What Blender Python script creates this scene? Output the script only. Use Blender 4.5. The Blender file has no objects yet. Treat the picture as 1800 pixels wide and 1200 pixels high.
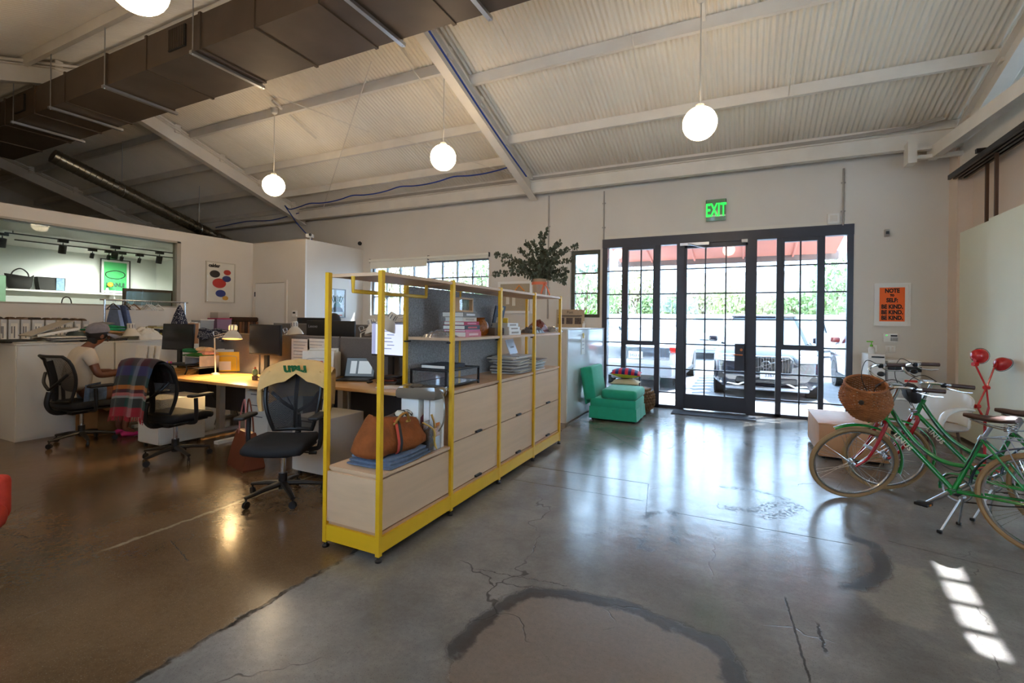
import bpy, bmesh, math, random
import numpy as np
from mathutils import Vector, Matrix, Euler
random.seed(7)
SC = bpy.context.scene
COL = SC.collection
PI = math.pi
V = Vector

# ------------------------------------------------------------------ camera
F, CX, CY, CAMH = 835.0, 900.0, 563.0, 1.5
YAW, ROLL = math.radians(25.87), 0.012
FWD = V((-math.sin(YAW), math.cos(YAW), 0)); RGT = V((math.cos(YAW), math.sin(YAW), 0)); UPV = V((0, 0, 1))
cam_d = bpy.data.cameras.new('camera'); cam = bpy.data.objects.new('camera', cam_d); COL.objects.link(cam)
cam_d.sensor_width = 36; cam_d.lens = F / 1800 * 36; cam_d.shift_y = -(600 - CY) / 1800
cam_d.clip_start = .05; cam_d.clip_end = 300
rc = RGT * math.cos(ROLL) + UPV * math.sin(ROLL); uc = -RGT * math.sin(ROLL) + UPV * math.cos(ROLL)
cam.matrix_world = Matrix(((rc.x, uc.x, -FWD.x, 0), (rc.y, uc.y, -FWD.y, 0), (rc.z, uc.z, -FWD.z, CAMH), (0, 0, 0, 1)))
SC.camera = cam

def at(px, py, X=None, Y=None, z=None, d=None):
    "3-D point of the place behind a position in the photograph, on a known plane"
    dx = (px - CX) / F; dy = -(py - CY) / F
    a = dx * math.cos(ROLL) - dy * math.sin(ROLL); b = dx * math.sin(ROLL) + dy * math.cos(ROLL)
    r = FWD + RGT * a + UPV * b
    if z is not None: t = (z - CAMH) / r.z
    elif Y is not None: t = Y / r.y
    elif X is not None: t = X / r.x
    else: t = d
    return V((0, 0, CAMH)) + r * t

# ------------------------------------------------------------------ light
SC.view_settings.view_transform = 'Standard'; SC.view_settings.look = 'None'
SC.view_settings.exposure = 0.85; SC.view_settings.gamma = 1; SC.view_settings.use_curve_mapping = False
SC.cycles.max_bounces = 5; SC.cycles.diffuse_bounces = 4; SC.cycles.glossy_bounces = 3
SC.cycles.transmission_bounces = 4; SC.cycles.transparent_max_bounces = 16
SC.cycles.caustics_reflective = False; SC.cycles.caustics_refractive = False
SC.cycles.sample_clamp_indirect = 6.0
SC.cycles.use_denoising = True
SC.cycles.use_adaptive_sampling = True; SC.cycles.adaptive_threshold = .2; SC.cycles.adaptive_min_samples = 20
SC.cycles.use_light_tree = False
W = bpy.data.worlds.new('world'); SC.world = W; W.use_nodes = True
wn = W.node_tree.nodes; wl = W.node_tree.links
bg = wn['Background']; bg.inputs[0].default_value = (.52, .74, 1.0, 1); bg.inputs[1].default_value = 6.5
SUN_AZ, SUN_EL = math.radians(43), math.radians(54)        # azimuth from +Y towards +X
sd = bpy.data.lights.new('sun', 'SUN'); sd.energy = 22.0; sd.angle = .0093; sd.color = (.88, .94, 1)
sun = bpy.data.objects.new('sun', sd); COL.objects.link(sun)
SUNV = V((math.sin(SUN_AZ) * math.cos(SUN_EL), math.cos(SUN_AZ) * math.cos(SUN_EL), math.sin(SUN_EL)))
sun.rotation_euler = SUNV.to_track_quat('Z', 'Y').to_euler(); sun.location = SUNV * 40
GLOBE_E = 15.0

# ------------------------------------------------------------------ materials
def lin(c):
    return tuple(((x / 255) / 12.92 if x / 255 <= .04045 else ((x / 255 + .055) / 1.055) ** 2.4) for x in c)
MATS = {}
def M(name, rgb=(200, 200, 200), rough=.5, metal=0., var=.0, scale=8., bump=0., bscale=60., emis=0., coat=0., spec=None, alpha=1., sheen=0., stretch=None, rgb2=None):
    "procedural material: base colour with noise variation and fine relief"
    if name in MATS: return MATS[name]
    m = bpy.data.materials.new(name); m.use_nodes = True; MATS[name] = m
    nt = m.node_tree; N = nt.nodes; L = nt.links; b = N['Principled BSDF']
    c = lin(rgb)
    b.inputs['Base Color'].default_value = (*c, 1); b.inputs['Roughness'].default_value = rough
    b.inputs['Metallic'].default_value = metal; b.inputs['Coat Weight'].default_value = coat
    if coat: b.inputs['Coat Roughness'].default_value = .08
    if spec is not None: b.inputs['Specular IOR Level'].default_value = spec
    if sheen: b.inputs['Sheen Weight'].default_value = sheen
    if emis and emis < 5: m.cycles.emission_sampling = 'NONE'
    if emis: b.inputs['Emission Color'].default_value = (*c, 1); b.inputs['Emission Strength'].default_value = emis
    if alpha < 1: b.inputs['Alpha'].default_value = alpha
    if var or bump:
        tc = N.new('ShaderNodeTexCoord'); src = tc.outputs['Object']
        if stretch:
            mp = N.new('ShaderNodeMapping'); mp.inputs['Scale'].default_value = stretch; L.new(src, mp.inputs[0]); src = mp.outputs[0]
    if var:
        n = N.new('ShaderNodeTexNoise'); n.inputs['Scale'].default_value = scale; n.inputs['Detail'].default_value = 5
        L.new(src, n.inputs['Vector'])
        r = N.new('ShaderNodeValToRGB'); r.color_ramp.elements[0].position = .3; r.color_ramp.elements[1].position = .72
        c2 = lin(rgb2) if rgb2 else tuple(min(1, x * (1 + var)) for x in c)
        r.color_ramp.elements[0].color = (*(tuple(x * (1 - var) for x in c) if not rgb2 else c), 1); r.color_ramp.elements[1].color = (*c2, 1)
        L.new(n.outputs['Fac'], r.inputs[0]); L.new(r.outputs[0], b.inputs['Base Color'])
    if bump:
        n2 = N.new('ShaderNodeTexNoise'); n2.inputs['Scale'].default_value = bscale; n2.inputs['Detail'].default_value = 3
        L.new(src, n2.inputs['Vector'])
        bp = N.new('ShaderNodeBump'); bp.inputs['Strength'].default_value = bump; bp.inputs['Distance'].default_value = .01
        L.new(n2.outputs['Fac'], bp.inputs['Height']); L.new(bp.outputs[0], b.inputs['Normal'])
    return m

def glass_mat(name, tint=(255, 255, 255), refl=.06, rough=.0, haze=0.):
    if name in MATS: return MATS[name]
    m = bpy.data.materials.new(name); m.use_nodes = True; MATS[name] = m
    nt = m.node_tree; N = nt.nodes; L = nt.links; N.remove(N['Principled BSDF'])
    t = N.new('ShaderNodeBsdfTransparent'); t.inputs[0].default_value = (*lin(tint), 1)
    g = N.new('ShaderNodeBsdfGlossy'); g.inputs['Roughness'].default_value = rough
    fr = N.new('ShaderNodeLayerWeight'); fr.inputs['Blend'].default_value = .12
    ma = N.new('ShaderNodeMath'); ma.operation = 'MULTIPLY_ADD'; ma.inputs[1].default_value = .6; ma.inputs[2].default_value = refl
    L.new(fr.outputs['Fresnel'], ma.inputs[0])
    mx = N.new('ShaderNodeMixShader'); L.new(ma.outputs[0], mx.inputs[0]); L.new(t.outputs[0], mx.inputs[1]); L.new(g.outputs[0], mx.inputs[2])
    out = mx
    if haze:
        df = N.new('ShaderNodeBsdfDiffuse'); df.inputs[0].default_value = (*lin(tint), 1)
        m2 = N.new('ShaderNodeMixShader'); m2.inputs[0].default_value = haze
        L.new(mx.outputs[0], m2.inputs[1]); L.new(df.outputs[0], m2.inputs[2]); out = m2
    L.new(out.outputs[0], N['Material Output'].inputs[0])
    return m

# ------------------------------------------------------------------ mesh building
def rotm(rx=0, ry=0, rz=0): return Euler((rx, ry, rz)).to_matrix()
class MB:
    def __init__(s): s.v = []; s.f = []; s.mi = []; s.m = 0
    def add(s, vs, fs):
        o = len(s.v); s.v += [tuple(p) for p in vs]
        for f in fs: s.f.append(tuple(i + o for i in f)); s.mi.append(s.m)
        return s
    def b2(s, x0, x1, y0, y1, z0, z1):
        return s.add([(x0, y0, z0), (x1, y0, z0), (x1, y1, z0), (x0, y1, z0), (x0, y0, z1), (x1, y0, z1), (x1, y1, z1), (x0, y1, z1)],
                     [(0, 3, 2, 1), (4, 5, 6, 7), (0, 1, 5, 4), (1, 2, 6, 5), (2, 3, 7, 6), (3, 0, 4, 7)])
    def box(s, c, d, R=None):
        c = V(c); h = V(d) / 2; R = R or Matrix.Identity(3)
        ps = [c + R @ V((sx * h.x, sy * h.y, sz * h.z)) for sz in (-1, 1) for sx, sy in ((-1, -1), (1, -1), (1, 1), (-1, 1))]
        return s.add(ps, [(0, 3, 2, 1), (4, 5, 6, 7), (0, 1, 5, 4), (1, 2, 6, 5), (2, 3, 7, 6), (3, 0, 4, 7)])
    def rbox(s, c, d, r=.01, R=None, seg=2):
        bm = bmesh.new(); bmesh.ops.create_cube(bm, size=1)
        bmesh.ops.scale(bm, vec=V(d), verts=bm.verts)
        bmesh.ops.bevel(bm, geom=list(bm.edges) + list(bm.verts), offset=min(r, min(d) * .49), segments=seg, affect='EDGES', profile=.5)
        R = R or Matrix.Identity(3); bm.verts.ensure_lookup_table()
        s.add([V(c) + R @ v.co for v in bm.verts], [[v.index for v in f.verts] for f in bm.faces]); bm.free(); return s
    def cyl(s, p0, p1, r0, r1=None, n=10, caps=True):
        return s.tube([p0, p1], [r0, r0 if r1 is None else r1], n, caps=caps)
    def tube(s, pts, r, n=8, closed=False, caps=True, flat=1.):
        pts = [V(p) for p in pts]; k = len(pts)
        rs = r if isinstance(r, (list, tuple)) else [r] * k
        t0 = (pts[1] - pts[0]).normalized()
        up = V((0, 0, 1)) if abs(t0.z) < .9 else V((1, 0, 0))
        nrm = (up - t0 * up.dot(t0)).normalized(); vs = []
        for i, p in enumerate(pts):
            a = pts[i - 1] if (i > 0 or closed) else pts[i]; b = pts[(i + 1) % k] if (i < k - 1 or closed) else pts[i]
            t = (b - a).normalized() if (b - a).length > 1e-9 else t0
            nrm = (nrm - t * nrm.dot(t)); nrm = nrm.normalized() if nrm.length > 1e-6 else t.orthogonal().normalized()
            bn = t.cross(nrm)
            for j in range(n):
                an = 2 * PI * j / n; vs.append(p + nrm * math.cos(an) * rs[i] * flat + bn * math.sin(an) * rs[i])
        fs = []
        for i in range(k if closed else k - 1):
            for j in range(n):
                a = i * n + j; b = i * n + (j + 1) % n; i2 = ((i + 1) % k) * n
                fs.append((a, b, i2 + (j + 1) % n, i2 + j))
        if caps and not closed: fs += [tuple(range(n - 1, -1, -1)), tuple((k - 1) * n + j for j in range(n))]
        return s.add(vs, fs)
    def lathe(s, prof, n=20, c=(0, 0, 0), R=None):
        c = V(c); R = R or Matrix.Identity(3); vs = []; fs = []; k = len(prof)
        for r, z in prof:
            for j in range(n):
                an = 2 * PI * j / n; vs.append(c + R @ V((r * math.cos(an), r * math.sin(an), z)))
        for i in range(k - 1):
            for j in range(n):
                fs.append((i * n + j, i * n + (j + 1) % n, (i + 1) * n + (j + 1) % n, (i + 1) * n + j))
        if prof[0][0] > 1e-5: fs.append(tuple(range(n - 1, -1, -1)))
        if prof[-1][0] > 1e-5: fs.append(tuple((k - 1) * n + j for j in range(n)))
        return s.add(vs, fs)
    def loft(s, rings, closed=True, caps=True):
        n = len(rings[0]); k = len(rings); vs = [p for r in rings for p in r]; fs = []
        for i in range(k - 1):
            for j in range(n if closed else n - 1):
                a = i * n + j; b = i * n + (j + 1) % n; fs.append((a, b, b + n, a + n))
        if caps and closed: fs += [tuple(range(n - 1, -1, -1)), tuple((k - 1) * n + j for j in range(n))]
        return s.add(vs, fs)
    def prism(s, poly, a0, a1, ax='y'):
        f = {'y': lambda p, a: (p[0], a, p[1]), 'x': lambda p, a: (a, p[0], p[1]), 'z': lambda p, a: (p[0], p[1], a)}[ax]
        return s.loft([[f(p, a0) for p in poly], [f(p, a1) for p in poly]])
    def grid(s, fn, nu, nv, close_u=False):
        vs = [fn(i / nu, j / nv) for j in range(nv + 1) for i in range(nu + 1)]; w = nu + 1
        return s.add(vs, [(j * w + i, j * w + i + 1, (j + 1) * w + i + 1, (j + 1) * w + i) for j in range(nv) for i in range(nu)])
    def ball(s, c, r, nu=16, nv=10, sc=(1, 1, 1), R=None):
        prof = [(max(math.sin(PI * i / nv), 1e-4 if 0 < i < nv else 1e-6) * r, -math.cos(PI * i / nv) * r) for i in range(nv + 1)]
        o = len(s.v); s.lathe(prof, nu); R = R or Matrix.Identity(3)
        for i in range(o, len(s.v)):
            p = s.v[i]; s.v[i] = tuple(V(c) + R @ V((p[0] * sc[0], p[1] * sc[1], p[2] * sc[2])))
        return s
    def bound(s, poly, t, base=None):
        "thickened polygon in 3-D"
        return s
    def xf(s, R=None, t=(0, 0, 0), o=0):
        R = R or Matrix.Identity(3)
        for i in range(o, len(s.v)): s.v[i] = tuple(R @ V(s.v[i]) + V(t))
        return s
    def mesh(s, name, mats, smooth=True, ang=38):
        me = bpy.data.meshes.new(name); me.from_pydata(s.v, [], s.f)
        for m in (mats if isinstance(mats, (list, tuple)) else [mats]): me.materials.append(m)
        if isinstance(mats, (list, tuple)) and len(mats) > 1: me.polygons.foreach_set('material_index', s.mi)
        me.update()
        bm = bmesh.new(); bm.from_mesh(me); bmesh.ops.recalc_face_normals(bm, faces=bm.faces); bm.to_mesh(me); bm.free()
        if smooth:
            me.polygons.foreach_set('use_smooth', [True] * len(me.polygons)); me.set_sharp_from_angle(angle=math.radians(ang))
        return me
    def obj(s, name, mats, parent=None, loc=(0, 0, 0), rot=(0, 0, 0), smooth=True, ang=38):
        return link(name, s.mesh(name, mats, smooth, ang), parent, loc, rot)
def link(name, me, parent=None, loc=(0, 0, 0), rot=(0, 0, 0), scale=None):
    o = bpy.data.objects.new(name, me); COL.objects.link(o)
    o.location = loc; o.rotation_euler = rot
    if scale: o.scale = scale
    if parent: o.parent = parent
    return o
def tag(o, label, cat, group=None):
    o['label'] = label; o['category'] = cat
    if group: o['group'] = group
    return o
def thing(name, label, cat, loc=(0, 0, 0), rz=0, group=None, parent=None):
    o = bpy.data.objects.new(name, None); COL.objects.link(o); o.location = loc; o.rotation_euler = (0, 0, rz)
    o.empty_display_size = .1
    return tag(o, label, cat, group)
def struct(o, label=None):
    o['kind'] = 'structure'
    if label: o['label'] = label
    return o
def sroot(name, label=None):
    o = bpy.data.objects.new(name, None); COL.objects.link(o); return struct(o, label)
def copy_tree(o, parent=None):
    c = o.copy(); COL.objects.link(c)
    if parent: c.parent = parent
    for ch in list(o.children): copy_tree(ch, c)
    return c
def smoothpts(pts, n=6, closed=False):
    "Catmull-Rom through points"
    pts = [V(p) for p in pts]; out = []; k = len(pts)
    for i in range(k if closed else k - 1):
        p0 = pts[i - 1] if (i or closed) else pts[i]; p1 = pts[i]; p2 = pts[(i + 1) % k]; p3 = pts[(i + 2) % k] if (i + 2 < k or closed) else p2
        for j in range(n):
            t = j / n
            out.append(.5 * ((2 * p1) + (p2 - p0) * t + (2 * p0 - 5 * p1 + 4 * p2 - p3) * t * t + (3 * p1 - p0 - 3 * p2 + p3) * t ** 3))
    if not closed: out.append(pts[-1])
    return out
def text_mesh(txt, size, bold=0., depth=.0005, align='CENTER', spacing=1.):
    cu = bpy.data.curves.new('t', 'FONT'); cu.body = txt; cu.size = size; cu.offset = bold; cu.extrude = depth; cu.align_x = align; cu.align_y = 'CENTER'
    cu.resolution_u = 3; cu.space_character = spacing
    ob = bpy.data.objects.new('t', cu); COL.objects.link(ob)
    dg = bpy.context.evaluated_depsgraph_get(); me = bpy.data.meshes.new_from_object(ob.evaluated_get(dg))
    bpy.data.objects.remove(ob); me.name = 'lettering'; me.materials.clear(); return me
def text(txt, size, mat, parent=None, loc=(0, 0, 0), rot=(PI / 2, 0, 0), bold=0., name='lettering', sx=1., align='CENTER', spacing=1.):
    me = text_mesh(txt, size, bold, align=align, spacing=spacing); me.materials.append(mat)
    return link(name, me, parent, loc, rot, (sx, 1, 1))
ORD = ['first', 'second', 'third', 'fourth', 'fifth', 'sixth', 'seventh', 'eighth', 'ninth', 'tenth', 'eleventh', 'twelfth', 'thirteenth', 'fourteenth', 'fifteenth', 'sixteenth', 'seventeenth', 'eighteenth', 'nineteenth', 'twentieth']
UNIT = MB().b2(-.5, .5, -.5, .5, -.5, .5)
# ------------------------------------------------------------------ shared materials
white_wall = M('painted_wall', (222, 214, 203), .62, var=.03, scale=1.5, bump=.05, bscale=90)
white_paint = M('white_paint', (236, 232, 226), .45, var=.02, scale=4)
steel_paint = M('painted_steel', (226, 219, 208), .5, var=.06, scale=3)
dark_frame = M('dark_steel_frame', (54, 53, 62), .4, var=.1, scale=6)
window_glass = glass_mat('window_glass', (252, 254, 255), .035)
black_plastic = M('black_plastic', (22, 22, 23), .45)
black_metal = M('black_metal', (24, 24, 26), .4, .3)
chrome = M('chrome', (215, 215, 215), .18, 1.)
alu = M('aluminium', (190, 192, 196), .32, 1.)
grey_pipe = M('painted_conduit', (168, 160, 150), .5, var=.05)
YB = 8.7            # inner face of the back wall
XL = -9.86          # partition on the left
RS = .333           # roof slope
RIDGE = 4.1
def roof_z(y): return 4.27 + (8.7 - y) * RS if y >= RIDGE else 4.27 + (8.7 - RIDGE) * RS - (RIDGE - y) * RS

# ------------------------------------------------------------------ floor
def seg_d(P, a, b):
    a = np.array(a[:2]); b = np.array(b[:2]); ab = b - a; t = np.clip(((P - a) @ ab) / max(ab @ ab, 1e-9), 0, 1)
    return np.linalg.norm(P - (a + t[:, None] * ab), axis=1)
def poly_d(P, pts): return np.min([seg_d(P, pts[i], pts[i + 1]) for i in range(len(pts) - 1)], axis=0)
def inside(P, poly):
    c = np.zeros(len(P), bool); n = len(poly)
    for i in range(n):
        x0, y0 = poly[i][:2]; x1, y1 = poly[(i + 1) % n][:2]
        m = ((y0 > P[:, 1]) != (y1 > P[:, 1])) & (P[:, 0] < (x1 - x0) * (P[:, 1] - y0) / (y1 - y0 + 1e-12) + x0); c ^= m
    return c
def fl(*pts): return [at(x, y, z=0) for x, y in pts]
def build_floor():
    xs = np.concatenate([np.arange(-19.5, -4, .5), np.arange(-4, 3.2, .04), np.arange(3.2, 8.1, .5)])
    ys = np.concatenate([np.arange(-.8, .2, .25), np.arange(.2, 7.5, .04), np.arange(7.5, 8.9, .2), [8.9]])
    gx, gy = np.meshgrid(xs, ys); P = np.stack([gx.ravel(), gy.ravel()], 1); nx, ny = len(xs), len(ys)
    band1 = fl((798, 1150), (830, 1108), (880, 1068), (930, 1040), (985, 1043), (1050, 1055), (1110, 1066), (1180, 1100), (1250, 1125), (1288, 1165), (1300, 1210))
    hook = fl((1500, 945), (1535, 958), (1552, 988), (1548, 1012), (1515, 1030), (1488, 1030))
    rect = fl((1140, 903), (1182, 898), (1186, 962), (1122, 967), (1140, 903))
    d_band = np.minimum(poly_d(P, band1) - .05, poly_d(P, hook) - .05)
    pbrown = band1 + fl((1290, 1500), (700, 1500))
    d_brown = poly_d(P, pbrown + [pbrown[0]]) * np.where(inside(P, pbrown), -1, 1)
    d_rect = poly_d(P, rect)
    bl = fl((1285, 893), (1320, 899), (1352, 888), (1388, 884), (1405, 893), (1372, 905), (1345, 908))
    d_blot = np.minimum(poly_d(P, bl), poly_d(P, fl((1270, 855), (1330, 862), (1390, 880))) + .02)
    d_blot = np.minimum(d_blot, poly_d(P, fl((1030, 942), (1075, 930))) + .05)
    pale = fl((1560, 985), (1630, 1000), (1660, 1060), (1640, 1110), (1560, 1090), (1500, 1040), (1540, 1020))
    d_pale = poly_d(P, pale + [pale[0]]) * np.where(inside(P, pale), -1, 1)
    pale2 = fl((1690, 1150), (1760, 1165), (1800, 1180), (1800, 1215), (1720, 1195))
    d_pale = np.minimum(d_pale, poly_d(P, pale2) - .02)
    me = bpy.data.meshes.new('floor')
    idx = np.arange(nx * ny).reshape(ny, nx)
    fs = np.stack([idx[:-1, :-1], idx[:-1, 1:], idx[1:, 1:], idx[1:, :-1]], -1).reshape(-1, 4)
    vs = np.concatenate([P, np.zeros((len(P), 1))], 1)
    me.from_pydata(vs.tolist(), [], fs.tolist())
    for nm, d in (('d_band', d_band), ('d_brown', d_brown), ('d_rect', d_rect), ('d_blot', d_blot), ('d_pale', d_pale)):
        a = me.attributes.new(nm, 'FLOAT', 'POINT'); a.data.foreach_set('value', np.clip(d, -2, 2).astype(np.float32))
    m = bpy.data.materials.new('polished_concrete'); m.use_nodes = True; nt = m.node_tree; N = nt.nodes; L = nt.links; b = N['Principled BSDF']
    tc = N.new('ShaderNodeTexCoord'); pos = tc.outputs['Object']
    def noise(scale, detail=5, rough=.55, vec=None):
        n = N.new('ShaderNodeTexNoise'); n.inputs['Scale'].default_value = scale; n.inputs['Detail'].default_value = detail; n.inputs['Roughness'].default_value = rough
        L.new(vec or pos, n.inputs['Vector']); return n.outputs['Fac']
    def math_(op, a, bb=None, c=None):
        n = N.new('ShaderNodeMath'); n.operation = op
        for i, x in enumerate((a, bb, c)):
            if x is None: continue
            if isinstance(x, (int, float)): n.inputs[i].default_value = x
            else: L.new(x, n.inputs[i])
        return n.outputs[0]
    def attr(nm):
        n = N.new('ShaderNodeAttribute'); n.attribute_name = nm; return n.outputs['Fac']
    def step(x, e0, e1):
        n = N.new('ShaderNodeMapRange'); n.inputs['From Min'].default_value = e0; n.inputs['From Max'].default_value = e1; n.interpolation_type = 'SMOOTHSTEP'
        L.new(x, n.inputs['Value']); return n.outputs[0]
    def mix(f, a, c, mode='MIX'):
        n = N.new('ShaderNodeMix'); n.data_type = 'RGBA'; n.blend_type = mode
        if isinstance(f, (int, float)): n.inputs[0].default_value = f
        else: L.new(f, n.inputs[0])
        for i, x in ((6, a), (7, c)):
            if isinstance(x, tuple): n.inputs[i].default_value = (*lin(x), 1)
            else: L.new(x, n.inputs[i])
        return n.outputs[2]
    sp = N.new('ShaderNodeSeparateXYZ'); L.new(pos, sp.inputs[0]); X_, Y_ = sp.outputs[0], sp.outputs[1]
    nb = noise(1.1, 5, .6); nm_ = noise(5, 4, .6); nf = noise(40, 2); nsp = noise(160, 1); nA = noise(8, 4, .65); nB = noise(17, 4, .7)
    grey = mix(step(nb, .25, .8), (106, 101, 96), (152, 146, 139))
    grey = mix(math_('MULTIPLY', step(nm_, .45, .85), .6), grey, (100, 95, 90))
    brown = mix(step(nb, .25, .8), (98, 74, 50), (124, 98, 70))
    brown = mix(math_('MULTIPLY', step(nsp, .66, .72), .5), brown, (160, 146, 124))
    edge = math_('ADD', X_, math_('MULTIPLY', math_('SUBTRACT', nA, .5), .16))
    col = mix(step(edge, -2.26, -2.20), brown, grey)
    # saw-cut joints
    def line(n_x, n_y, c, w, amp=.02, sc=14):
        s = math_('ADD', math_('MULTIPLY', X_, n_x), math_('MULTIPLY', Y_, n_y)); s = math_('SUBTRACT', s, c)
        s = math_('ADD', s, math_('MULTIPLY', math_('SUBTRACT', nB if sc > 9 else nA, .5), amp))
        return step(math_('ABSOLUTE', s), w, w * .3)
    def px_line(p, q, w, amp, a=.0):
        A, B = at(*p, z=0), at(*q, z=0); d = (B - A); ln = d.length; d.normalize(); n_ = V((-d.y, d.x, 0))
        s = line(n_.x, n_.y, n_.dot(A), w, amp)
        t = math_('SUBTRACT', math_('ADD', math_('MULTIPLY', X_, d.x), math_('MULTIPLY', Y_, d.y)), d.dot(A))
        return math_('MULTIPLY', s, math_('MULTIPLY', step(t, -.02, .02), step(t, ln + .02, ln - .02)))
    dark = math_('MULTIPLY', line(1, 0, -2.23, .02, .09, 7), step(nm_, .4, .6))
    for p, q, w, am in (((905, 815), (1140, 850), .008, .01), ((1140, 850), (1135, 905), .006, .01), ((1182, 900), (1500, 957), .007, .02),
                        ((1380, 1050), (1425, 1200), .008, .02), ((1436, 1095), (1452, 1148), .012, .05), ((1040, 745), (1140, 800), .005, .02),
                        ((900, 842), (1130, 880), .005, .03), ((1560, 950), (1800, 1010), .006, .03), ((840, 1000), (1000, 1030), .004, .06), ((300, 950), (330, 985), .004, .05)):
        dark = math_('MAXIMUM', dark, math_('MULTIPLY', px_line(p, q, w, am), .8))
    vor = N.new('ShaderNodeTexVoronoi'); vor.feature = 'DISTANCE_TO_EDGE'; vor.inputs['Scale'].default_value = .62
    wv = N.new('ShaderNodeVectorMath'); wv.operation = 'MULTIPLY_ADD'; nv = N.new('ShaderNodeTexNoise'); nv.inputs['Scale'].default_value = 3.5; nv.inputs['Detail'].default_value = 3
    L.new(pos, nv.inputs['Vector']); L.new(nv.outputs['Color'], wv.inputs[0]); wv.inputs[1].default_value = (.35, .35, .35); L.new(pos, wv.inputs[2]); L.new(wv.outputs[0], vor.inputs['Vector'])
    crack = math_('MULTIPLY', step(vor.outputs['Distance'], .004, .001), step(nb, .5, .6))
    dark = math_('MAXIMUM', dark, math_('MULTIPLY', crack, .7))
    pal = math_('MULTIPLY', line(1, 0, -3.66, .025, .10, 5), step(nb, .38, .52))
    col = mix(math_('MULTIPLY', pal, .75), col, (176, 160, 132))
    w1 = math_('MULTIPLY', math_('SUBTRACT', nA, .5), .16)
    w2 = math_('MULTIPLY', math_('SUBTRACT', nB, .5), .14)
    m_brown = step(math_('ADD', attr('d_brown'), w1), .02, -.02)
    col = mix(math_('MULTIPLY', m_brown, .7), col, (128, 108, 92))
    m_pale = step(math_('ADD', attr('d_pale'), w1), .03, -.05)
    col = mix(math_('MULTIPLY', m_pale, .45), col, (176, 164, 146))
    m_band = step(math_('ADD', attr('d_band'), math_('MULTIPLY', w1, .8)), .015, -.02)
    m_rect = math_('MULTIPLY', step(math_('ADD', attr('d_rect'), w2), .045, .01), step(nm_, .42, .55))
    m_blot = math_('MULTIPLY', step(math_('ADD', attr('d_blot'), w2), .09, .02), step(nf, .45, .56))
    st = math_('MAXIMUM', math_('MAXIMUM', math_('MULTIPLY', m_band, .72), math_('MULTIPLY', m_rect, .85)), math_('MULTIPLY', m_blot, .85))
    col = mix(math_('MULTIPLY', step(nsp, .36, .30), .45), col, (70, 64, 58))
    col = mix(st, col, (46, 43, 44))
    spots = math_('MULTIPLY', step(nB, .68, .73), step(nb, .42, .6))
    col = mix(math_('MULTIPLY', spots, .55), col, (62, 57, 52))
    col = mix(dark, col, (44, 40, 38))
    col = mix(.5, col, mix(nf, (150, 150, 150), (255, 255, 255)), 'MULTIPLY')
    L.new(col, b.inputs['Base Color'])
    rg = math_('ADD', math_('MULTIPLY', nb, .16), .08); rg = math_('ADD', rg, math_('MULTIPLY', m_brown, .12)); rg = math_('ADD', rg, math_('MULTIPLY', st, .15))
    rg = math_('ADD', rg, math_('MULTIPLY', nm_, .08))
    L.new(rg, b.inputs['Roughness']); L.new(math_('MULTIPLY_ADD', math_('MAXIMUM', st, dark), -.52, .6), b.inputs['Specular IOR Level'])
    bp = N.new('ShaderNodeBump'); bp.inputs['Strength'].default_value = .25; bp.inputs['Distance'].default_value = .012
    mp = N.new('ShaderNodeMapping'); mp.inputs['Scale'].default_value = (60, 9, 1); L.new(pos, mp.inputs[0])
    hgt = math_('ADD', math_('MULTIPLY', nA, .5), math_('MULTIPLY', math_('MULTIPLY', noise(1, 2, .6, mp.outputs[0]), m_brown), .25))
    hgt = math_('SUBTRACT', hgt, math_('MULTIPLY', dark, .4)); hgt = math_('SUBTRACT', hgt, math_('MULTIPLY', st, .08))
    L.new(hgt, bp.inputs['Height']); L.new(bp.outputs[0], b.inputs['Normal'])
    me.materials.append(m); me.update()
    struct(link('floor', me), 'polished stained concrete floor')
build_floor()

# ------------------------------------------------------------------ walls
def wall_x(name, x0, x1, y0, y1, z0, z1, holes=(), mat=None, label=None):
    "wall along X from y0 (inside) to y1; holes are (xa, xb, za, zb)"
    xs = sorted({x0, x1, *[h[0] for h in holes], *[h[1] for h in holes]}); zs = sorted({z0, z1, *[h[2] for h in holes], *[h[3] for h in holes]})
    b = MB()
    for i in range(len(xs) - 1):
        for j in range(len(zs) - 1):
            cx, cz = (xs[i] + xs[i + 1]) / 2, (zs[j] + zs[j + 1]) / 2
            if any(h[0] < cx < h[1] and h[2] < cz < h[3] for h in holes): continue
            b.b2(xs[i], xs[i + 1], y0, y1, zs[j], zs[j + 1])
    return struct(b.obj(name, mat or white_wall, smooth=False), label)
def wall_y(name, x0, x1, y0, y1, z0, z1, holes=(), mat=None, label=None):
    ys = sorted({y0, y1, *[h[0] for h in holes], *[h[1] for h in holes]}); zs = sorted({z0, z1, *[h[2] for h in holes], *[h[3] for h in holes]})
    b = MB()
    for i in range(len(ys) - 1):
        for j in range(len(zs) - 1):
            cy, cz = (ys[i] + ys[i + 1]) / 2, (zs[j] + zs[j + 1]) / 2
            if any(h[0] < cy < h[1] and h[2] < cz < h[3] for h in holes): continue
            b.b2(x0, x1, ys[i], ys[i + 1], zs[j], zs[j + 1])
    return struct(b.obj(name, mat or white_wall, smooth=False), label)
SFX0, SFX1, SFZ = -2.34, 1.50, 3.0
w2a, w2b = at(1003, 443, Y=YB), at(1054, 556, Y=YB)
w3a, w3b = at(652, 462, Y=YB), at(858, 551, Y=YB)
W2 = (w2a.x, w2b.x, w2b.z, w2a.z + .02); W3 = (w3a.x, w3b.x, w3b.z - .05, w3a.z - .02)
wall_x('wall_back', -19.5, 8, YB, YB + .3, 0, 4.32, [(SFX0, SFX1, 0, SFZ), W2, W3], label='tall off-white back wall with the glazed entrance')
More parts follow.
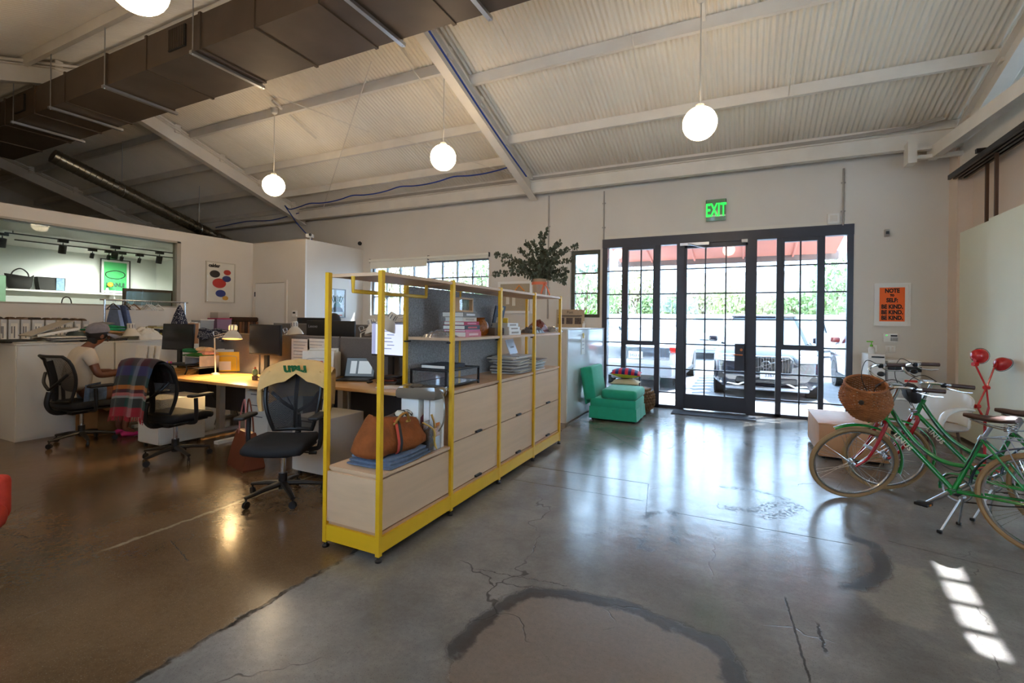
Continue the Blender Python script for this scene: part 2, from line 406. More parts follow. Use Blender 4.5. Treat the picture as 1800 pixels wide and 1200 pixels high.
PT = 3.15                                # top of the office partitions
wa, wb = at(318, 425, X=XL), at(318, 541, X=XL)
W4 = (1.2, wa.y, wb.z, wa.z)
wall_y('wall_left', XL - .12, XL, .2, 7.02, 0, PT, [W4], label='white partition wall with a long interior window')
wall_x('wall_left_return', XL, -8.21, 7.02, 7.14, 0, PT, label='short white partition wall with a flush door')
wall_y('wall_left_office', -8.33, -8.21, 7.14, YB, 0, PT, label='white office wall catching daylight beside the back wall')
wall_y('wall_right', 2.76, 2.9, 5.9, YB, 0, 3.62, mat=M('pale_pink_wall', (226, 206, 188), .6, var=.03, scale=2), label='pale wall behind the sliding white panels')
wall_y('wall_right_return', 2.6, 2.76, 8.4, YB, 0, 4.0, mat=M('pale_pink_wall'))
wall_y('wall_far_right', 7.8, 8, -.8, YB, 0, 6.2, [(3.2, 5.6, .8, 3.0)])
wall_y('wall_far_left', -19.5, -19.3, -.8, YB, 0, 6.2)
FW = [(-3.2, -1.4, 1.2, 3.0), (2.9, 5.2, 1.2, 3.0)]
wall_x('wall_front', -19.5, 8, -.8, -.6, 0, 4.6, FW, label='wall behind the viewer with windows added for daylight fill')
RW = [(3.2, 5.6, .8, 3.0)]

wall_y('trim_1', -8.212, -8.205, 7.02, 7.06, 0, PT, mat=white_paint)
# showroom behind the partition window
RX = -13.4
wall_y('wall_showroom', RX - .1, RX, .2, 7.02, 0, 2.98, mat=M('showroom_white', (238, 240, 234), .5))
wall_x('wall_showroom_end', RX, XL - .12, 6.9, 7.02, 0, 2.98, mat=M('showroom_white'))
wall_x('wall_showroom_side', RX, XL - .12, .2, .32, 0, 2.98, mat=M('showroom_white'))
struct(MB().b2(RX, XL - .12, .2, 7.02, 2.9, 2.98).obj('ceiling_showroom', M('showroom_ceiling', (205, 204, 198), .6), smooth=False))
# interior window in the partition
win4 = sroot('window_4', 'long interior window onto the bright showroom')
b = MB(); fy0, fy1, fz0, fz1 = W4
b.b2(XL - .13, XL + .008, fy0, fy1, fz0, fz0 + .025).b2(XL - .13, XL + .008, fy0, fy1, fz1 - .03, fz1).b2(XL - .13, XL + .008, fy1 - .07, fy1, fz0, fz1).b2(XL - .13, XL + .008, fy0, fy0 + .05, fz0, fz1)
b.obj('window_frame', M('showroom_frame', (176, 166, 150), .5), win4, smooth=False)
MB().b2(XL - .07, XL - .06, fy0 + .05, fy1 - .07, fz0 + .025, fz1 - .03).obj('pane', glass_mat('interior_glass', (246, 252, 250), .01), win4, smooth=False)
# flush door in the return wall
dr = sroot('door_2', 'flush white door in the short partition wall')
da, db = at(451, 499, Y=7.02), at(502, 499, Y=7.02); dz = da.z
b = MB(); b.b2(da.x, db.x, 6.995, 7.02, .01, dz); b.obj('door_leaf', white_paint, dr, smooth=False)
b = MB(); b.b2(da.x - .07, da.x - .012, 6.985, 7.02, 0, dz + .07).b2(db.x + .012, db.x + .07, 6.985, 7.02, 0, dz + .07).b2(da.x - .012, db.x + .012, 6.985, 7.02, dz + .012, dz + .07)
b.obj('door_casing', white_wall, dr, smooth=False)
for zz in (.25, 1.0, dz - .28): MB().cyl((da.x - .004, 6.985, zz), (da.x - .004, 6.985, zz + .1), .012, n=8).obj('hinge', black_metal, dr)

# ------------------------------------------------------------------ roof: corrugated sheets on purlins, rafters, eave beam
ceil = sroot('ceiling', 'white corrugated metal roof on steel rafters')
sheet_mat = M('white_corrugated_metal', (238, 230, 216), .5, var=.05, scale=.9, bump=.04, bscale=25)
sang = math.atan(RS)
PITCH, NC = .0677, 12
def sheet_mesh(ln):
    b = MB(); nseg = NC * 8 + 8; w = PITCH * NC
    b.grid(lambda u, v: (u * nseg * PITCH / 8 - w / 2, (v - .5) * ln, .0135 * math.cos(2 * PI * u * nseg / 8)), nseg, 2)
    return b.mesh('corrugated_sheet', sheet_mat, ang=80)
LB = (9.05 - RIDGE) / math.cos(sang); LF = (RIDGE + .8) / math.cos(sang)
mb_, mf_ = sheet_mesh(LB / 2 + .05), sheet_mesh(LF / 2 + .05)
SKX, SKW = 3.62 - .09, .18
xcols = []; x = SKX - PITCH * NC / 2
while x > -20.3: xcols.append(x); x -= PITCH * NC
x = SKX + SKW + PITCH * NC / 2
while x < 8.4: xcols.append(x); x += PITCH * NC
for ix, x in enumerate(xcols):
    for k in (0, 1):
        yc = RIDGE + (9.05 - RIDGE) * (k + .5) / 2; link('corrugated_sheet', mb_, ceil, (x, yc, roof_z(yc) + .006 * k + .003 * (ix % 2)), (-sang, 0, 0))
        yc = RIDGE - (RIDGE + .8) * (k + .5) / 2; link('corrugated_sheet', mf_, ceil, (x, yc, roof_z(yc) + .006 * k + .003 * (ix % 2)), (sang, 0, 0))
# roof slot added out of view to throw a sun patch on the floor
b = MB(); ys_ = [5.70, 5.84, 5.90, 6.08, 6.13, 6.32, 6.37, 6.58]
def strip(y0, y1): b.add([(SKX - .02, y0, roof_z(y0)), (SKX + SKW + .02, y0, roof_z(y0)), (SKX + SKW + .02, y1, roof_z(y1)), (SKX - .02, y1, roof_z(y1))], [(0, 1, 2, 3)])
for y0, y1 in ((-.8, RIDGE), (RIDGE, ys_[0]), (ys_[1], ys_[2]), (ys_[3], ys_[4]), (ys_[5], ys_[6]), (ys_[7], 9.05)): strip(y0, y1)
b.obj('added_slot_strip', sheet_mat, ceil, smooth=False)
def ibeam(p0, p1, w, h, t=.012, up=None):
    "I-section from p0 to p1 (bottom centre line)"
    p0, p1 = V(p0), V(p1); d = (p1 - p0).normalized(); s = d.cross(V((0, 0, 1))).normalized(); u = s.cross(d).normalized()
    prof = [(-w / 2, 0), (w / 2, 0), (w / 2, t), (t / 2, t), (t / 2, h - t), (w / 2, h - t), (w / 2, h), (-w / 2, h), (-w / 2, h - t), (-t / 2, h - t), (-t / 2, t), (-w / 2, t)]
    return MB().loft([[p + s * a + u * c for a, c in prof] for p in (p0, p1)])
RAFT = [2.66, -3.72, -10.1, -16.4]
for i, rx in enumerate(RAFT):
    for y0, y1 in ((8.6, RIDGE), (RIDGE, -.6)):
        ibeam((rx, y0, roof_z(y0) - .44), (rx, y1, roof_z(y1) - .44), .15, .27, .016).obj('rafter', steel_paint, ceil, smooth=False)
        b = MB()
        b.cyl((rx + .02, y0, roof_z(y0) - .1), (rx + .02, y1, roof_z(y1) - .1), .028, n=8); b.obj('rafter_pipe', steel_paint, ceil)
        for k in range(5):
            yy = y0 + (y1 - y0) * (k + .4) / 5; MB().box((rx, yy, roof_z(yy) - .12), (.08, .1, .16)).obj('purlin_cleat', steel_paint, ceil, smooth=False)
def purlin(x0, x1, y, h=.15):
    zb = roof_z(y) - .022
    MB().b2(x0, x1, y - .008, y, zb - h, zb).b2(x0, x1, y, y + .055, zb - h, zb - h + .008).b2(x0, x1, y, y + .055, zb - .008, zb).obj('purlin', steel_paint, ceil, smooth=False)
for x0, x1, ys in ((-3.7, 2.66, (4.75, 6.05, 7.35)), (-10.1, -3.72, (4.6, 5.75, 6.95, 7.85)), (2.66, 7.9, (4.75, 7.35)), (-19.4, -10.1, (4.6, 5.6, 6.6, 7.6)), (-19.4, 7.9, (3.3, 2.0, .7))):
    for y in ys: purlin(x0, x1, y)
YE = 8.42
b = ibeam((-19.4, YE, 3.95), (7.8, YE, 3.95), .12, .24, .016); b.obj('eave_beam', steel_paint, ceil, smooth=False)
MB().b2(-19.4, 7.9, 8.5, 8.55, 4.16, 4.33).obj('eave_angle', steel_paint, ceil, smooth=False)
MB().b2(-19.4, 7.9, RIDGE - .1, RIDGE + .1, roof_z(RIDGE) - .1, roof_z(RIDGE) - .06).obj('ridge_purlin', steel_paint, ceil, smooth=False)
def rp(px, py, dz=.2):
    "point just under the roof plane behind a photo position"
    lo, hi = .5, 30
    for _ in range(60):
        mid = (lo + hi) / 2; p = at(px, py, d=mid)
        if p.z > roof_z(p.y) - dz: hi = mid
        else: lo = mid
    return at(px, py, d=lo)
for p, q in (((653, 108), (568, 366)), ((488, 170), (650, 232)), ((690, 238), (935, 318)), ((1110, 60), (1120, 120)), ((1390, 130), (1386, 168)), ((700, 90), (790, 205))):
    MB().cyl(rp(*p), rp(*q), .009, n=6).obj('brace_rod', steel_paint, ceil)
# strut and second beam near the right-hand panels
pa, pb = at(1637, 272, d=6.6), at(1860, 112, d=4.2)
d_ = (pb - pa); MB().box((pa + pb) / 2, (.1, d_.length, .16), d_.to_track_quat('Y', 'Z').to_matrix()).obj('roof_strut', steel_paint, ceil, smooth=False)
MB().b2(2.62, 2.78, 1.0, 8.4, 3.60, 3.92).obj('panel_beam', steel_paint, ceil, smooth=False)
b = MB(); b.b2(2.1, 2.75, 8.28, 8.36, 3.78, 3.83).b2(2.1, 2.75, 8.28, 8.36, 3.9, 3.93).b2(2.02, 2.12, 8.22, 8.42, 3.72, 4.02); b.obj('beam_bracket', steel_paint, ceil, smooth=False)

# ------------------------------------------------------------------ glazed entrance
sf = sroot('window_1', 'dark steel framed glazed entrance wall'); door = sroot('door_1', 'glazed entrance door with dark steel frame')
def cx_(px): return at(px, 580, Y=YB + .04).x
YF0, YF1 = YB - .01, YB + .07
ROWS = [.05, .27, .69, 1.125, 1.56, 2.0, 2.43, 2.86]
C = {k: cx_(v) for k, v in dict(L0=1059, A0=1067.5, A1=1093, B0=1101, B1=1126, C1=1151, D0=1160, D1=1189, P0=1189, P1=1203, G1=1239, G2=1275, G3=1313, Q1=1329, E1=1363.5, H0=1373.5, H1=1405.5, H2=1438.5, J0=1448, J1=1487, R1=1498).items()}
def bar(x0, x1, z0, z1, parent, name='frame_bar', y0=YF0, y1=YF1):
    return MB().b2(x0, x1, y0, y1, z0, z1).obj(name, dark_frame, parent, smooth=False)
bar(C['L0'], C['R1'], 2.86, SFZ + .02, sf, 'frame_head', YB - .03, YB + .1)
for a_, c_ in (('L0', 'A0'), ('A1', 'B0'), ('C1', 'D0'), ('E1', 'H0'), ('H2', 'J0'), ('J1', 'R1')): bar(C[a_], C[c_], 0, 2.86, sf, 'mullion')
for a_, c_ in (('P0', 'P1'), ('G3', 'Q1')):
    bar(C[a_], C[c_], 0, 2.86, sf, 'door_post', YB - .03, YB + .1)
bar(C['L0'], C['P0'], 0, .05, sf, 'sill'); bar(C['Q1'], C['R1'], 0, .05, sf, 'sill')
bar(C['B0'], C['C1'], 1.085, 1.165, sf, 'casement_rail', YF0 - .01); bar(C['H0'], C['H2'], 1.085, 1.165, sf, 'casement_rail', YF0 - .01)
for k0, k1 in (('B0', 'C1'), ('H0', 'H2')):
    b = MB(); b.b2(C[k0], C[k0] + .03, YF0 - .015, YF1, 1.165, 2.86).b2(C[k1] - .03, C[k1], YF0 - .015, YF1, 1.165, 2.86).b2(C[k0] + .03, C[k1] - .03, YF0 - .015, YF1, 2.8, 2.86); b.obj('casement_frame', dark_frame, sf, smooth=False)
MW = .011
unit_pane = UNIT.mesh('pane', window_glass, smooth=False)
def pane(x0, x1, z0, z1, parent): link('pane', unit_pane, parent, ((x0 + x1) / 2, YB + .03, (z0 + z1) / 2), (0, 0, 0), (x1 - x0 - .004, .006, z1 - z0 - .004))
groups = [(sf, ('A0', 'A1')), (sf, ('B0', 'B1', 'C1')), (sf, ('D0', 'D1')), (door, ('P1', 'G1', 'G2', 'G3')), (sf, ('Q1', 'E1')), (sf, ('H0', 'H1', 'H2')), (sf, ('J0', 'J1'))]
for par, ks in groups:
    r0 = 1 if par is door else 0
    xs = [C[k] for k in ks]
    for i in range(len(xs) - 1):
        for j in range(r0, 7): pane(xs[i], xs[i + 1], ROWS[j], ROWS[j + 1], par)
    for z in ROWS[r0 + (1 if par is not door else 1):7]:
        if len(ks) == 3 and abs(z - 1.125) < .01: continue
        bar(xs[0], xs[-1], z - MW, z + MW, par, 'muntin', YB + .012, YB + .05)
    for x in xs[1:-1]: bar(x - MW, x + MW, ROWS[r0], 2.86, par, 'muntin', YB + .012, YB + .05)
bar(C['P1'], C['G3'], .015, .27, door, 'kick_panel', YB, YB + .05)
bar(C['P1'] - .01, C['P1'] + .035, .015, 2.85, door, 'stile', YB - .005, YB + .055); bar(C['G3'] - .035, C['G3'] + .01, .015, 2.85, door, 'stile', YB - .005, YB + .055); bar(C['P1'], C['G3'], 2.78, 2.86, door, 'top_rail', YB - .005, YB + .055)
lk = at(1306, 636, Y=YB)
bar(C['G3'] - .18, C['G3'] - .02, 0.72, 1.16, door, 'lock_plate', YB - .005, YB + .06)
copper = M('copper_handle', (196, 120, 80), .3, 1.)
MB().cyl((C['G3'] - .07, YB - .05, .975), (C['G3'] - .2, YB - .055, .98), .011, n=8).cyl((C['G3'] - .07, YB, .975), (C['G3'] - .07, YB - .055, .975), .012, n=8).obj('lever_handle', copper, door)
MB().cyl((C['G3'] - .08, YB + .0, 1.06), (C['G3'] - .08, YB - .02, 1.06), .022, n=12).obj('lock_cylinder', copper, door)
b = MB(); xm = cx_(1222); b.box((xm - .02, YB - .06, 2.84), (.46, .05, .045)).box((xm + .02, YB - .1, 2.80), (.3, .02, .02), rotm(0, .2, .5)); b.obj('door_closer', alu, door, smooth=False)
MB().box((cx_(1307), YB - .04, 2.85), (.09, .04, .05)).obj('door_sensor', white_paint, door, smooth=False)
MB().b2(SFX0 - .02, SFX1 + .02, YB - .012, YB, SFZ + .02, SFZ + .075).obj('trim_2', M('pale_trim', (226, 218, 204), .5), smooth=False)['kind'] = 'structure'
# outer reveal of the opening
b = MB(); b.b2(SFX0, SFX0 + .03, YB + .1, YB + .34, 0, SFZ).b2(SFX1 - .03, SFX1, YB + .1, YB + .34, 0, SFZ); struct(b.obj('trim_3', M('outer_jamb', (120, 122, 130), .5), smooth=False))

# ------------------------------------------------------------------ small sash window and shaded window in the back wall
def old_window(name, label, W_, cols, rows, parts, mat, t=.045):
    r = sroot(name, label); x0, x1, z0, z1 = W_; y0, y1 = YB + .07, YB + .13
    MB().b2(x0, x0 + t, y0, y1, z0, z1).b2(x1 - t, x1, y0, y1, z0, z1).b2(x0 + t, x1 - t, y0, y1, z1 - t, z1).b2(x0 + t, x1 - t, y0, y1, z0, z0 + t * .6).obj('window_frame', mat, r, smooth=False)
    xs = [x0 + t + (x1 - x0 - 2 * t) * c for c in cols]; zs = [z0 + t * .6 + (z1 - z0 - 1.6 * t) * q for q in rows]
    for i in range(len(xs) - 1):
        for j in range(len(zs) - 1):
            link('pane', parts(i, j), r, ((xs[i] + xs[i + 1]) / 2, YB + .1, (zs[j] + zs[j + 1]) / 2), (0, 0, 0), (xs[i + 1] - xs[i], .006, zs[j + 1] - zs[j]))
    for x in xs[1:-1]: MB().b2(x - .012, x + .012, y0, y1, zs[0], zs[-1]).obj('muntin', mat, r, smooth=False)
    for z in zs[1:-1]: MB().b2(xs[0], xs[-1], y0, y1, z - .013, z + .013).obj('muntin', mat, r, smooth=False)
    return r, xs, zs
old_frame = M('weathered_green_frame', (84, 82, 66), .6, var=.25, scale=14)
frost_pane = UNIT.mesh('frosted_pane', glass_mat('frosted_glass', (240, 248, 255), .05, .3, .35), smooth=False)
r2, xs2, zs2 = old_window('window_2', 'narrow weathered sash window left of the entrance', W2, (0, 1), (0, .35, .685, 1), lambda i, j: frost_pane if j == 2 else unit_pane, old_frame, .07)
MB().b2(W2[0] - .01, W2[1] + .0, YB - .01, YB + .07, W2[2] - .02, W2[2]).obj('window_sill', old_frame, r2, smooth=False)
old_window('window_3', 'wide steel window above the shelf, half shaded by a roller blind', W3, (0, .125, .25, .375, .5, .625, .75, .875, 1), (0, .36, .7, 1), lambda i, j: unit_pane, M('grey_steel_window', (120, 122, 126), .5), .04)

# unseen windows added behind the viewer to fill the room with daylight
for k, (x0, x1, z0, z1) in enumerate(FW):
    r = sroot('window_%d' % (5 + k), 'steel window added behind the viewer for daylight fill')
    b = MB(); n = 4
    for i in range(n + 1): x = x0 + (x1 - x0) * i / n; b.b2(x - .02, x + .02, -.74, -.68, z0, z1)
    for j in range(4): z = z0 + (z1 - z0) * j / 3; b.b2(x0, x1, -.74, -.68, z - .02, z + .02)
    b.obj('window_frame', dark_frame, r, smooth=False)
    for i in range(n):
        for j in range(3): link('pane', unit_pane, r, (x0 + (x1 - x0) * (i + .5) / n, -.71, z0 + (z1 - z0) * (j + .5) / 3), (0, 0, 0), ((x1 - x0) / n - .04, .006, (z1 - z0) / 3 - .04))
for k, (y0, y1, z0, z1) in enumerate(RW):  # far right opening, added out of view for more daylight
    r = sroot('window_%d' % (7 + k), 'unseen steel window added in the far right wall for daylight fill'); b = MB()
    for i in range(4): y = y0 + (y1 - y0) * i / 3; b.b2(7.86, 7.92, y - .02, y + .02, z0, z1)
    for j in range(4): z = z0 + (z1 - z0) * j / 3; b.b2(7.86, 7.92, y0, y1, z - .02, z + .02)
    b.obj('window_frame', dark_frame, r, smooth=False)
# ------------------------------------------------------------------ overhead: duct, spiral duct, globe lamps, cables
duct_mat = M('brown_galvanised_duct', (90, 75, 62), .55, .35, var=.18, scale=2.2, bump=.05, bscale=12)
duct = thing('air_duct', 'long rectangular brown metal air duct hung under the roof', 'air duct', (0, 3.78, 4.6))
DW, DH = .84, .42
xs_ = [-13.2, -12.0, -10.9, -9.85, -8.9, -7.75, -6.8, -5.7, -4.75, -3.8, -2.75, -1.7, -.6, .5]
for i in range(len(xs_) - 1):
    x0, x1 = xs_[i], xs_[i + 1]; k = .006 * (i % 2)
    MB().b2(x0 + .008, x1 - .008, -DW / 2 + k, DW / 2 - k, 0 + k, DH - k).obj('duct_segment', duct_mat, duct, smooth=False)
    MB().b2(x1 - .02, x1 + .02, -DW / 2 - .012, DW / 2 + .012, -.012, DH + .012).obj('seam_flange', duct_mat, duct, smooth=False)
vent_mat = M('dark_vent', (26, 22, 19), .7)
for px, py in ((37, 166), (313, 68)):
    p = at(px, py, Y=3.36); v = MB().b2(p.x - .17, p.x + .17, -DW / 2 - .02, -DW / 2 + .004, .1, .36).obj('vent_grille', vent_mat, duct, smooth=False)
    for k in range(9): MB().b2(p.x - .15 + k * .0355, p.x - .14 + k * .0355, -DW / 2 - .03, -DW / 2 - .01, .11, .35).obj('louvre', duct_mat, v, smooth=False)
for px, py in ((0, 205), (64, 178), (174, 145), (335, 86), (620, 0), (790, -60)):
    p = at(px, py, z=4.6); h = MB().b2(p.x - .025, p.x + .025, -DW / 2 - .05, DW / 2 + .05, -.05, -.014).obj('hanger_channel', alu, duct, smooth=False)
    for s in (-1, 1):
        yy = s * (DW / 2 + .025); top = roof_z(3.78 + yy) - 4.6
        MB().cyl((p.x, yy, -.06), (p.x, yy, top), .007, n=6).obj('hanger_rod', alu, h)
spd = thing('spiral_duct', 'round galvanised spiral duct sloping down from the rectangular duct', 'duct', (-12.0, 4.36, 4.57))
b = MB(); pts = []; rr = []
dirv = V((0, math.cos(sang), -math.sin(sang)))
for k in range(47):
    pts += [dirv * (k * .1), dirv * (k * .1 + .08), dirv * (k * .1 + .085), dirv * (k * .1 + .095)]; rr += [.135, .135, .142, .142]
b.tube(pts, rr, 16); b.obj('pipe', M('galvanised', (150, 148, 140), .3, 1., var=.1, scale=5), spd)
for k in (1.2, 2.9):
    MB().cyl(dirv * k, dirv * k + V((0, 0, 1.05)), .006, n=6).obj('hanger_rod', alu, spd)
    MB().tube([dirv * k + V((.146 * math.cos(a), 0, .146 * math.sin(a))) for a in [i * PI / 8 for i in range(16)]], .008, 6, closed=True).obj('strap', alu, spd)

globe_mat = M('opal_globe', (255, 226, 184), .3, emis=GLOBE_E)
rod_mat = M('pale_rod', (205, 198, 186), .4)
def pendant(x, y, z, label):
    t = thing('globe_pendant_lamp', label, 'lamp', (x, y, z), 0, 'opal globe pendant lamps')
    zt = roof_z(y) - .2 - z
    MB().ball((0, 0, 0), .18, 26, 16).obj('globe', globe_mat, t)
    MB().cyl((0, 0, .17), (0, 0, zt), .008, n=8).obj('rod', rod_mat, t)
    MB().lathe([(.001, zt + .02), (.06, zt + .02), (.06, zt), (.045, zt - .06), (.012, zt - .085)], 16).obj('ceiling_cup', rod_mat, t)
    MB().lathe([(.012, .22), (.045, .205), (.055, .17), (.055, .165)], 16).obj('globe_cap', rod_mat, t)
    MB().b2(-.02, .02, -.5, .5, zt + .02, zt + .05).xf(rotm(-sang if y > RIDGE else sang), (0, 0, .02)).obj('strut_channel', steel_paint, t, smooth=False)
p1_ = at(1230, 217, Y=5.6); p2_ = at(779, 277, Y=5.6); p3_ = at(481, 326, Y=5.6)
pendant(*p1_, 'glowing globe pendant lamp in front of the glazed entrance'); pendant(*p2_, 'glowing globe pendant lamp above the yellow shelf, middle of three')
pendant(*p3_, 'glowing globe pendant lamp farthest left above the desks')
pendant(*at(243, -26, z=3.75), 'globe pendant lamp cut by the top edge beside the duct')
for x, l in ((-.4, 'unseen globe pendant lamp added for light, by the entrance'), (-7.3, 'unseen globe pendant lamp added for light, over the desks')): pendant(x, 1.4, 3.75, l)  # two unseen globes added to carry on the row and light the room

blue = M('blue_cable', (28, 62, 150), .4)
def cable(name, pts, r, mat, label, n=6, cat='cable'):
    o = MB().tube(pts, r, n).obj(name, mat); return tag(o, label, cat)
rx = -3.72
cable('network_cable', smoothpts([(rx + .09, 4.3, roof_z(4.3) - .33), (rx + .09, 5.4, roof_z(5.4) - .35), (rx + .09, 6.3, roof_z(6.3) - .37), (rx + .09, 7.2, roof_z(7.2) - .36), (rx + .1, 8.0, roof_z(8.) - .34)]), .014, blue, 'blue cable running down the middle rafter')
pts = []
for k in range(19):
    x = -3.8 - k * .33; pts.append((x, 7.86, roof_z(7.86) - .2 - .05 * abs(math.sin(k * PI / 4)) - .012 * k))
pts += [(-9.95, 7.9, 4.2), (-10.0, 8.15, 4.0), (-9.95, 8.3, 3.8), (-9.4, 8.5, 3.2)]
cable('network_cable', smoothpts(pts, 4), .014, blue, 'blue cable sagging along the lowest purlin to the office corner')
cable('network_cable', smoothpts([(-10.0, 8.34, 4.12), (-11, 8.34, 4.02), (-12, 8.34, 4.07), (-13.3, 8.34, 4.0)], 4), .012, blue, 'dark blue cable on the eave beam above the partition')
for k, (z, y) in enumerate(((4.21, 8.36), (4.24, 8.39), (4.27, 8.45))):
    ec_ = cable('eave_conduit', smoothpts([(-10 + k * .2, y, z + .01), (-6, y, z), (-2, y, z - .01), (1.5, y, z), (2.4, y - .15, z + .05)], 6), .014, grey_pipe, ('lowest', 'middle', 'topmost')[k] + ' grey conduit running along the eave beam', cat='conduit'); ec_.parent = ceil; del ec_['category']
for px, y0, y1, lb in ((965, 344, 560, 'left of the small sash window'), (1062, 336, 421, 'above the left end of the entrance'), (1483, 296, 396, 'above the right end of the entrance')):
    a, c = at(px, y0, Y=YB - .02), at(px, y1, Y=YB - .02)
    t = thing('wall_conduit', 'thin vertical pipe on the back wall ' + lb, 'conduit', (a.x, YB - .02, c.z))
    MB().cyl((0, 0, 0), (0, 0, a.z - c.z), .014, n=8).obj('pipe', grey_pipe, t)
    for q in (.25, .75): MB().box((0, .008, (a.z - c.z) * q), (.06, .02, .02)).obj('pipe_clip', grey_pipe, t, smooth=False)
# ------------------------------------------------------------------ fixtures and pictures on the walls
def wall_box(name, label, cat, px0, px1, py0, py1, Y=YB, depth=.03, mat=None, r=.006):
    a, c = at(px0, py0, Y=Y), at(px1, py1, Y=Y); w, h = c.x - a.x, a.z - c.z
    t = thing(name, label, cat, ((a.x + c.x) / 2, Y, (a.z + c.z) / 2))
    MB().rbox((0, -depth / 2, 0), (w, depth, h), r).obj('housing', mat or white_paint, t); return t, w, h
green_e = M('exit_green', (20, 215, 60), .4, emis=1.6)
t, w, h = wall_box('exit_sign', 'green illuminated exit sign above the entrance', 'sign', 1241, 1277, 353, 358, depth=.045, mat=black_metal)
a = at(1259, 369, Y=YB - .05); zc = a.z - t.location.z
MB().rbox((0, -.05, zc), (w * .95, .012, h * 4.6), .004).obj('sign_plate', M('green_edge_lit_plate', (120, 150, 122), .2, emis=.03), t)
MB().b2(-w * .475, w * .475, -.058, -.055, zc - .11, zc - .085).obj('sign_band', M('pale_band', (210, 225, 210), .3), t, smooth=False)
text('EXIT', h * 4.6 * .86, green_e, t, (0, -.062, zc - .01), bold=.004, sx=.5)
for s in (-1, 1): MB().cyl((s * .12, -.05, -h / 2), (s * .12, -.05, -h / 2 - .02), .006, n=6).obj('plate_clip', alu, t)
t, w, h = wall_box('alarm_box', 'white square box beside the pipe above the entrance', 'box', 1454, 1475, 377, 393, depth=.06); MB().b2(-w * .3, w * .3, -.064, -.06, -h * .3, h * .3).obj('cover', white_wall, t, smooth=False)
t, w, h = wall_box('motion_sensor', 'small grey motion sensor on the wall above the orange poster', 'sensor', 1554, 1562, 404, 416, depth=.06, mat=M('sensor_grey', (168, 166, 164), .5)); MB().box((0, -.066, .0), (w * .7, .012, h * .4)).obj('lens', black_plastic, t, smooth=False)
t, w, h = wall_box('alarm_keypad', 'white alarm keypad under the orange poster', 'keypad', 1552, 1578, 586, 601, depth=.035)
MB().b2(-w * .02, w * .42, -.038, -.035, h * .15, h * .35).obj('display', black_plastic, t, smooth=False)
key = MB().b2(-.009, .009, -.004, 0, -.006, .006).mesh('key', M('grey_key', (120, 120, 122), .5), smooth=False)
for i in range(4):
    for j in range(3): link('key', key, t, (w * (.03 + .12 * i), -.035, h * (-.02 - .15 * j)))
MB().box((-w * .3, -.037, h * .3), (.012, .006, .012)).obj('led', green_e, t, smooth=False)
t, w, h = wall_box('light_switch', 'white double light switch below the alarm keypad', 'switch', 1556, 1574, 607, 620, depth=.012)
for s in (-1, 1): MB().box((s * w * .2, -.016, 0), (w * .2, .01, h * .6)).obj('rocker', white_wall, t, smooth=False)
t, w, h = wall_box('light_switch', 'single pale switch plate next to the green soap pump', 'switch', 1530, 1541, 606, 618, depth=.012); MB().box((0, -.016, 0), (w * .35, .01, h * .6)).obj('rocker', white_wall, t, smooth=False)
t, w, h = wall_box('thermostat', 'small white thermostat beside the flush door', 'thermostat', 515, 523, 546, 556, Y=7.02, depth=.03); MB().box((0, -.032, h * .15), (w * .5, .006, h * .3)).obj('display', black_plastic, t, smooth=False)

def framed(name, label, cat, loc, rz, w, h, fm, mat_w=.0, fw=.02, paper=None, backing=None, glazed=True, depth=.03):
    t = thing(name, label, cat, loc, rz)
    fr = MB(); fr.b2(-w / 2, w / 2, -depth, 0, h / 2 - fw, h / 2).b2(-w / 2, w / 2, -depth, 0, -h / 2, -h / 2 + fw).b2(-w / 2, -w / 2 + fw, -depth, 0, -h / 2 + fw, h / 2 - fw).b2(w / 2 - fw, w / 2, -depth, 0, -h / 2 + fw, h / 2 - fw)
    fr.obj('frame', fm, t, smooth=False)
    MB().b2(-w / 2 + fw * .5, w / 2 - fw * .5, -.012, -.004, -h / 2 + fw * .5, h / 2 - fw * .5).obj('mount', backing or white_paint, t, smooth=False)
    if paper: MB().b2(-w / 2 + fw + mat_w, w / 2 - fw - mat_w, -.015, -.012, -h / 2 + fw + mat_w, h / 2 - fw - mat_w).obj('print', paper, t, smooth=False)
    if glazed: MB().b2(-w / 2 + fw, w / 2 - fw, -.022, -.02, -h / 2 + fw, h / 2 - fw).obj('pane', glass_mat('picture_glass', (255, 255, 255), .02, .02), t, smooth=False)
    return t
def wrect(px0, px1, py0, py1, Y=None, X=None):
    a, c = at(px0, py0, Y=Y, X=X), at(px1, py1, Y=Y, X=X); e, f = at(px0, py1, Y=Y, X=X), at(px1, py0, Y=Y, X=X)
    return (a + c) / 2, ((f - a).length + (c - e).length) / 2 if X is None else abs(c.y - a.y), ((a.z - e.z) + (f.z - c.z)) / 2
c, w, h = wrect(1536, 1600, 498, 573, Y=YB)
black_ink = M('black_ink', (28, 18, 16), .6)
t = framed('motto_poster', 'orange motto poster in a white frame on the back wall', 'poster', (c.x, YB, c.z), 0, w, h, white_paint, .04, .025, M('orange_paper', (255, 112, 40), .6), glazed=False)
ph = h - .13
for txt, sz, zz in (('NOTE', .165, .40), ('TO', .085, .265), ('SELF:', .165, .12), ('BE KIND.', .165, -.07), ('BE KIND.', .165, -.235), ('BE KIND.', .165, -.40)):
    text(txt, sz * ph, black_ink, t, (0, -.0165, zz * ph), bold=.008 * ph, sx=.78)
c, w, h = wrect(361, 412, 460, 531, X=XL)
t = framed('abstract_poster', 'framed poster of black, red, blue and yellow shapes on the left partition', 'poster', (XL, c.y, c.z), PI / 2, w, h, M('pale_wood_frame', (205, 196, 180), .5), 0, .02, M('poster_cream', (238, 232, 218), .6))
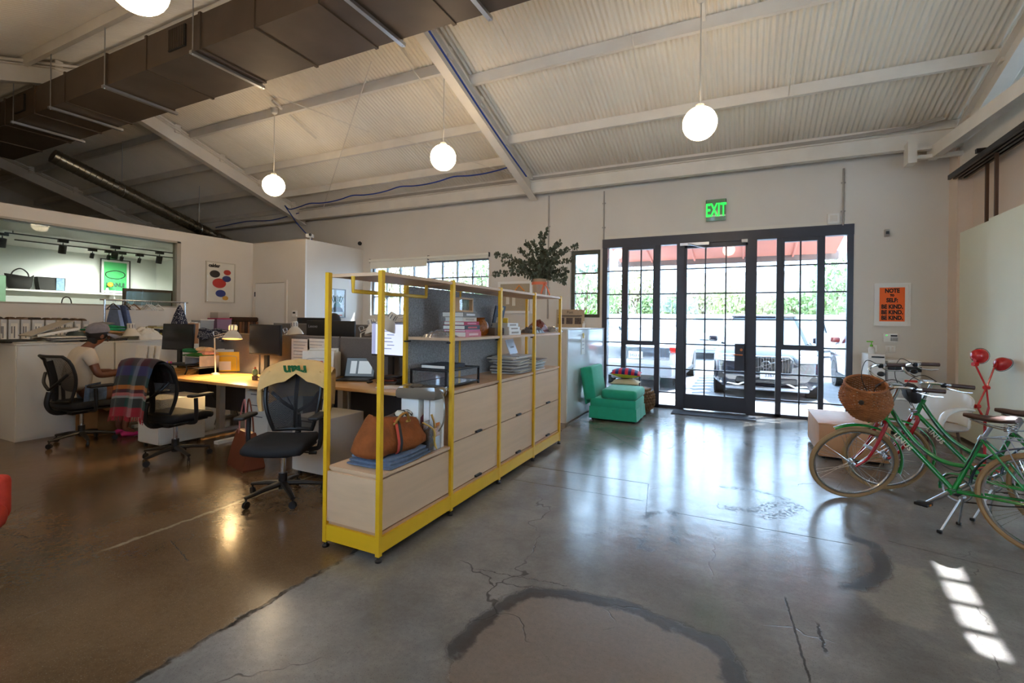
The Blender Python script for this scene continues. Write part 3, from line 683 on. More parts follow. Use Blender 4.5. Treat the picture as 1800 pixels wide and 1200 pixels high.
for x, z, r, col in ((-.2, .2, .15, (34, 30, 32)), (.22, .26, .11, (200, 50, 32)), (.2, .1, .13, (36, 52, 128)), (-.05, -.02, .2, (206, 44, 30)), (.0, -.27, .15, (36, 52, 128)), (.16, -.38, .09, (222, 164, 40))):
    MB().lathe([(r * h * .85, 0), (r * h * .85, .002)], 20).xf(Matrix.Scale(.7, 3, V((0, 1, 0))), (0, 0, 0)).xf(rotm(PI / 2), (x * w, -.016, z * h)).obj('colour_shape', M('print_%d_%d' % (col[0], col[2]), col, .6), t)
text('calder', .11 * h, black_ink, t, (-.22 * w, -.0165, .4 * h), bold=.006)
c, w, h = wrect(577, 606, 507, 558, X=-8.205)
t = framed('portrait_poster', 'small framed print of a dark figure on the office wall', 'poster', (-8.205, c.y, c.z), PI / 2, w, h, M('grey_frame', (150, 152, 155), .4), 0, .02, M('pale_grey_paper', (206, 214, 214), .6))
MB().ball((0, 0, 0), .5, 14, 8, (w * .42, .004, h * .3)).xf(None, (0, -.016, -.1 * h)).obj('printed_head', M('teal_ink', (50, 96, 92), .6), t)
MB().prism([(-.36 * w, -.3 * h), (.36 * w, -.3 * h), (.3 * w, -.17 * h), (.12 * w, -.12 * h), (-.12 * w, -.12 * h), (-.3 * w, -.17 * h)], -.019, -.012).obj('printed_shoulders', M('dark_ink', (32, 36, 40), .6), t, smooth=False)
b = MB()
for k in range(7): b.box(((k - 3) * .09 * w, -.017, (.12 + .04 * (k % 2)) * h), (.06 * w, .004, .22 * h), rotm(0, (k - 3) * .16, 0))
b.obj('printed_leaves', M('teal_ink'), t, smooth=False)
MB().b2(-.3 * w, .3 * w, -.018, -.012, -.42 * h, -.39 * h).obj('printed_stripe', M('red_ink', (214, 60, 50), .6), t, smooth=False)
c, w, h = wrect(876, 936, 495, 551, Y=YB)
t = framed('pin_board', 'white framed pin board on the back wall behind the yellow shelf', 'board', (c.x, YB, c.z), 0, w, h, white_paint, 0, .05, M('cork', (176, 160, 136), .8, var=.08, scale=60), glazed=False)
MB().tube([(-.02, -.03, .1), (.1, -.03, .24), (.22, -.03, .12)], .012, 6).obj('string_bunting', M('orange_string', (236, 150, 50), .6), t)
for x, z in ((-.16, -.05), (-.02, -.08)): MB().box((x, -.02, z), (.07, .008, .18)).obj('note_card', M('card', (226, 220, 206), .6), t, smooth=False)
# roller blinds
blind = M('blind_cream', (240, 236, 224), .7)
for k, (x0, x1, lb, dr_) in enumerate(((650, 752, 'left', .16), (753, 859, 'right', .05))):
    a, c = at(x0, 455, Y=YB - .05), at(x1, 453, Y=YB - .05)
    t = thing('roller_blind', 'cream roller blind over the %s half of the wide window' % lb, 'blind', (a.x, YB - .05, W3[3] + .03))
    L_ = c.x - a.x
    MB().cyl((0, 0, .03), (L_, 0, .03), .035, n=14).obj('roll', blind, t); MB().b2(.02, L_ - .02, -.004, 0, -dr_, .03).obj('fabric', blind, t, smooth=False)
    for x in (0, L_): MB().box((x, .02, .03), (.012, .06, .09)).obj('bracket', black_metal, t, smooth=False)
# small camera and lamp on the partition corner
c = at(545, 411, X=-8.27)
t = thing('security_camera', 'small white security camera on top of the office partition', 'camera', (c.x, c.y, PT))
MB().box((0, 0, .09), (.12, .3, .07), rotm(.1, 0, .7)).obj('body', white_paint, t, smooth=False); MB().cyl((.12, -.1, .09), (.16, -.135, .085), .03, n=12).obj('lens', black_plastic, t); MB().cyl((0, 0, 0), (0, 0, .07), .02, n=8).obj('stand', white_paint, t)
c = at(634, 428, Y=YB); t = thing('dome_camera', 'small black dome camera in the corner of the back wall', 'camera', (c.x, YB, c.z)); MB().ball((0, -.03, 0), .05, 12, 8).obj('dome', black_plastic, t); MB().box((0, -.01, .04), (.09, .02, .03)).obj('base', white_paint, t, smooth=False)

# ------------------------------------------------------------------ sliding white panels on the right
trk = thing('ceiling_track', 'black multi-rail track for sliding panels near the right edge', 'track', (2.6, 2, 3.47))
for k in range(4): MB().b2(-.12 + k * .055, -.09 + k * .055, 0, 6.35, 0, .06).obj('rail', black_metal, trk, smooth=False)
for y in (1.2, 3.4, 5.4): MB().box((-.02, y, .085), (.26, .05, .05)).obj('track_bracket', black_metal, trk, smooth=False)
cream = M('cream_panel', (234, 234, 214), .5, var=.02, scale=1.2)
bronze = M('bronze_rod', (96, 72, 58), .4, .7)
for k, (px0, px1, py, x, lb) in enumerate(((1685.5, 1742, 411, 2.65, 'tall cream sliding panel nearest the back wall'), (1742, 1905, 384, 2.58, 'tall cream sliding panel beside the right edge'))):
    a, c = at(px0, py, X=x), at(px1, py, X=x); ya, yb = a.y, c.y
    t = thing('room_divider', lb, 'divider', (x, yb, .03)); L_ = ya - yb; hz = a.z - .03
    MB().b2(-.02, .02, 0, L_, 0, hz).obj('board', cream, t, smooth=False)
    for q in ((L_ - .03, .12) if k == 0 else (L_ - .12, L_ * .3)): MB().box((0, q, (hz + 3.44) / 2), (.03, .03, 3.44 - hz)).obj('hanger_rod', bronze, t, smooth=False)
# ------------------------------------------------------------------ outside: ground, awning, cars, wall, planting
GZ = -.05
asphalt = M('asphalt', (126, 126, 130), .9, var=.12, scale=3, bump=.1, bscale=80)
struct(MB().b2(-60, 60, 10.35, 80, GZ - .1, GZ).obj('ground', asphalt, smooth=False), 'sunlit parking lot asphalt')
struct(MB().b2(-60, 60, 9.0, 10.35, GZ - .1, -.01).obj('sidewalk', M('pale_concrete', (196, 192, 186), .85, var=.06, scale=2), smooth=False), 'pale concrete walk outside the entrance')
line_w = M('road_paint', (235, 235, 232), .8)
lot = thing('parking_hatching', 'white painted hatching on the asphalt between the white car and the dark SUV', 'road marking', (-.88, 12.5, GZ))
for k in range(8): MB().box((0, -1.6 + k * .62, .004), (.5, .2, .008), rotm(0, 0, .7)).obj('painted_stripe', line_w, lot, smooth=False)
# awning
aw = thing('awning', 'coral pink canopy over the glazed entrance', 'awning', (-.45, 9.02, 2.6))
coral = M('coral_underside', (226, 146, 128), .7, var=.04, scale=2)
AX0, AX1 = -1.98, 1.98
MB().add([(AX0, 0, .52), (AX1, 0, .52), (AX1, 1.45, .2), (AX0, 1.45, .2), (AX0, 0, .56), (AX1, 0, .56), (AX1, 1.45, .24), (AX0, 1.45, .24)], [(0, 3, 2, 1), (4, 5, 6, 7), (0, 1, 5, 4), (1, 2, 6, 5), (2, 3, 7, 6), (3, 0, 4, 7)]).obj('canopy', coral, aw, smooth=False)
MB().b2(AX0 - .05, AX1 + .05, 1.42, 1.5, .1, .26).obj('fascia', M('awning_fascia', (128, 118, 116), .6), aw, smooth=False)
for x in (-1.3, -.45, .45, 1.3): MB().cyl((x, .02, .5), (x, 1.44, .18), .02, n=6).obj('awning_rib', coral, aw)

car_glass = M('car_glass', (120, 134, 146), .05, 0., coat=1.)
tyre_m = M('tyre_rubber', (34, 34, 36), .85, bump=.2, bscale=40); rim_m = M('car_rim', (170, 172, 176), .3, .9)
red_lens = M('red_lens', (206, 30, 26), .15, coat=1.); clear_lens = M('clear_lens', (214, 220, 226), .08, .4, coat=1.)
plate_m = M('plate_white', (240, 240, 236), .5); plate_ink = M('plate_ink', (34, 52, 110), .5); trim_black = M('car_trim', (30, 31, 34), .5)
def wheel_meshes():
    t = MB().lathe([(.235, -.1), (.29, -.11), (.33, -.1), (.345, -.07), (.345, .07), (.33, .1), (.29, .11), (.235, .1)], 26, R=rotm(0, PI / 2)).mesh('tyre', tyre_m)
    b = MB().lathe([(.235, -.1), (.22, .02), (.07, .04), (.06, .06), (.001, .06)], 26, R=rotm(0, PI / 2))
    for k in range(5): b.box((.055, .13 * math.cos(k * 2 * PI / 5), .13 * math.sin(k * 2 * PI / 5)), (.03, .2, .06), rotm(k * 2 * PI / 5, 0, 0))
    return t, b.mesh('rim', rim_m)
TY, RI = wheel_meshes()
def sect(y, zb, zs, w, zt, wt):
    return [(-.86 * w, y, zb), (.86 * w, y, zb), (w, y, zb + .16), (w, y, zs - .08), (.97 * w, y, zs), (wt, y, zt), (-wt, y, zt), (-.97 * w, y, zs), (-w, y, zs - .08), (-w, y, zb + .16)]
def car(name, label, loc, rz, paint, L_=4.7, w=.93, kind='sedan', cat='car'):
    t = thing(name, label, cat, loc, rz); h = L_ / 2                   # front towards -y
    sh, hood, deck, roof = {'sedan': (.86, .92, 1.02, 1.44), 'suv': (1.0, 1.08, 1.14, 1.75), 'pickup': (1.05, 1.12, 1.1, 1.85)}[kind]
    st = [(-h, .38, .62, w * .8, .7, w * .7), (-h + .07, .26, .74, w * .9, .84, w * .78), (-h + .3, .22, sh - .04, w, hood - .06, w * .84), (-h + 1.15, .22, sh, w, hood, w * .88)]
    yc0, yc1 = {'sedan': (-h + 1.2, h - .72), 'suv': (-h + 1.25, h - .12), 'pickup': (-h + 1.35, h - 2.1)}[kind]
    st += [(0, .22, sh + .03, w, deck, w * .9), (h - .55, .24, sh + .05, w, deck, w * .88), (h - .12, .3, sh, w * .95, deck - .03, w * .85), (h, .42, sh - .12, w * .86, deck - .16, w * .78)]
    MB().loft([sect(*q) for q in st]).obj('body', paint, t, ang=50)
    zb_ = (hood + deck) / 2 - .03; fr = {'sedan': (.85, 1.0), 'suv': (.75, .35), 'pickup': (.55, .15)}[kind]
    r0 = [(-.86 * w, yc0, zb_), (.86 * w, yc0, zb_), (.86 * w, yc1, zb_), (-.86 * w, yc1, zb_)]
    r1 = [(-.68 * w, yc0 + fr[0], roof - .05), (.68 * w, yc0 + fr[0], roof - .05), (.68 * w, yc1 - fr[1], roof - .05), (-.68 * w, yc1 - fr[1], roof - .05)]
    MB().loft([r0, r1]).obj('windows', car_glass, t, smooth=False)
    MB().rbox((0, (yc0 + fr[0] + yc1 - fr[1]) / 2, roof - .045), (1.4 * w, (yc1 - fr[1]) - (yc0 + fr[0]) + .1, .07), .03).obj('roof', paint, t)
    for i in range(4): MB().cyl(r0[i], r1[i], .045, n=6).obj('pillar', paint, t)
    for s in (-1, 1): MB().cyl((s * .87 * w, (yc0 + yc1) / 2, zb_), (s * .69 * w, (yc0 + yc1) / 2, roof - .05), .04, n=6).obj('pillar', trim_black, t)
    for sx in (-1, 1):
        for y in (-h + .88, h - .95):
            MB().lathe([(.40, -.02), (.40, .012)], 24, R=rotm(0, PI / 2)).xf(None, (sx * (w - .005), y, .36)).obj('wheel_arch', trim_black, t)
            o = link('wheel', TY, t, (sx * (w - .1), y, .345), (0, 0, 0 if sx > 0 else PI)); link('rim', RI, o)
        MB().rbox((sx * (w + .09), yc0 + .35, zb_ + .1), (.2, .12, .14), .04).obj('mirror', paint, t)
        MB().b2(sx * w - .012, sx * w + .012, -h + 1.3, h - 1.35, .28, .36).obj('side_sill', trim_black, t, smooth=False)
    return t, h, w
white_car = M('white_car_paint', (228, 230, 232), .22, coat=1.); dark_car = M('dark_blue_car_paint', (20, 25, 40), .2, .0, coat=1.)
red_car = M('maroon_car_paint', (120, 40, 38), .2, .2, coat=1.); silver_car = M('silver_car_paint', (176, 182, 190), .2, .5, coat=1.)
# white car, tail towards the glass
t, h, w = car('white_car', 'white car parked tail-first against the entrance, licence plate showing', (-2.19, 11.05 + 2.35, GZ), PI, white_car)
# local +y is the tail, turned towards the building
MB().rbox((0, h - .06, .84), (1.5, .16, .3), .04).obj('boot_panel', M('shaded_boot', (96, 106, 120), .15, .3, coat=1.), t)  # shade on the white car's tail put into the panel colour
for s in (-1, 1):
    MB().rbox((s * .72, h - .1, .93), (.42, .18, .13), .03).obj('tail_lamp', red_lens, t); MB().rbox((s * .64, h - .05, .89), (.24, .12, .05), .01).obj('reverse_lamp', clear_lens, t)
MB().rbox((0, h + .0, .46), (1.62, .14, .26), .05).obj('rear_bumper', M('bumper_grey', (150, 156, 166), .3), t); MB().rbox((0, h + .03, .3), (1.1, .1, .12), .03).obj('diffuser', trim_black, t)
pl = MB().rbox((0, h + .035, .8), (.32, .015, .16), .006).obj('licence_plate', plate_m, t)
text('5453 12', .09, plate_ink, pl, (0, h + .045, .79), (PI / 2, 0, PI), sx=.9)
MB().tube(smoothpts([(-.7, h - .55, 1.04), (0, h - .3, 1.1), (.7, h - .55, 1.04)]), .025, 6).obj('boot_spoiler', white_car, t)
# dark SUV, nose towards the glass
t, h, w = car('dark_suv', 'dark blue SUV parked facing the glass door, chrome grille', (.44, 10.85 + 2.45, GZ), 0, dark_car, 4.9, .98, 'suv')
g = MB().rbox((0, -h + .01, .72), (.86, .1, .3), .04).obj('grille', trim_black, t)
MB().tube([(-.44, -h - .05, .58), (-.46, -h - .05, .82), (-.4, -h - .05, .88), (.4, -h - .05, .88), (.46, -h - .05, .82), (.44, -h - .05, .58), (.38, -h - .05, .55), (-.38, -h - .05, .55)], .018, 6, closed=True).obj('grille_surround', chrome, g)
for k in range(17): MB().box((-.38 + k * .0475, -h - .05, .715), (.014, .03, .28)).obj('slat', chrome, g, smooth=False)
MB().tube([(.075 * math.cos(a), -h - .075, .72 + .075 * math.sin(a)) for a in [i * PI / 8 for i in range(16)]], .014, 6, closed=True).obj('emblem_ring', chrome, g)
MB().cyl((-.4, -h - .065, .58), (.4, -h - .065, .86), .012, n=6).obj('emblem_bar', chrome, g)
for s in (-1, 1):
    hl = MB().rbox((s * .71, -h + .1, .84), (.42, .2, .15), .03, rotm(0, 0, s * .35)).obj('headlamp', clear_lens, t); MB().box((s * .7, -h - .02, .84), (.3, .02, .03), rotm(0, 0, s * .35)).obj('daytime_light', plate_m, hl, smooth=False)
    MB().tube([(s * .25, -h - .03, .42), (s * .5, -h - .02, .3), (s * .85, -h + .12, .33)], .03, 6).obj('bumper_trim', chrome, t)
    MB().rbox((s * .72, -h + .07, .47), (.34, .12, .12), .03).obj('fog_lamp_recess', trim_black, t)
MB().rbox((0, -h - .0, .40), (1.1, .12, .1), .03).obj('lower_grille', trim_black, t); MB().rbox((0, -h + .0, .24), (1.5, .14, .08), .03).obj('skid_plate', alu, t)
pl = MB().rbox((.05, -h - .075, .52), (.32, .015, .16), .006).obj('licence_plate', plate_m, t); text('3367', .1, plate_ink, pl, (.06, -h - .085, .515), sx=.9)
for s in (-1, 1): MB().cyl((s * .62, -.3, 1.78), (s * .62, 1.7, 1.78), .02, n=6).obj('roof_rail', alu, t)
# white pickup in the lane, maroon car, far white car, silver car
p = at(1238, 632, z=GZ); t, h, w = car('pickup_truck', 'white pickup truck seen from behind, between the two nearest cars', (p.x, p.y + 2.6, GZ), PI, white_car, 5.4, .95, 'pickup', 'truck')
MB().rbox((0, h - .02, .86), (1.6, .1, .5), .04).obj('tailgate', white_car, t); MB().b2(-.35, .35, h + .03, h + .05, .82, .86).obj('tailgate_handle', trim_black, t, smooth=False); MB().rbox((0, h + .06, .5), (1.8, .2, .16), .04).obj('rear_bumper', chrome, t)
for s in (-1, 1): MB().rbox((s * .85, h - .01, .86), (.12, .1, .3), .02).obj('tail_lamp', red_lens, t)
t, h, w = car('maroon_car', 'maroon car at the right end of the entrance glass', (2.1 + .95, 13.1, GZ), PI, red_car, 4.6, .93, 'suv')
for s in (-1, 1): MB().rbox((s * .78, h - .08, .95), (.24, .16, .2), .03).obj('tail_lamp', red_lens, t)
p = at(1420, 634, z=GZ); t, h, w = car('far_white_car', 'distant white car across the lot behind the dark SUV', (p.x, p.y + 2.4, GZ), -.5, white_car, 4.8, .95, 'suv')
MB().rbox((0, -h + .02, .6), (.9, .1, .2), .03).obj('grille', trim_black, t); MB().rbox((0, -h + .0, .4), (1.7, .14, .16), .04).obj('front_bumper', trim_black, t)
p = at(1052, 652, z=GZ); t, h, w = car('silver_car', 'silver car glimpsed behind the white car at the left jamb', (p.x - .3, p.y + 2.0, GZ), PI - .2, silver_car, 4.6, .9)
for s in (-1, 1): MB().rbox((s * .7, h - .1, .9), (.35, .16, .12), .03).obj('tail_lamp', red_lens, t)
# block wall, white building with ladder, far shed
block = M('pale_block_wall', (224, 216, 206), .85, var=.05, scale=6)
bw = thing('block_wall', 'low pale block wall along the far side of the parking lot', 'wall', (0, 33, GZ))
MB().b2(-26, 26, 0, .2, 0, 2.0).obj('wall_face', block, bw, smooth=False); MB().b2(-26, 26, -.04, .24, 2.0, 2.1).obj('coping', block, bw, smooth=False)
for k in range(27): MB().b2(-26 + k * 2 - .01, -26 + k * 2 + .01, -.01, 0, 0, 2.0).obj('wall_joint', M('joint', (176, 168, 158), .9), bw, smooth=False)
bd = thing('white_building', 'plain white building rising behind the block wall, ladder on its side', 'building', (2.5, 44, GZ))
MB().b2(-7.5, 9.5, 0, 8, 0, 5.6).obj('wall_face', M('white_stucco', (236, 234, 230), .85), bd, smooth=False); MB().b2(-7.7, 9.7, -.2, 8.2, 5.6, 5.8).obj('parapet', M('grey_parapet', (186, 188, 192), .7), bd, smooth=False)
ld = MB()
for s in (0, .5): ld.cyl((3.4 + s, -.12, 1.5), (3.4 + s, -.12, 5.8), .03, n=6)
for k in range(11): ld.cyl((3.4, -.12, 1.7 + k * .38), (3.9, -.12, 1.7 + k * .38), .022, n=6)
ld.obj('ladder', M('grey_ladder', (110, 118, 132), .5), bd)
MB().cyl((7.0, -2, 0), (7.0, -2, 9), .14, n=8).obj('vent_stack', M('grey_parapet'), bd)
sh = thing('grey_shed', 'small grey roofed shed among the far shrubs left of the door', 'building', (at(1170, 530, Y=40).x, 40, GZ)); MB().b2(-1.3, 1.3, 0, 3, 0, 2.6).obj('wall_face', white_wall, sh, smooth=False); MB().b2(-1.6, 1.6, -.3, 3.2, 2.9, 4.0).obj('roof', M('grey_parapet'), sh, smooth=False)
for s in (-1, 1): MB().cyl((s * 1.2, -.2, 0), (s * 1.2, -.2, 3), .1, n=8).obj('post', trim_black, sh)
# planting
leafm = [M('leaf_dark', (128, 148, 96), .6, var=.3, scale=3), M('leaf_light', (176, 190, 130), .6, var=.3, scale=3), M('leaf_olive', (176, 172, 134), .6, var=.25, scale=3)]
bark = M('bark', (98, 78, 60), .85, var=.2)
def leaves(n, R_, size, seed=0, flat=.6):
    rnd = random.Random(seed); b = MB()
    for _ in range(n):
        v = V((rnd.gauss(0, 1), rnd.gauss(0, 1), rnd.gauss(0, 1))).normalized() * (rnd.random() ** .45)
        c = V((v.x * R_[0], v.y * R_[1], v.z * R_[2])); q = Euler((rnd.uniform(0, 6), rnd.uniform(0, 6), rnd.uniform(0, 6))).to_matrix(); s = size * rnd.uniform(.6, 1.3)
        b.add([c + q @ V(p) * s for p in ((-.5, 0, 0), (0, -.22, .06), (.5, 0, 0), (0, .22, .06))], [(0, 1, 2, 3)])
    return b
def shrub(name, label, x, y, R_, z, k, n=700, size=.3, trunk=True):
    t = thing(name, label, 'tree' if name == 'tree' else 'shrub', (x, y, GZ)); o = leaves(n, R_, size, sum(map(ord, label))).xf(None, (0, 0, z)).obj('foliage', leafm[k], t, smooth=False); o['kind'] = 'stuff'
    b = MB().cyl((0, 0, 0), (0, 0, z), .12, .06, n=8)
    for j in range(5): a = j * 1.26; b.cyl((0, 0, z * .6), (R_[0] * .6 * math.cos(a), R_[1] * .6 * math.sin(a), z + R_[2] * .4), .05, .02, n=6)
    b.obj('trunk', bark, t)
for px, Y, R_, z, k, nm, lb in ((1085, 40, (2.2, 1.2, 1.6), 3.2, 0, 'shrub', 'pale shrub behind the block wall seen at the left glass column'), (1120, 37.5, (1.9, 1.1, 2.0), 3.8, 2, 'shrub', 'loose shrub beyond the wall seen through the left casement'),
        (1143, 34.6, (.9, .8, 1.0), 2.4, 0, 'shrub', 'rounded dark green bush left of the door post'), (1186, 36.6, (1.1, .8, 1.1), 2.6, 0, 'shrub', 'dark green bush in front of the grey shed'),
        (1240, 37.6, (1.8, 1.1, 1.5), 2.9, 2, 'shrub', 'flowering hedge above the pickup truck'), (1290, 35.4, (1.7, 1.0, 1.4), 2.7, 1, 'shrub', 'light green hedge seen through the right side of the door'),
        (1350, 37.8, (2.4, 1.0, 1.0), 2.5, 2, 'shrub', 'low hedge below the ladder of the white building'), (1415, 35.6, (2.2, 1.0, 1.0), 2.6, 0, 'shrub', 'low hedge seen through the right casement'), (1472, 41, (2.4, 1.6, 2.4), 4.0, 0, 'tree', 'green tree beyond the maroon car')):
    p = at(px, 560, Y=Y); shrub(nm, lb, p.x, Y, R_, z, k, 650, .42)
for px, Y, R_, z, k, lb, n in ((1030, 21, (1.6, 1.2, 1.6), 2.6, 0, 'leafy tree outside the narrow sash window', 900), (668, 16, (2.2, 1.5, 2.2), 3.2, 1, 'sunlit tree outside the left end of the wide window', 900), (800, 20, (1.2, 1.0, 2.2), 3.2, 1, 'thin sunlit tree outside the middle of the wide window', 500), (850, 16.5, (.8, .8, 1.5), 2.8, 0, 'small tree outside the right end of the wide window', 400)):
    p = at(px, 500, Y=Y); shrub('tree', lb, p.x, Y, R_, z, k, n, .26)
# strap-leaf plant right outside the sash window
p = at(1018, 556, Y=9.35); t = thing('strap_leaf_plant', 'bright green strap-leaf plant outside the narrow sash window', 'plant', (p.x, 9.45, GZ))
bright_leaf = M('bright_leaf', (120, 190, 40), .45, var=.25, scale=6); rnd = random.Random(5)
MB().lathe([(.16, 0), (.22, .02), (.26, 1.1), (.24, 1.1), (.001, 1.08)], 16).obj('planter', M('grey_planter', (130, 126, 120), .7), t)
for k in range(34):
    a = rnd.uniform(0, 2 * PI); ln = rnd.uniform(.45, .85); rise = rnd.uniform(.3, .75); pts = []
    for j in range(7):
        s = j / 6; pts.append(V((math.cos(a) * ln * s * .8, math.sin(a) * ln * s * .35, 1.08 + rise * math.sin(s * 2.0))))
    b = MB(); side = V((-math.sin(a), math.cos(a), 0)); vs = []
    for j, q in enumerate(pts): ww = .022 * math.sin(min(1, (j + 1.2) / 7) * PI) + .004; vs += [q - side * ww, q + V((0, 0, -.006)), q + side * ww]
    b.add(vs, [(3 * j + c, 3 * j + c + 1, 3 * j + c + 4, 3 * j + c + 3) for j in range(6) for c in (0, 1)]); b.obj('leaf', bright_leaf, t, ang=80)
# ------------------------------------------------------------------ yellow shelving unit
yellow = M('yellow_powder_coat', (228, 176, 28), .42, var=.03, scale=9)
maple = M('maple_veneer', (214, 178, 142), .45, var=.07, scale=3, stretch=(1, .35, 6))
maple_edge = M('maple_edge', (190, 146, 108), .5)
felt = M('grey_felt', (158, 154, 150), .95, var=.28, scale=70, bump=.3, bscale=220)
pA, pB, pE = at(660.5, 986, z=0), at(572, 960, z=0), at(985, 780, z=0)
SX1, SX0, SY0, SY1 = (pA.x + pE.x) / 2, pB.x, (pA.y + pB.y) / 2, pE.y
SH = 1.80; NB = 4; BL = (SY1 - SY0) / NB
shelf = thing('shelving_unit', 'long yellow steel shelving unit with maple cabinets in mid-room', 'shelf', ((SX0 + SX1) / 2, SY0, 0))
HW = (SX1 - SX0) / 2; PW = .03
for i in range(NB + 1):
    for s in (-1, 1):
        o = MB().b2(s * HW - PW / 2, s * HW + PW / 2, i * BL - PW / 2, i * BL + PW / 2, .035, SH).obj('post', yellow, shelf, smooth=False)
        MB().lathe([(.001, 0), (.022, 0), (.024, .012), (.012, .02), (.01, .036)], 12).obj('levelling_foot', black_plastic, o, (s * HW, i * BL, 0))
for s in (-1, 1):
    for i in range(NB): MB().b2(s * HW - .012, s * HW + .012, i * BL + PW / 2, (i + 1) * BL - PW / 2, .05, .15).obj('kick_plate', yellow, shelf, smooth=False)
for y in (0, NB * BL): MB().b2(-HW + PW / 2, HW - PW / 2, y - .012, y + .012, .05, .15).obj('kick_plate', yellow, shelf, smooth=False)
LOW, CAB, MID = .53, .95, 1.357
def cab(i, z1, parts):
    y0, y1 = i * BL + PW / 2 + .004, (i + 1) * BL - PW / 2 - .004; a = HW - .01
    c = MB().b2(-a, a - .02, y0, y1, .155, z1 - .02).obj('cabinet_body', maple, shelf, smooth=False)
    MB().b2(-a - .005, a + .012, y0 - .01, y1 + .01, z1 - .02, z1).obj('cabinet_top', maple, shelf, smooth=False)
    MB().b2(-a - .005, a + .004, y0 - .01, y1 + .01, .15, .17).obj('cabinet_base', maple_edge, shelf, smooth=False)
    zz = [.175 + (z1 - .03 - .175) * k / parts for k in range(parts + 1)]
    for k in range(parts):
        d = MB().b2(a - .018, a + .004, y0, y1, zz[k] + .003, zz[k + 1] - .005).obj('cabinet_door', maple, shelf, smooth=False)
        if i: MB().box((a + .014, (y0 + y1) / 2 + .02, zz[k] + .014), (.022, .09, .016)).obj('pull_handle', black_metal, d, smooth=False)
cab(0, LOW, 1)
for i in (1, 2, 3): cab(i, CAB, 2)
MB().b2(-HW + .006, HW - .006, -.006, .012, .175, LOW - .03).obj('end_panel', maple, shelf, smooth=False)
for i in (1, 2, 3):
    MB().b2(-HW + .012, HW + .008, i * BL + .016, (i + 1) * BL - .016, MID - .022, MID).obj('middle_shelf', maple, shelf, smooth=False)
for i in range(NB): MB().b2(-HW + .012, HW + .008, i * BL + .016, (i + 1) * BL - .016, SH - .03, SH - .008).obj('top_shelf', maple, shelf, smooth=False)
for i in (1, 2):
    for z0, z1 in ((CAB, MID - .022), (MID, SH - .03)): MB().b2(-HW - .012, -HW + .012, i * BL + PW / 2, (i + 1) * BL - PW / 2, z0 + .003, z1 - .003).obj('felt_panel', felt, shelf, smooth=False)
MB().tube([(-.01, .0, SH - .03), (-.01, .0, SH - .125), (-.01, BL - .02, SH - .125), (-.01, BL - .02, SH - .03)], .013, 8).obj('hanging_rail', yellow, shelf, ang=60)
for i in (1, 2, 3):
    for s in (-1, 1): MB().box((s * (HW - .02), i * BL, MID - .035), (.03, .05, .012)).obj('shelf_bracket', black_metal, shelf, smooth=False)

def mk(name, rgb, **k): return M(name, rgb, **k)
paper = M('paper', (232, 226, 214), .7, var=.03, scale=20); paper2 = M('paper_aged', (206, 194, 174), .8, var=.05, scale=20)
def book(label, loc, rz, w, d, h, rgb, name='book', cat='book', group=None, spine_txt=None):
    "lying book: w along the spine, d across, h thick; spine faces -y"
    t = thing(name, label, cat, loc, rz, group); cm = M('cover_%d_%d_%d' % rgb, rgb, .5)
    MB().b2(-w / 2 + .004, w / 2 - .004, -d / 2 + .004, d / 2 - .006, .004, h - .004).obj('pages', paper, t, smooth=False)
    MB().b2(-w / 2, w / 2, -d / 2, d / 2, 0, .004).b2(-w / 2, w / 2, -d / 2, d / 2, h - .004, h).b2(-w / 2, w / 2, -d / 2, -d / 2 + .004, .004, h - .004).obj('cover', cm, t, smooth=False)
    if spine_txt: MB().b2(-w * .3, w * .3, -d / 2 - .001, -d / 2, h * .3, h * .7).obj('spine_band', M('cover_%d_%d_%d' % spine_txt, spine_txt, .5), t, smooth=False)
    return t
# --- bay with stacked books and the picture frame (spines to the walkway, +X)
sx = SX1 - .13; z = MID
bk = [('pink patterned book at the bottom of the stack beside the grey felt', (206, 120, 128), .25, .21, .045, (230, 190, 190)), ('pink striped book second from the bottom of the felt-side stack', (208, 96, 128), .25, .21, .016, None), ('black and red book in the middle of the felt-side stack', (52, 50, 58), .245, .22, .036, (190, 60, 70)),
      ('crimson book below the cream one in the felt-side stack', (176, 30, 66), .25, .2, .03, (220, 130, 150)), ('cream book second from the top of the felt-side stack', (220, 208, 186), .22, .18, .036, (180, 160, 140)), ('thick dark book wrapped in plastic on top of the stack', (120, 110, 100), .24, .21, .042, (226, 226, 226))]
py = at(815, 584, X=sx).y
for k, (lb, rgb, w, d, h, sp) in enumerate(bk):
    book(lb, (sx - .005 * k, py - .005 * (k % 3) - .01, z), PI / 2 + .02 * (k % 2), w, d, h, rgb, spine_txt=sp, group='books stacked on the middle shelf'); z += h + .0005
t = framed('photo_frame', 'small wooden box frame with a photo standing on the stacked books', 'picture frame', (sx - .02, py - .01, z + .062), PI / 2, .23, .12, M('light_wood', (206, 164, 120), .5), 0, .014, M('photo_print', (150, 160, 140), .4, var=.4, scale=30), depth=.05)
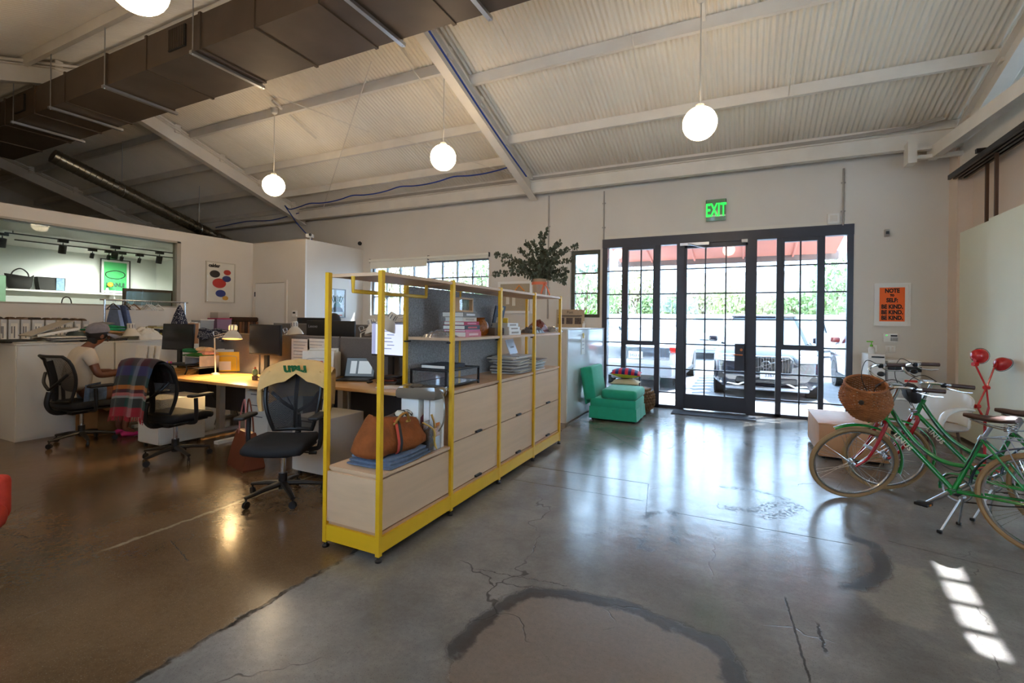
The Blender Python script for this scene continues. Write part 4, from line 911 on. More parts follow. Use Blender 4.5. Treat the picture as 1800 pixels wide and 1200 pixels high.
# crumpled clear plastic left of the books
clear = glass_mat('clear_plastic', (236, 238, 240), .22, .15, .12)
def crumple(name, label, cat, loc, size, mat, seed, rz=0, n=16, amp=.35):
    rnd = random.Random(seed); b = MB(); H = {}
    for i in range(n + 1):
        for j in range(n + 1): H[i, j] = rnd.uniform(1 - amp, 1 + amp)
    def fn(u, v):
        i, j = round(u * n), round(v * n); e = (math.sin(u * PI) * math.sin(v * PI)) ** .45 if 0 < u < 1 and 0 < v < 1 else 0
        return ((u - .5) * size[0] * (1 + .1 * (H[i, j] - 1)), (v - .5) * size[1] * (1 + .1 * (H[j, i] - 1)), e * size[2] * H[i, j] + .001)
    b.grid(fn, n, n); return tag(b.obj(name, mat, None, loc, (0, 0, rz), ang=25), label, cat)
t = crumple('plastic_wrap', 'crumpled clear plastic lying left of the stacked books', 'wrapping', (sx - .05, py - .28, MID + .001), (.2, .24, .05), clear, 3)
# amber glass vase-like ornament
c = at(842, 582, X=SX1 - .22)
t = thing('amber_vase', 'knobbly amber ornament behind the stacked books', 'ornament', (c.x, c.y, MID))
MB().lathe([(.001, 0), (.07, 0), (.09, .03), (.095, .08), (.08, .12), (.05, .15), (.06, .165), (.055, .165), (.04, .15)], 18).obj('body', M('amber', (150, 84, 30), .25, var=.4, scale=60, bump=.5, bscale=90), t)
# leaning magazine on felt, books on bay 2
c = at(866, 546, X=SX0 + .09)
t = thing('leaning_magazine', 'dark illustrated magazine leaning on the felt panel', 'magazine', (SX0 + .1, c.y, MID), PI / 2)
R_ = rotm(.22); MB().box((0, 0, .15), (.22, .012, .30), None).xf(R_, (0, -.02, 0)).obj('cover', M('magazine_blue', (58, 70, 84), .4, var=.5, scale=25), t, smooth=False)
b = MB(); b.box((0, -.0072, .27), (.12, .001, .03)).xf(R_, (0, -.02, 0)); b.obj('title_band', M('gold_ink', (206, 176, 90), .4), t, smooth=False)
MB().box((0, -.0072, .12), (.1, .001, .12)).xf(R_, (0, -.02, 0)).obj('cover_picture', M('cover_motif', (170, 150, 120), .5, var=.5, scale=40), t, smooth=False)
c = at(893, 584, X=SX1 - .12); z = MID
for k, (lb, rgb, w, d, h) in enumerate((('thick white book at the bottom of the short stack near the third post', (226, 222, 214), .27, .2, .045), ('slim white book in the middle of the short stack', (232, 228, 220), .25, .2, .034), ('white book with grey title on top of the short stack', (222, 222, 218), .24, .18, .036))):
    book(lb, (SX1 - .14, c.y - .015 * k, z), PI / 2, w, d, h, rgb, spine_txt=(150, 140, 130), group='books stacked on the middle shelf'); z += h + .0005
tag(MB().rbox((0, 0, .025), (.05, .05, .05), .004).obj('yellow_box', M('yellow_card', (220, 186, 50), .5), None, (SX1 - .15, c.y - .0, z), (0, 0, .3)), 'tiny yellow box on top of the short white book stack', 'box')
t = thing('dark_case', 'flat brown case with a dark cord, left of the short white book stack', 'case', (SX1 - .2, c.y - .26, MID), PI / 2); MB().rbox((0, 0, .035), (.2, .24, .07), .008).obj('body', M('taupe_cloth', (96, 78, 62), .7), t); MB().tube(smoothpts([(-.05, -.12, .03), (.0, -.15, .05), (.06, -.13, .03), (.02, -.12, .015)], 5), .004, 5).obj('cord', black_plastic, t)
c = at(955, 577, X=SX1 - .16)
crumple('plastic_bag', 'clear plastic bag of accessories on the middle shelf, last bay', 'bag', (SX1 - .17, c.y - .3, MID + .001), (.2, .3, .07), M('grey_accessories', (92, 92, 98), .35, var=.5, scale=30), 5); crumple('plastic_bag', 'clear plastic sleeve at the far end of the middle shelf', 'bag', (SX1 - .15, c.y + .25, MID + .001), (.22, .3, .06), clear, 9)
crumple('folded_pouch', 'rust red folded pouch on the middle shelf in the last bay', 'pouch', (SX1 - .25, c.y + .05, MID + .001), (.2, .3, .15), M('rust_leather', (112, 48, 32), .5, var=.2, scale=12), 11, amp=.12)
# --- cabinet top: glass display box with a dark book, paper piles
ca = at(805, 672, X=SX1 - .09); t = thing('glass_display_box', 'black framed glass display box on the cabinet top', 'display box', (SX1 - .24, ca.y + .05, CAB), PI / 2)
gw, gd, gh = .5, .34, .13
for x in (-1, 1):
    for y in (-1, 1):
        MB().b2(x * gw / 2 - .007, x * gw / 2 + .007, y * gd / 2 - .007, y * gd / 2 + .007, 0, gh + .02).obj('leg', black_metal, t, smooth=False)
for z in (.025, gh + .013):
    for y in (-1, 1): MB().b2(-gw / 2, gw / 2, y * gd / 2 - .006, y * gd / 2 + .006, z - .006, z + .006).obj('frame_edge', black_metal, t, smooth=False)
    for x in (-1, 1): MB().b2(x * gw / 2 - .006, x * gw / 2 + .006, -gd / 2, gd / 2, z - .006, z + .006).obj('frame_edge', black_metal, t, smooth=False)
for y in (-1, 1): MB().b2(-gw / 2, gw / 2, y * gd / 2 - .002, y * gd / 2 + .002, .03, gh).obj('pane', glass_mat('picture_glass'), t, smooth=False)
for x in (-1, 1): MB().b2(x * gw / 2 - .002, x * gw / 2 + .002, -gd / 2, gd / 2, .03, gh).obj('pane', glass_mat('picture_glass'), t, smooth=False)
MB().b2(-gw / 2, gw / 2, -gd / 2, gd / 2, gh + .008, gh + .018).obj('lid_pane', glass_mat('picture_glass'), t, smooth=False); MB().b2(-gw / 2, gw / 2, -gd / 2, gd / 2, .022, .03).obj('mirror_base', M('mirror', (220, 225, 230), .05, 1.), t, smooth=False)
book('dark slate book lying on the glass display box', (SX1 - .25, ca.y + .02, CAB + gh + .021), PI / 2, .3, .24, .03, (38, 44, 54))
def pile(name, label, loc, n, w, d, h, mats, seed, rz=0, jit=.03, tilt=0, cat='papers'):
    rnd = random.Random(seed); t = thing(name, label, cat, loc, rz); z = 0
    for k in range(n):
        th = h / n * rnd.uniform(.5, 1.4); MB().box((rnd.uniform(-jit, jit), rnd.uniform(-jit, jit), z + th / 2), (w * rnd.uniform(.85, 1.05), d * rnd.uniform(.85, 1.05), th * .92), rotm(0, tilt * rnd.uniform(-1, 1), rnd.uniform(-.15, .15))).obj('sheet_bundle', mats[k % len(mats)], t, smooth=False); z += th
    return t, z
clearp = M('plastic_sleeve', (196, 194, 192), .25, var=.2, scale=8)
c = at(905, 650, X=SX1 - .15)
t, z = pile('paper_pile', 'tall untidy pile of papers and plastic sleeves on the cabinet top', (SX1 - .2, c.y, CAB), 22, .3, .36, .19, [paper, clearp, M('grey_card', (120, 112, 106), .6), paper2], 4)
t, z = pile('paper_pile', 'smaller pile of sleeves and samples beside the tall paper pile', (SX1 - .18, c.y + .45, CAB), 12, .26, .3, .13, [clearp, paper, M('grey_card')], 6)
t = thing('sketch_board', 'pale leaning board with dark sketches on the paper pile', 'board', (SX1 - .3, c.y + .22, CAB + .19), PI / 2 + .2); MB().box((0, 0, .07), (.34, .008, .17), rotm(-.35)).obj('board', M('pale_lilac_card', (206, 208, 220), .5), t, smooth=False)
for k in range(3): MB().ball((-.04 + k * .05, -.007 - .0, .06), .014, 8, 6, (1, .3, 1)).obj('sketch_dot', black_ink, t)
# --- low cabinet: jeans, suede bag, pouches, binders
lz = LOW; denim = M('denim', (96, 110, 132), .85, var=.2, scale=30, bump=.2, bscale=150)
def soft_slab(b, w, d, h, c=(0, 0, 0), seed=1, wob=.01, n=12):
    rnd = random.Random(seed); ph = [rnd.uniform(0, 6) for _ in range(4)]
    rings = []
    for k, (e, zz) in enumerate(((.94, 0), (1.0, .25), (1.0, .7), (.93, 1.0), (.6, 1.05), (.05, 1.06))):
        ring = []
        for j in range(n * 4):
            a = 2 * PI * j / (n * 4); r = 1 / max(abs(math.cos(a)), abs(math.sin(a))) ** .8
            w_ = 1 + wob * 6 * math.sin(3 * a + ph[k % 4]) * .3
            ring.append((c[0] + math.cos(a) * r * w / 2 * e * w_, c[1] + math.sin(a) * r * d / 2 * e * w_, c[2] + h * zz + wob * math.sin(2 * a + ph[1]) * zz))
        rings.append(ring)
    return b.loft(rings)
c = at(648, 806, z=lz); cxx = (SX0 + SX1) / 2
t = thing('folded_jeans', 'pair of folded blue jeans under the suede bag on the low cabinet', 'jeans', (cxx + .03, SY0 + .33, lz), .05)
for k in range(3): soft_slab(MB(), .38 - .02 * k, .5 - .03 * k, .022, (0, 0, .021 * k), 20 + k, .004).obj('fold', denim, t)
suede = M('tan_suede', (142, 74, 26), .9, var=.3, scale=9, bump=.5, bscale=45)
t = thing('suede_bag', 'slouchy tan suede handbag with a red and black stripe on the low cabinet', 'handbag', (cxx + .04, SY0 + .31, lz + .072), PI / 2 - .12)
b = MB(); rings = []; n = 24
prof = [(0, .50, .12), (.025, .56, .14), (.08, .55, .135), (.14, .5, .10), (.19, .47, .065), (.215, .46, .028)]
for k, (zz, L_, D_) in enumerate(prof):
    ring = []; f_ = zz / .215
    for j in range(n):
        a = 2 * PI * j / n; ca_, sa_ = math.cos(a), math.sin(a); u = math.copysign(abs(ca_) ** .55, ca_); q = max(0, (-u - .35) / .65)
        lift = .085 * f_ * q ** 1.5 * (1 - .35 * q) - .05 * f_ * max(0, u - .2)
        ring.append((u * L_ / 2 * (1 - .14 * f_ * q) + .02 * f_, math.copysign(abs(sa_) ** .6, sa_) * D_ * (1 + .1 * math.sin(6 * u + k * 1.7)), zz + lift + .006 * math.sin(9 * u + k * 1.3)))
    rings.append(ring)
rings.append([(x * .97, y * .2, z_ - .012) for x, y, z_ in rings[-1]])
b.loft(rings).obj('body', suede, t, ang=70)
for off, nm, mm in ((.02, 'red_stripe', M('red_stripe_leather', (196, 62, 40), .5)), (.045, 'black_stripe', M('black_stripe_leather', (26, 22, 22), .5))):
    b = MB(); vs = []
    for j in range(10):
        zz = .005 + .2 * j / 9; D_ = np.interp(zz, [p[0] for p in prof], [p[2] for p in prof]); xx = -.1 + off + .07 * (j / 9) ** 1.5
        vs += [(xx - .011, -D_ * 1.14 - .006, zz), (xx + .011, -D_ * 1.14 - .006, zz)]
    b.add(vs, [(2 * j, 2 * j + 1, 2 * j + 3, 2 * j + 2) for j in range(9)]); b.obj(nm, mm, t, ang=80)
brass = M('brass', (200, 160, 84), .3, 1.)
for x in (-.02, .1): MB().rbox((x, -.075, .185), (.04, .01, .014), .003).obj('buckle', brass, t)
MB().tube(smoothpts([(-.02, -.075, .19), (0, -.1, .24), (.06, -.1, .25), (.1, -.08, .19)], 5), .009, 6).obj('handle', M('ochre_leather', (170, 116, 40), .6), t)
MB().tube(smoothpts([(.2, -.12, .16), (.27, -.16, .1), (.27, -.17, .0), (.31, -.15, -.03), (.33, -.1, .03)], 5), .018, 6, flat=.3).obj('strap', M('mustard_leather', (196, 156, 60), .6), t)
MB().tube([(.31, -.1, .2), (.32, -.115, .15), (.325, -.12, .1)], .008, 6).obj('zip_chain', brass, t); MB().rbox((.325, -.125, .07), (.03, .006, .06), .004).obj('hang_tag', M('tag_tan', (196, 150, 110), .6), t)
dk = M('dark_brown_leather', (72, 42, 26), .5, var=.2, scale=10)
t = thing('studded_bag', 'dark brown studded bag behind the suede bag', 'handbag', (cxx - .07, SY0 + .48, lz + .001), PI / 2); soft_slab(MB(), .34, .15, .25, (0, 0, 0), 31, .012).obj('body', dk, t)
for k in range(5): MB().ball((-.12 + k * .06, -.08, .21), .009, 8, 6).obj('stud', chrome, t)
chev = bpy.data.materials.new('chevron_weave'); chev.use_nodes = True; nt = chev.node_tree; wv_ = nt.nodes.new('ShaderNodeTexWave'); wv_.wave_profile = 'TRI'; wv_.inputs['Scale'].default_value = 9; wv_.inputs['Distortion'].default_value = 0
tc_ = nt.nodes.new('ShaderNodeTexCoord'); cmb = nt.nodes.new('ShaderNodeCombineXYZ'); sp_ = nt.nodes.new('ShaderNodeSeparateXYZ'); nt.links.new(tc_.outputs['Object'], sp_.inputs[0])
pg = nt.nodes.new('ShaderNodeMath'); pg.operation = 'PINGPONG'; pg.inputs[1].default_value = .03; nt.links.new(sp_.outputs[0], pg.inputs[0]); ad = nt.nodes.new('ShaderNodeMath'); nt.links.new(pg.outputs[0], ad.inputs[0]); nt.links.new(sp_.outputs[2], ad.inputs[1]); nt.links.new(ad.outputs[0], cmb.inputs[0]); nt.links.new(cmb.outputs[0], wv_.inputs[0])
cr = nt.nodes.new('ShaderNodeValToRGB'); cr.color_ramp.interpolation = 'CONSTANT'; cr.color_ramp.elements[0].color = (.02, .018, .016, 1); cr.color_ramp.elements[1].position = .5; cr.color_ramp.elements[1].color = (.6, .55, .44, 1); nt.links.new(wv_.outputs[0], cr.inputs[0]); nt.links.new(cr.outputs[0], nt.nodes['Principled BSDF'].inputs[0])
t = thing('chevron_pouch', 'black and cream chevron woven pouch perched behind the suede bag', 'pouch', (cxx - .05, SY0 + .62, lz + .001), PI / 2 + .1); MB().rbox((0, 0, .225), (.3, .1, .12), .04, rotm(.3, .12)).obj('body', chev, t); MB().rbox((0, .02, .09), (.28, .14, .18), .05).obj('lower_body', dk, t)
t = thing('plastic_bag', 'clear plastic bag with a dark garment hanging over the low cabinet edge', 'bag', (SX1 - .09, SY0 + .64, lz), PI / 2); soft_slab(MB(), .17, .13, .19, (0, 0, 0), 41, .02).obj('film', clear, t, ang=20); soft_slab(MB(), .12, .09, .15, (0, 0, .005), 42, .012).obj('garment', M('black_cloth', (30, 30, 33), .8), t)
t = thing('wine_strap_bag', 'dark wine red strap bag beside the binders', 'handbag', (SX1 - .19, SY0 + .70, lz + .001), PI / 2); soft_slab(MB(), .12, .1, .24, (0, 0, 0), 43, .012).obj('body', M('wine_leather', (82, 16, 30), .6), t)
bx = cxx - .03; by = SY0 + BL - .1
for k, (rgb, off, w_, lb) in enumerate((((232, 230, 226), 0, .16, 'wide white box file standing on the low cabinet'), ((224, 224, 220), .115, .05, 'white folder with a green tab beside the box file'), ((226, 224, 218), .17, .05, 'white folder with an orange tab, outermost of the files'))):
    t = thing('file_folder', lb, 'folder', (bx + off + .02 * (k > 0), by, lz), 0)
    MB().rbox((0, 0, .185 - .0), (w_, .12 + .05 * (k == 0), .37), .004).obj('body', M('file_white', (230, 228, 222), .5), t)
    if k: MB().b2(w_ / 2 - .002, w_ / 2 + .002, -.05, -.0, .1 + (.15 if k == 1 else 0), .2 + (.15 if k == 1 else 0)).obj('tab', M('tab_green' if k == 1 else 'tab_orange', (60, 150, 100) if k == 1 else (224, 130, 50), .6), t, smooth=False)
t = thing('patent_pouch', 'shiny grey patent pouch lying on the box files', 'pouch', (bx + .06, by - .01, lz + .375), .1); soft_slab(MB(), .36, .22, .085, (0, 0, 0), 51, .008).obj('body', M('grey_patent', (112, 104, 92), .12, coat=1.), t); MB().tube(smoothpts([(.17, -.02, .06), (.23, -.08, -.0), (.24, -.1, -.14), (.2, -.1, -.22)], 5), .006, 6).obj('strap', M('grey_patent'), t)
# --- vase with eucalyptus on the top shelf
c = at(948, 519, X=(SX0 + SX1) / 2 + .06)
vy = c.y; t = thing('vase', 'tan vase with a coral ribbon on the shelf top', 'vase', (c.x, vy, SH - .007)); MB().lathe([(.001, 0), (.07, 0), (.085, .01), (.09, .1), (.085, .19), (.08, .2), (.072, .19), (.07, .02), (.001, .015)], 24).obj('body', M('kraft_vase', (168, 138, 108), .35), t)
rib = M('coral_ribbon', (222, 112, 70), .5); MB().lathe([(.092, .13), (.094, .14), (.094, .16), (.09, .165)], 24).obj('ribbon_band', rib, t)
for s, a in ((-1, .6), (1, .2)):
    MB().tube(smoothpts([(.08, -.05, .145), (.1 + .02 * s, -.07, .1), (.1 + .05 * s, -.07, .03), (.1 + .055 * s, -.06, -.005)], 5), .012, 6, flat=.25).obj('ribbon_tail', rib, t)
t = thing('eucalyptus_bunch', 'big spray of dark green eucalyptus branches in the ribboned vase', 'plant', (c.x, vy, SH + .02))
euc = M('eucalyptus_leaf', (84, 88, 66), .6, var=.3, scale=30); stem_m = M('eucalyptus_stem', (84, 70, 50), .7)
rnd = random.Random(12)
ends = [(-.62, .40), (-.52, .28), (-.66, .1), (-.3, .5), (-.2, .62), (-.1, .56), (0, .68), (.08, .76), (.1, .5), (.2, .5), (.3, .64), (.38, .5), (.5, .52), (.46, .32), (.42, .2), (.4, .1), (.36, -.02), (-.12, .36), (.05, .4), (.2, .3), (-.3, .26), (.26, .4), (-.42, .16)]
for k, (ex, ez) in enumerate(ends):
    side = V((RGT.x, RGT.y, 0)) * ex * .8 + V((-RGT.y, RGT.x, 0)) * rnd.uniform(-.22, .22); end = side + V((0, 0, ez * .72 + .16))
    pts = smoothpts([V((0, 0, .0)), V((side.x * .12, side.y * .12, .17)), V((side.x * .5, side.y * .5, .17 + ez * .45 + .03)), end], 6)
    br = MB().tube(pts, [.004 * (1 - .7 * i / len(pts)) for i in range(len(pts))], 5).obj('branch', stem_m, t)
    b = MB()
    for i in range(4, len(pts)):
        for q in range(8):
            p = pts[i] + (pts[i] - pts[i - 1]) * rnd.random(); a = Euler((rnd.uniform(0, 6), rnd.uniform(0, 6), rnd.uniform(0, 6))).to_matrix(); s = rnd.uniform(.022, .038); o_ = a @ V((s * .7, 0, 0))
            b.add([p + o_ + a @ V(w_) * s for w_ in ((-.6, 0, 0), (-.2, -.42, .1), (.4, -.36, .1), (.7, 0, 0), (.4, .36, .1), (-.2, .42, .1))], [(0, 1, 2, 3), (0, 3, 4, 5)])
    o = b.obj('leaves', euc, br, smooth=False); o['kind'] = 'stuff'

# ------------------------------------------------------------------ white counter, newspaper, note
c0 = at(996, 744, z=0); CNX = c0.x; CNY = c0.y; ch_ = 1.37
t = thing('counter_block', 'white waist-high counter with a glossy side behind the green chair', 'counter', (CNX, CNY, 0))
MB().b2(-.75, -.012, 0, YB - CNY - .01, 0, ch_).obj('body', white_wall, t, smooth=False); MB().b2(-.012, 0, .02, YB - CNY - .02, .02, ch_ - .005).obj('gloss_panel', M('gloss_white', (232, 238, 240), .12, coat=.6), t, smooth=False); MB().b2(-.76, .005, -.005, YB - CNY - .01, ch_, ch_ + .012).obj('counter_top', white_paint, t, smooth=False)
p = at(1025, 605, X=CNX + .004); t = thing('pinned_note', 'paper note with a yellow tape pinned on the glossy counter side', 'note', (CNX + .003, p.y, p.z), PI / 2); MB().b2(-.09, .09, -.004, 0, -.16, .14).obj('sheet', M('note_white', (244, 244, 240), .6), t, smooth=False); MB().b2(-.035, .035, -.007, -.003, .1, .18).obj('tape', M('yellow_card'), t, smooth=False)
for k in range(3): MB().b2(-.06, .06 - .02 * k, -.006, -.004, .05 - k * .06, .056 - k * .06).obj('written_line', plate_ink, t, smooth=False)
p = at(1005, 570, Y=YB - .1); t = thing('newspaper_page', 'mounted brown newspaper page standing on the counter against the wall', 'newspaper', (p.x - .05, YB - .03, ch_ + .012)); nw, nh = .56, .34
MB().box((0, -.02, nh / 2), (nw, .012, nh), rotm(-.05)).obj('page', M('newsprint', (188, 164, 136), .8, var=.06, scale=30), t, smooth=False)
text('Post', .07, black_ink, t, (0, -.035, nh * .84), rot=(PI / 2 - .05, 0, 0))
for k in range(3): MB().box((-.18 + k * .17, -.034 + .003, nh * .36), (.13, .004, .12), rotm(-.05)).obj('photo_block', M('news_photo', (90, 76, 70), .8, var=.5, scale=40), t, smooth=False)
MB().box((0, -.031, nh * .65), (.48, .003, .014), rotm(-.05)).obj('headline', black_ink, t, smooth=False)
MB().box((0, -.03, nh * .59), (.42, .003, .008), rotm(-.05)).obj('text_line', black_ink, t, smooth=False)
tag(MB().lathe([(.001, 0), (.03, 0), (.03, .07), (.012, .09), (.012, .12), (.001, .12)], 14).obj('glue_bottle', white_paint, None, (p.x + .27, YB - .2, ch_ + .012)), 'small white bottle on the counter beside the newspaper page', 'bottle')

# ------------------------------------------------------------------ green slipper chair, cushions, pouf, doormat
green_f = M('emerald_upholstery', (24, 168, 130), .75, var=.06, scale=14, bump=.15, bscale=160, sheen=.3)
g0, g1, g2 = at(1116, 745.5, z=0), at(1031, 736, z=0), at(1131, 731, z=0)
gw_, gd_ = (g0 - g1).length, (g2 - g0).length; t = thing('slipper_chair', 'armless emerald green upholstered chair by the entrance', 'chair', ((g1.x + g0.x) / 2, (g0.y + g2.y) / 2, 0))
gw_ = max(.7, gw_); gd_ = max(.66, gd_)
MB().rbox((.03, 0, .26), (gw_ - .04, gd_ - .03, .16), .03).obj('seat_base', green_f, t)
def skirt():
    b = MB(); n = 64; rings = []
    for zz, e in ((.21, 1.0), (.12, 1.012), (.03, 1.03)):
        ring = []
        for j in range(n):
            a = 2 * PI * j / n; r = 1 / max(abs(math.cos(a)), abs(math.sin(a))); f = 1 + (.012 * math.sin(9 * a) + .006 * math.sin(17 * a + 1)) * (.21 - zz) / .18
            ring.append((.03 + math.cos(a) * r * (gw_ - .03) / 2 * e * f, math.sin(a) * r * (gd_ - .02) / 2 * e * f, zz))
        rings.append(ring)
    return b.loft(rings, caps=False)
skirt().obj('skirt', green_f, t, ang=50)
MB().rbox((.12, 0, .405), (gw_ - .2, gd_ - .0, .15), .05, seg=3).obj('seat_cushion', green_f, t)
MB().rbox((-gw_ / 2 + .02, 0, .55), (.17, gd_ - .03, .5), .035, rotm(0, -.16, 0), seg=3).obj('backrest', green_f, t)
MB().rbox((-gw_ / 2 - .055, 0, .5), (.03, gd_ - .06, .56), .01, rotm(0, -.16, 0)).obj('back_piping', green_f, t)
for x in (-1, 1):
    for y in (-1, 1): MB().cyl((x * (gw_ / 2 - .06) + .03, y * (gd_ / 2 - .06), 0), (x * (gw_ / 2 - .06) + .03, y * (gd_ / 2 - .06), .2), .02, n=8).obj('leg', black_plastic, t)
wick = M('seagrass', (128, 94, 64), .85, var=.3, scale=20, bump=.5, bscale=60)
p = at(1140, 727, z=0); t = thing('seagrass_pouf', 'round woven seagrass pouf behind the green chair', 'pouf', (-1.66, 8.2, 0)); b = MB(); pr_ = .35
prof = []
for k in range(9):
    zz = .02 + k * .043; R0 = pr_ - .07 * ((k - 4) / 4) ** 4; prof += [(R0 - .02, zz - .018), (R0, zz), (R0 - .02, zz + .018)]
b.lathe([(.001, 0)] + prof + [(.001, .39)], 36); b.obj('woven_body', wick, t)
ball = MB().ball((0, 0, 0), .021, 6, 5).mesh('knot', wick)
for k in range(9):
    for j in range(34):
        a = 2 * PI * (j + .5 * (k % 2)) / 34
        if math.sin(a) < .35: link('knot', ball, t, ((pr_ - .07 * ((k - 4) / 4) ** 4 - .005) * math.cos(a), (pr_ - .07 * ((k - 4) / 4) ** 4 - .005) * math.sin(a), .025 + k * .043))
def pillow(b, w, d, h, n=16):
    def f(sg): return lambda u, v: ((u - .5) * w * (1 - .1 * math.sin(v * PI)), (v - .5) * d * (1 - .1 * math.sin(u * PI)), sg * h / 2 * (math.sin(u * PI) * math.sin(v * PI)) ** .5 if 0 < u < 1 and 0 < v < 1 else 0)
    b.grid(f(1), n, n); b.m = 1; b.grid(f(-1), n, n); return b
stripe = bpy.data.materials.new('red_blue_stripe'); stripe.use_nodes = True; nt = stripe.node_tree; tc_ = nt.nodes.new('ShaderNodeTexCoord'); sp_ = nt.nodes.new('ShaderNodeSeparateXYZ'); nt.links.new(tc_.outputs['Object'], sp_.inputs[0])
md = nt.nodes.new('ShaderNodeMath'); md.operation = 'MULTIPLY_ADD'; md.inputs[1].default_value = 9.6; md.inputs[2].default_value = .1; nt.links.new(sp_.outputs[0], md.inputs[0]); fr_ = nt.nodes.new('ShaderNodeMath'); fr_.operation = 'FRACT'; nt.links.new(md.outputs[0], fr_.inputs[0])
cr = nt.nodes.new('ShaderNodeValToRGB'); cr.color_ramp.interpolation = 'CONSTANT'; cr.color_ramp.elements[0].color = (*lin((200, 24, 52)), 1); cr.color_ramp.elements[1].position = .5; cr.color_ramp.elements[1].color = (*lin((26, 30, 98)), 1); nt.links.new(fr_.outputs[0], cr.inputs[0]); nt.links.new(cr.outputs[0], nt.nodes['Principled BSDF'].inputs[0]); nt.nodes['Principled BSDF'].inputs['Roughness'].default_value = .8
MATS['red_blue_stripe'] = stripe
o = pillow(MB(), .48, .44, .15).obj('cushion', M('cream_cushion', (222, 206, 176), .85), None, (-1.78, 8.15, .395 + .07), (0, 0, .1), ang=60); tag(o, 'plain cream cushion under the striped cushion on the pouf', 'cushion')
o = pillow(MB(), .52, .46, .17).obj('cushion', [stripe, M('yellow_velvet', (214, 190, 50), .8)], None, (-1.78, 8.16, .395 + .145 + .085), (.03, .05, .15), ang=60); tag(o, 'red and navy striped cushion with a yellow underside', 'cushion')
a, c = at(1203, 727, z=0), at(1305, 745, z=0)
o = MB().rbox((0, 0, .006), (1.25, .42, .012), .004).obj('doormat', M('charcoal_mat', (66, 68, 76), .95, var=.2, scale=60, bump=.4, bscale=200), None, ((C['P1'] + C['G3']) / 2 - .0, YB - .32, .0)); tag(o, 'dark doormat in front of the glass door', 'doormat')
# ------------------------------------------------------------------ bicycles
bgreen = M('bike_green', (16, 132, 52), .22, coat=1.); bred = M('bike_red', (176, 20, 26), .25, coat=1.); tan_tyre = M('tan_tyre', (166, 130, 88), .8); navy = M('navy_fender', (26, 32, 54), .3, coat=.6)
brown_l = M('brown_leather', (70, 42, 32), .45, var=.15, scale=14); wicker_m = M('wicker', (156, 92, 46), .6, var=.3, scale=25); cream_ink = M('cream_lettering', (226, 222, 190), .5)
WR = .335; WB = 1.12; KB = .06
def ring(c, R_, r, n=48, m=8, mat=None):
    return MB().tube([V(c) + V((R_ * math.cos(2 * PI * k / n), 0, R_ * math.sin(2 * PI * k / n))) for k in range(n)], r, m, closed=True)
TYRE = ring((0, 0, 0), WR - .018, .018).mesh('tyre', tan_tyre); RIM = ring((0, 0, 0), WR - .042, .011, m=6).mesh('rim', chrome)
HUB = MB().cyl((0, -.05, 0), (0, .05, 0), .016, n=12).lathe([(.03, -.035), (.03, -.03)], 14, R=rotm(PI / 2)).lathe([(.03, .03), (.03, .035)], 14, R=rotm(PI / 2)).mesh('hub', chrome)
SPK = MB().cyl((.028, .0, 0), (WR - .045, 0, 0), .0016, n=4, caps=False).mesh('spoke', chrome)
REF = MB().rbox((0, 0, 0), (.07, .012, .022), .004).mesh('reflector', M('clear_reflector', (226, 230, 232), .2))
def arc(R_, a0, a1, n=24): return [V((R_ * math.cos(math.radians(a0 + (a1 - a0) * k / n)), 0, R_ * math.sin(math.radians(a0 + (a1 - a0) * k / n)))) for k in range(n + 1)]
def fender(c, R_, a0, a1, w, mat, parent, mx=None):
    b = MB(); rings = []
    for p in arc(1, a0, a1): rings.append([V(c) + p * (R_ - .02 * abs(math.sin(t)) ** 2 * 0 + .012 * math.cos(t)) + V((0, w * math.sin(t), 0)) for t in (-1.4, -.9, -.45, 0, .45, .9, 1.4)])
    b.loft(rings, closed=False, caps=False)
    if mx: b.v = [tuple(mx @ V(v)) for v in b.v]
    return b.obj('fender', mat, parent, ang=60)
def wheel(name, c, parent, mx=None, spin=0.):
    o = link(name, TYRE, parent)
    o.matrix_local = (mx or Matrix.Identity(4)) @ Matrix.Translation(c) @ Matrix.Rotation(spin, 4, 'Y')
    link('rim', RIM, o); link('hub', HUB, o)
    for k in range(28):
        a = 2 * PI * k / 28; s = (-1) ** k; link('spoke', SPK, o, (0, s * .028, 0), (0, a + .16 * (1 if k % 4 < 2 else -1), -s * .085))
    link('reflector', REF, o, (WR * .55 * math.cos(2.2), -.0, WR * .55 * math.sin(2.2)), (0, -2.2 + PI / 2, 0))
    return o
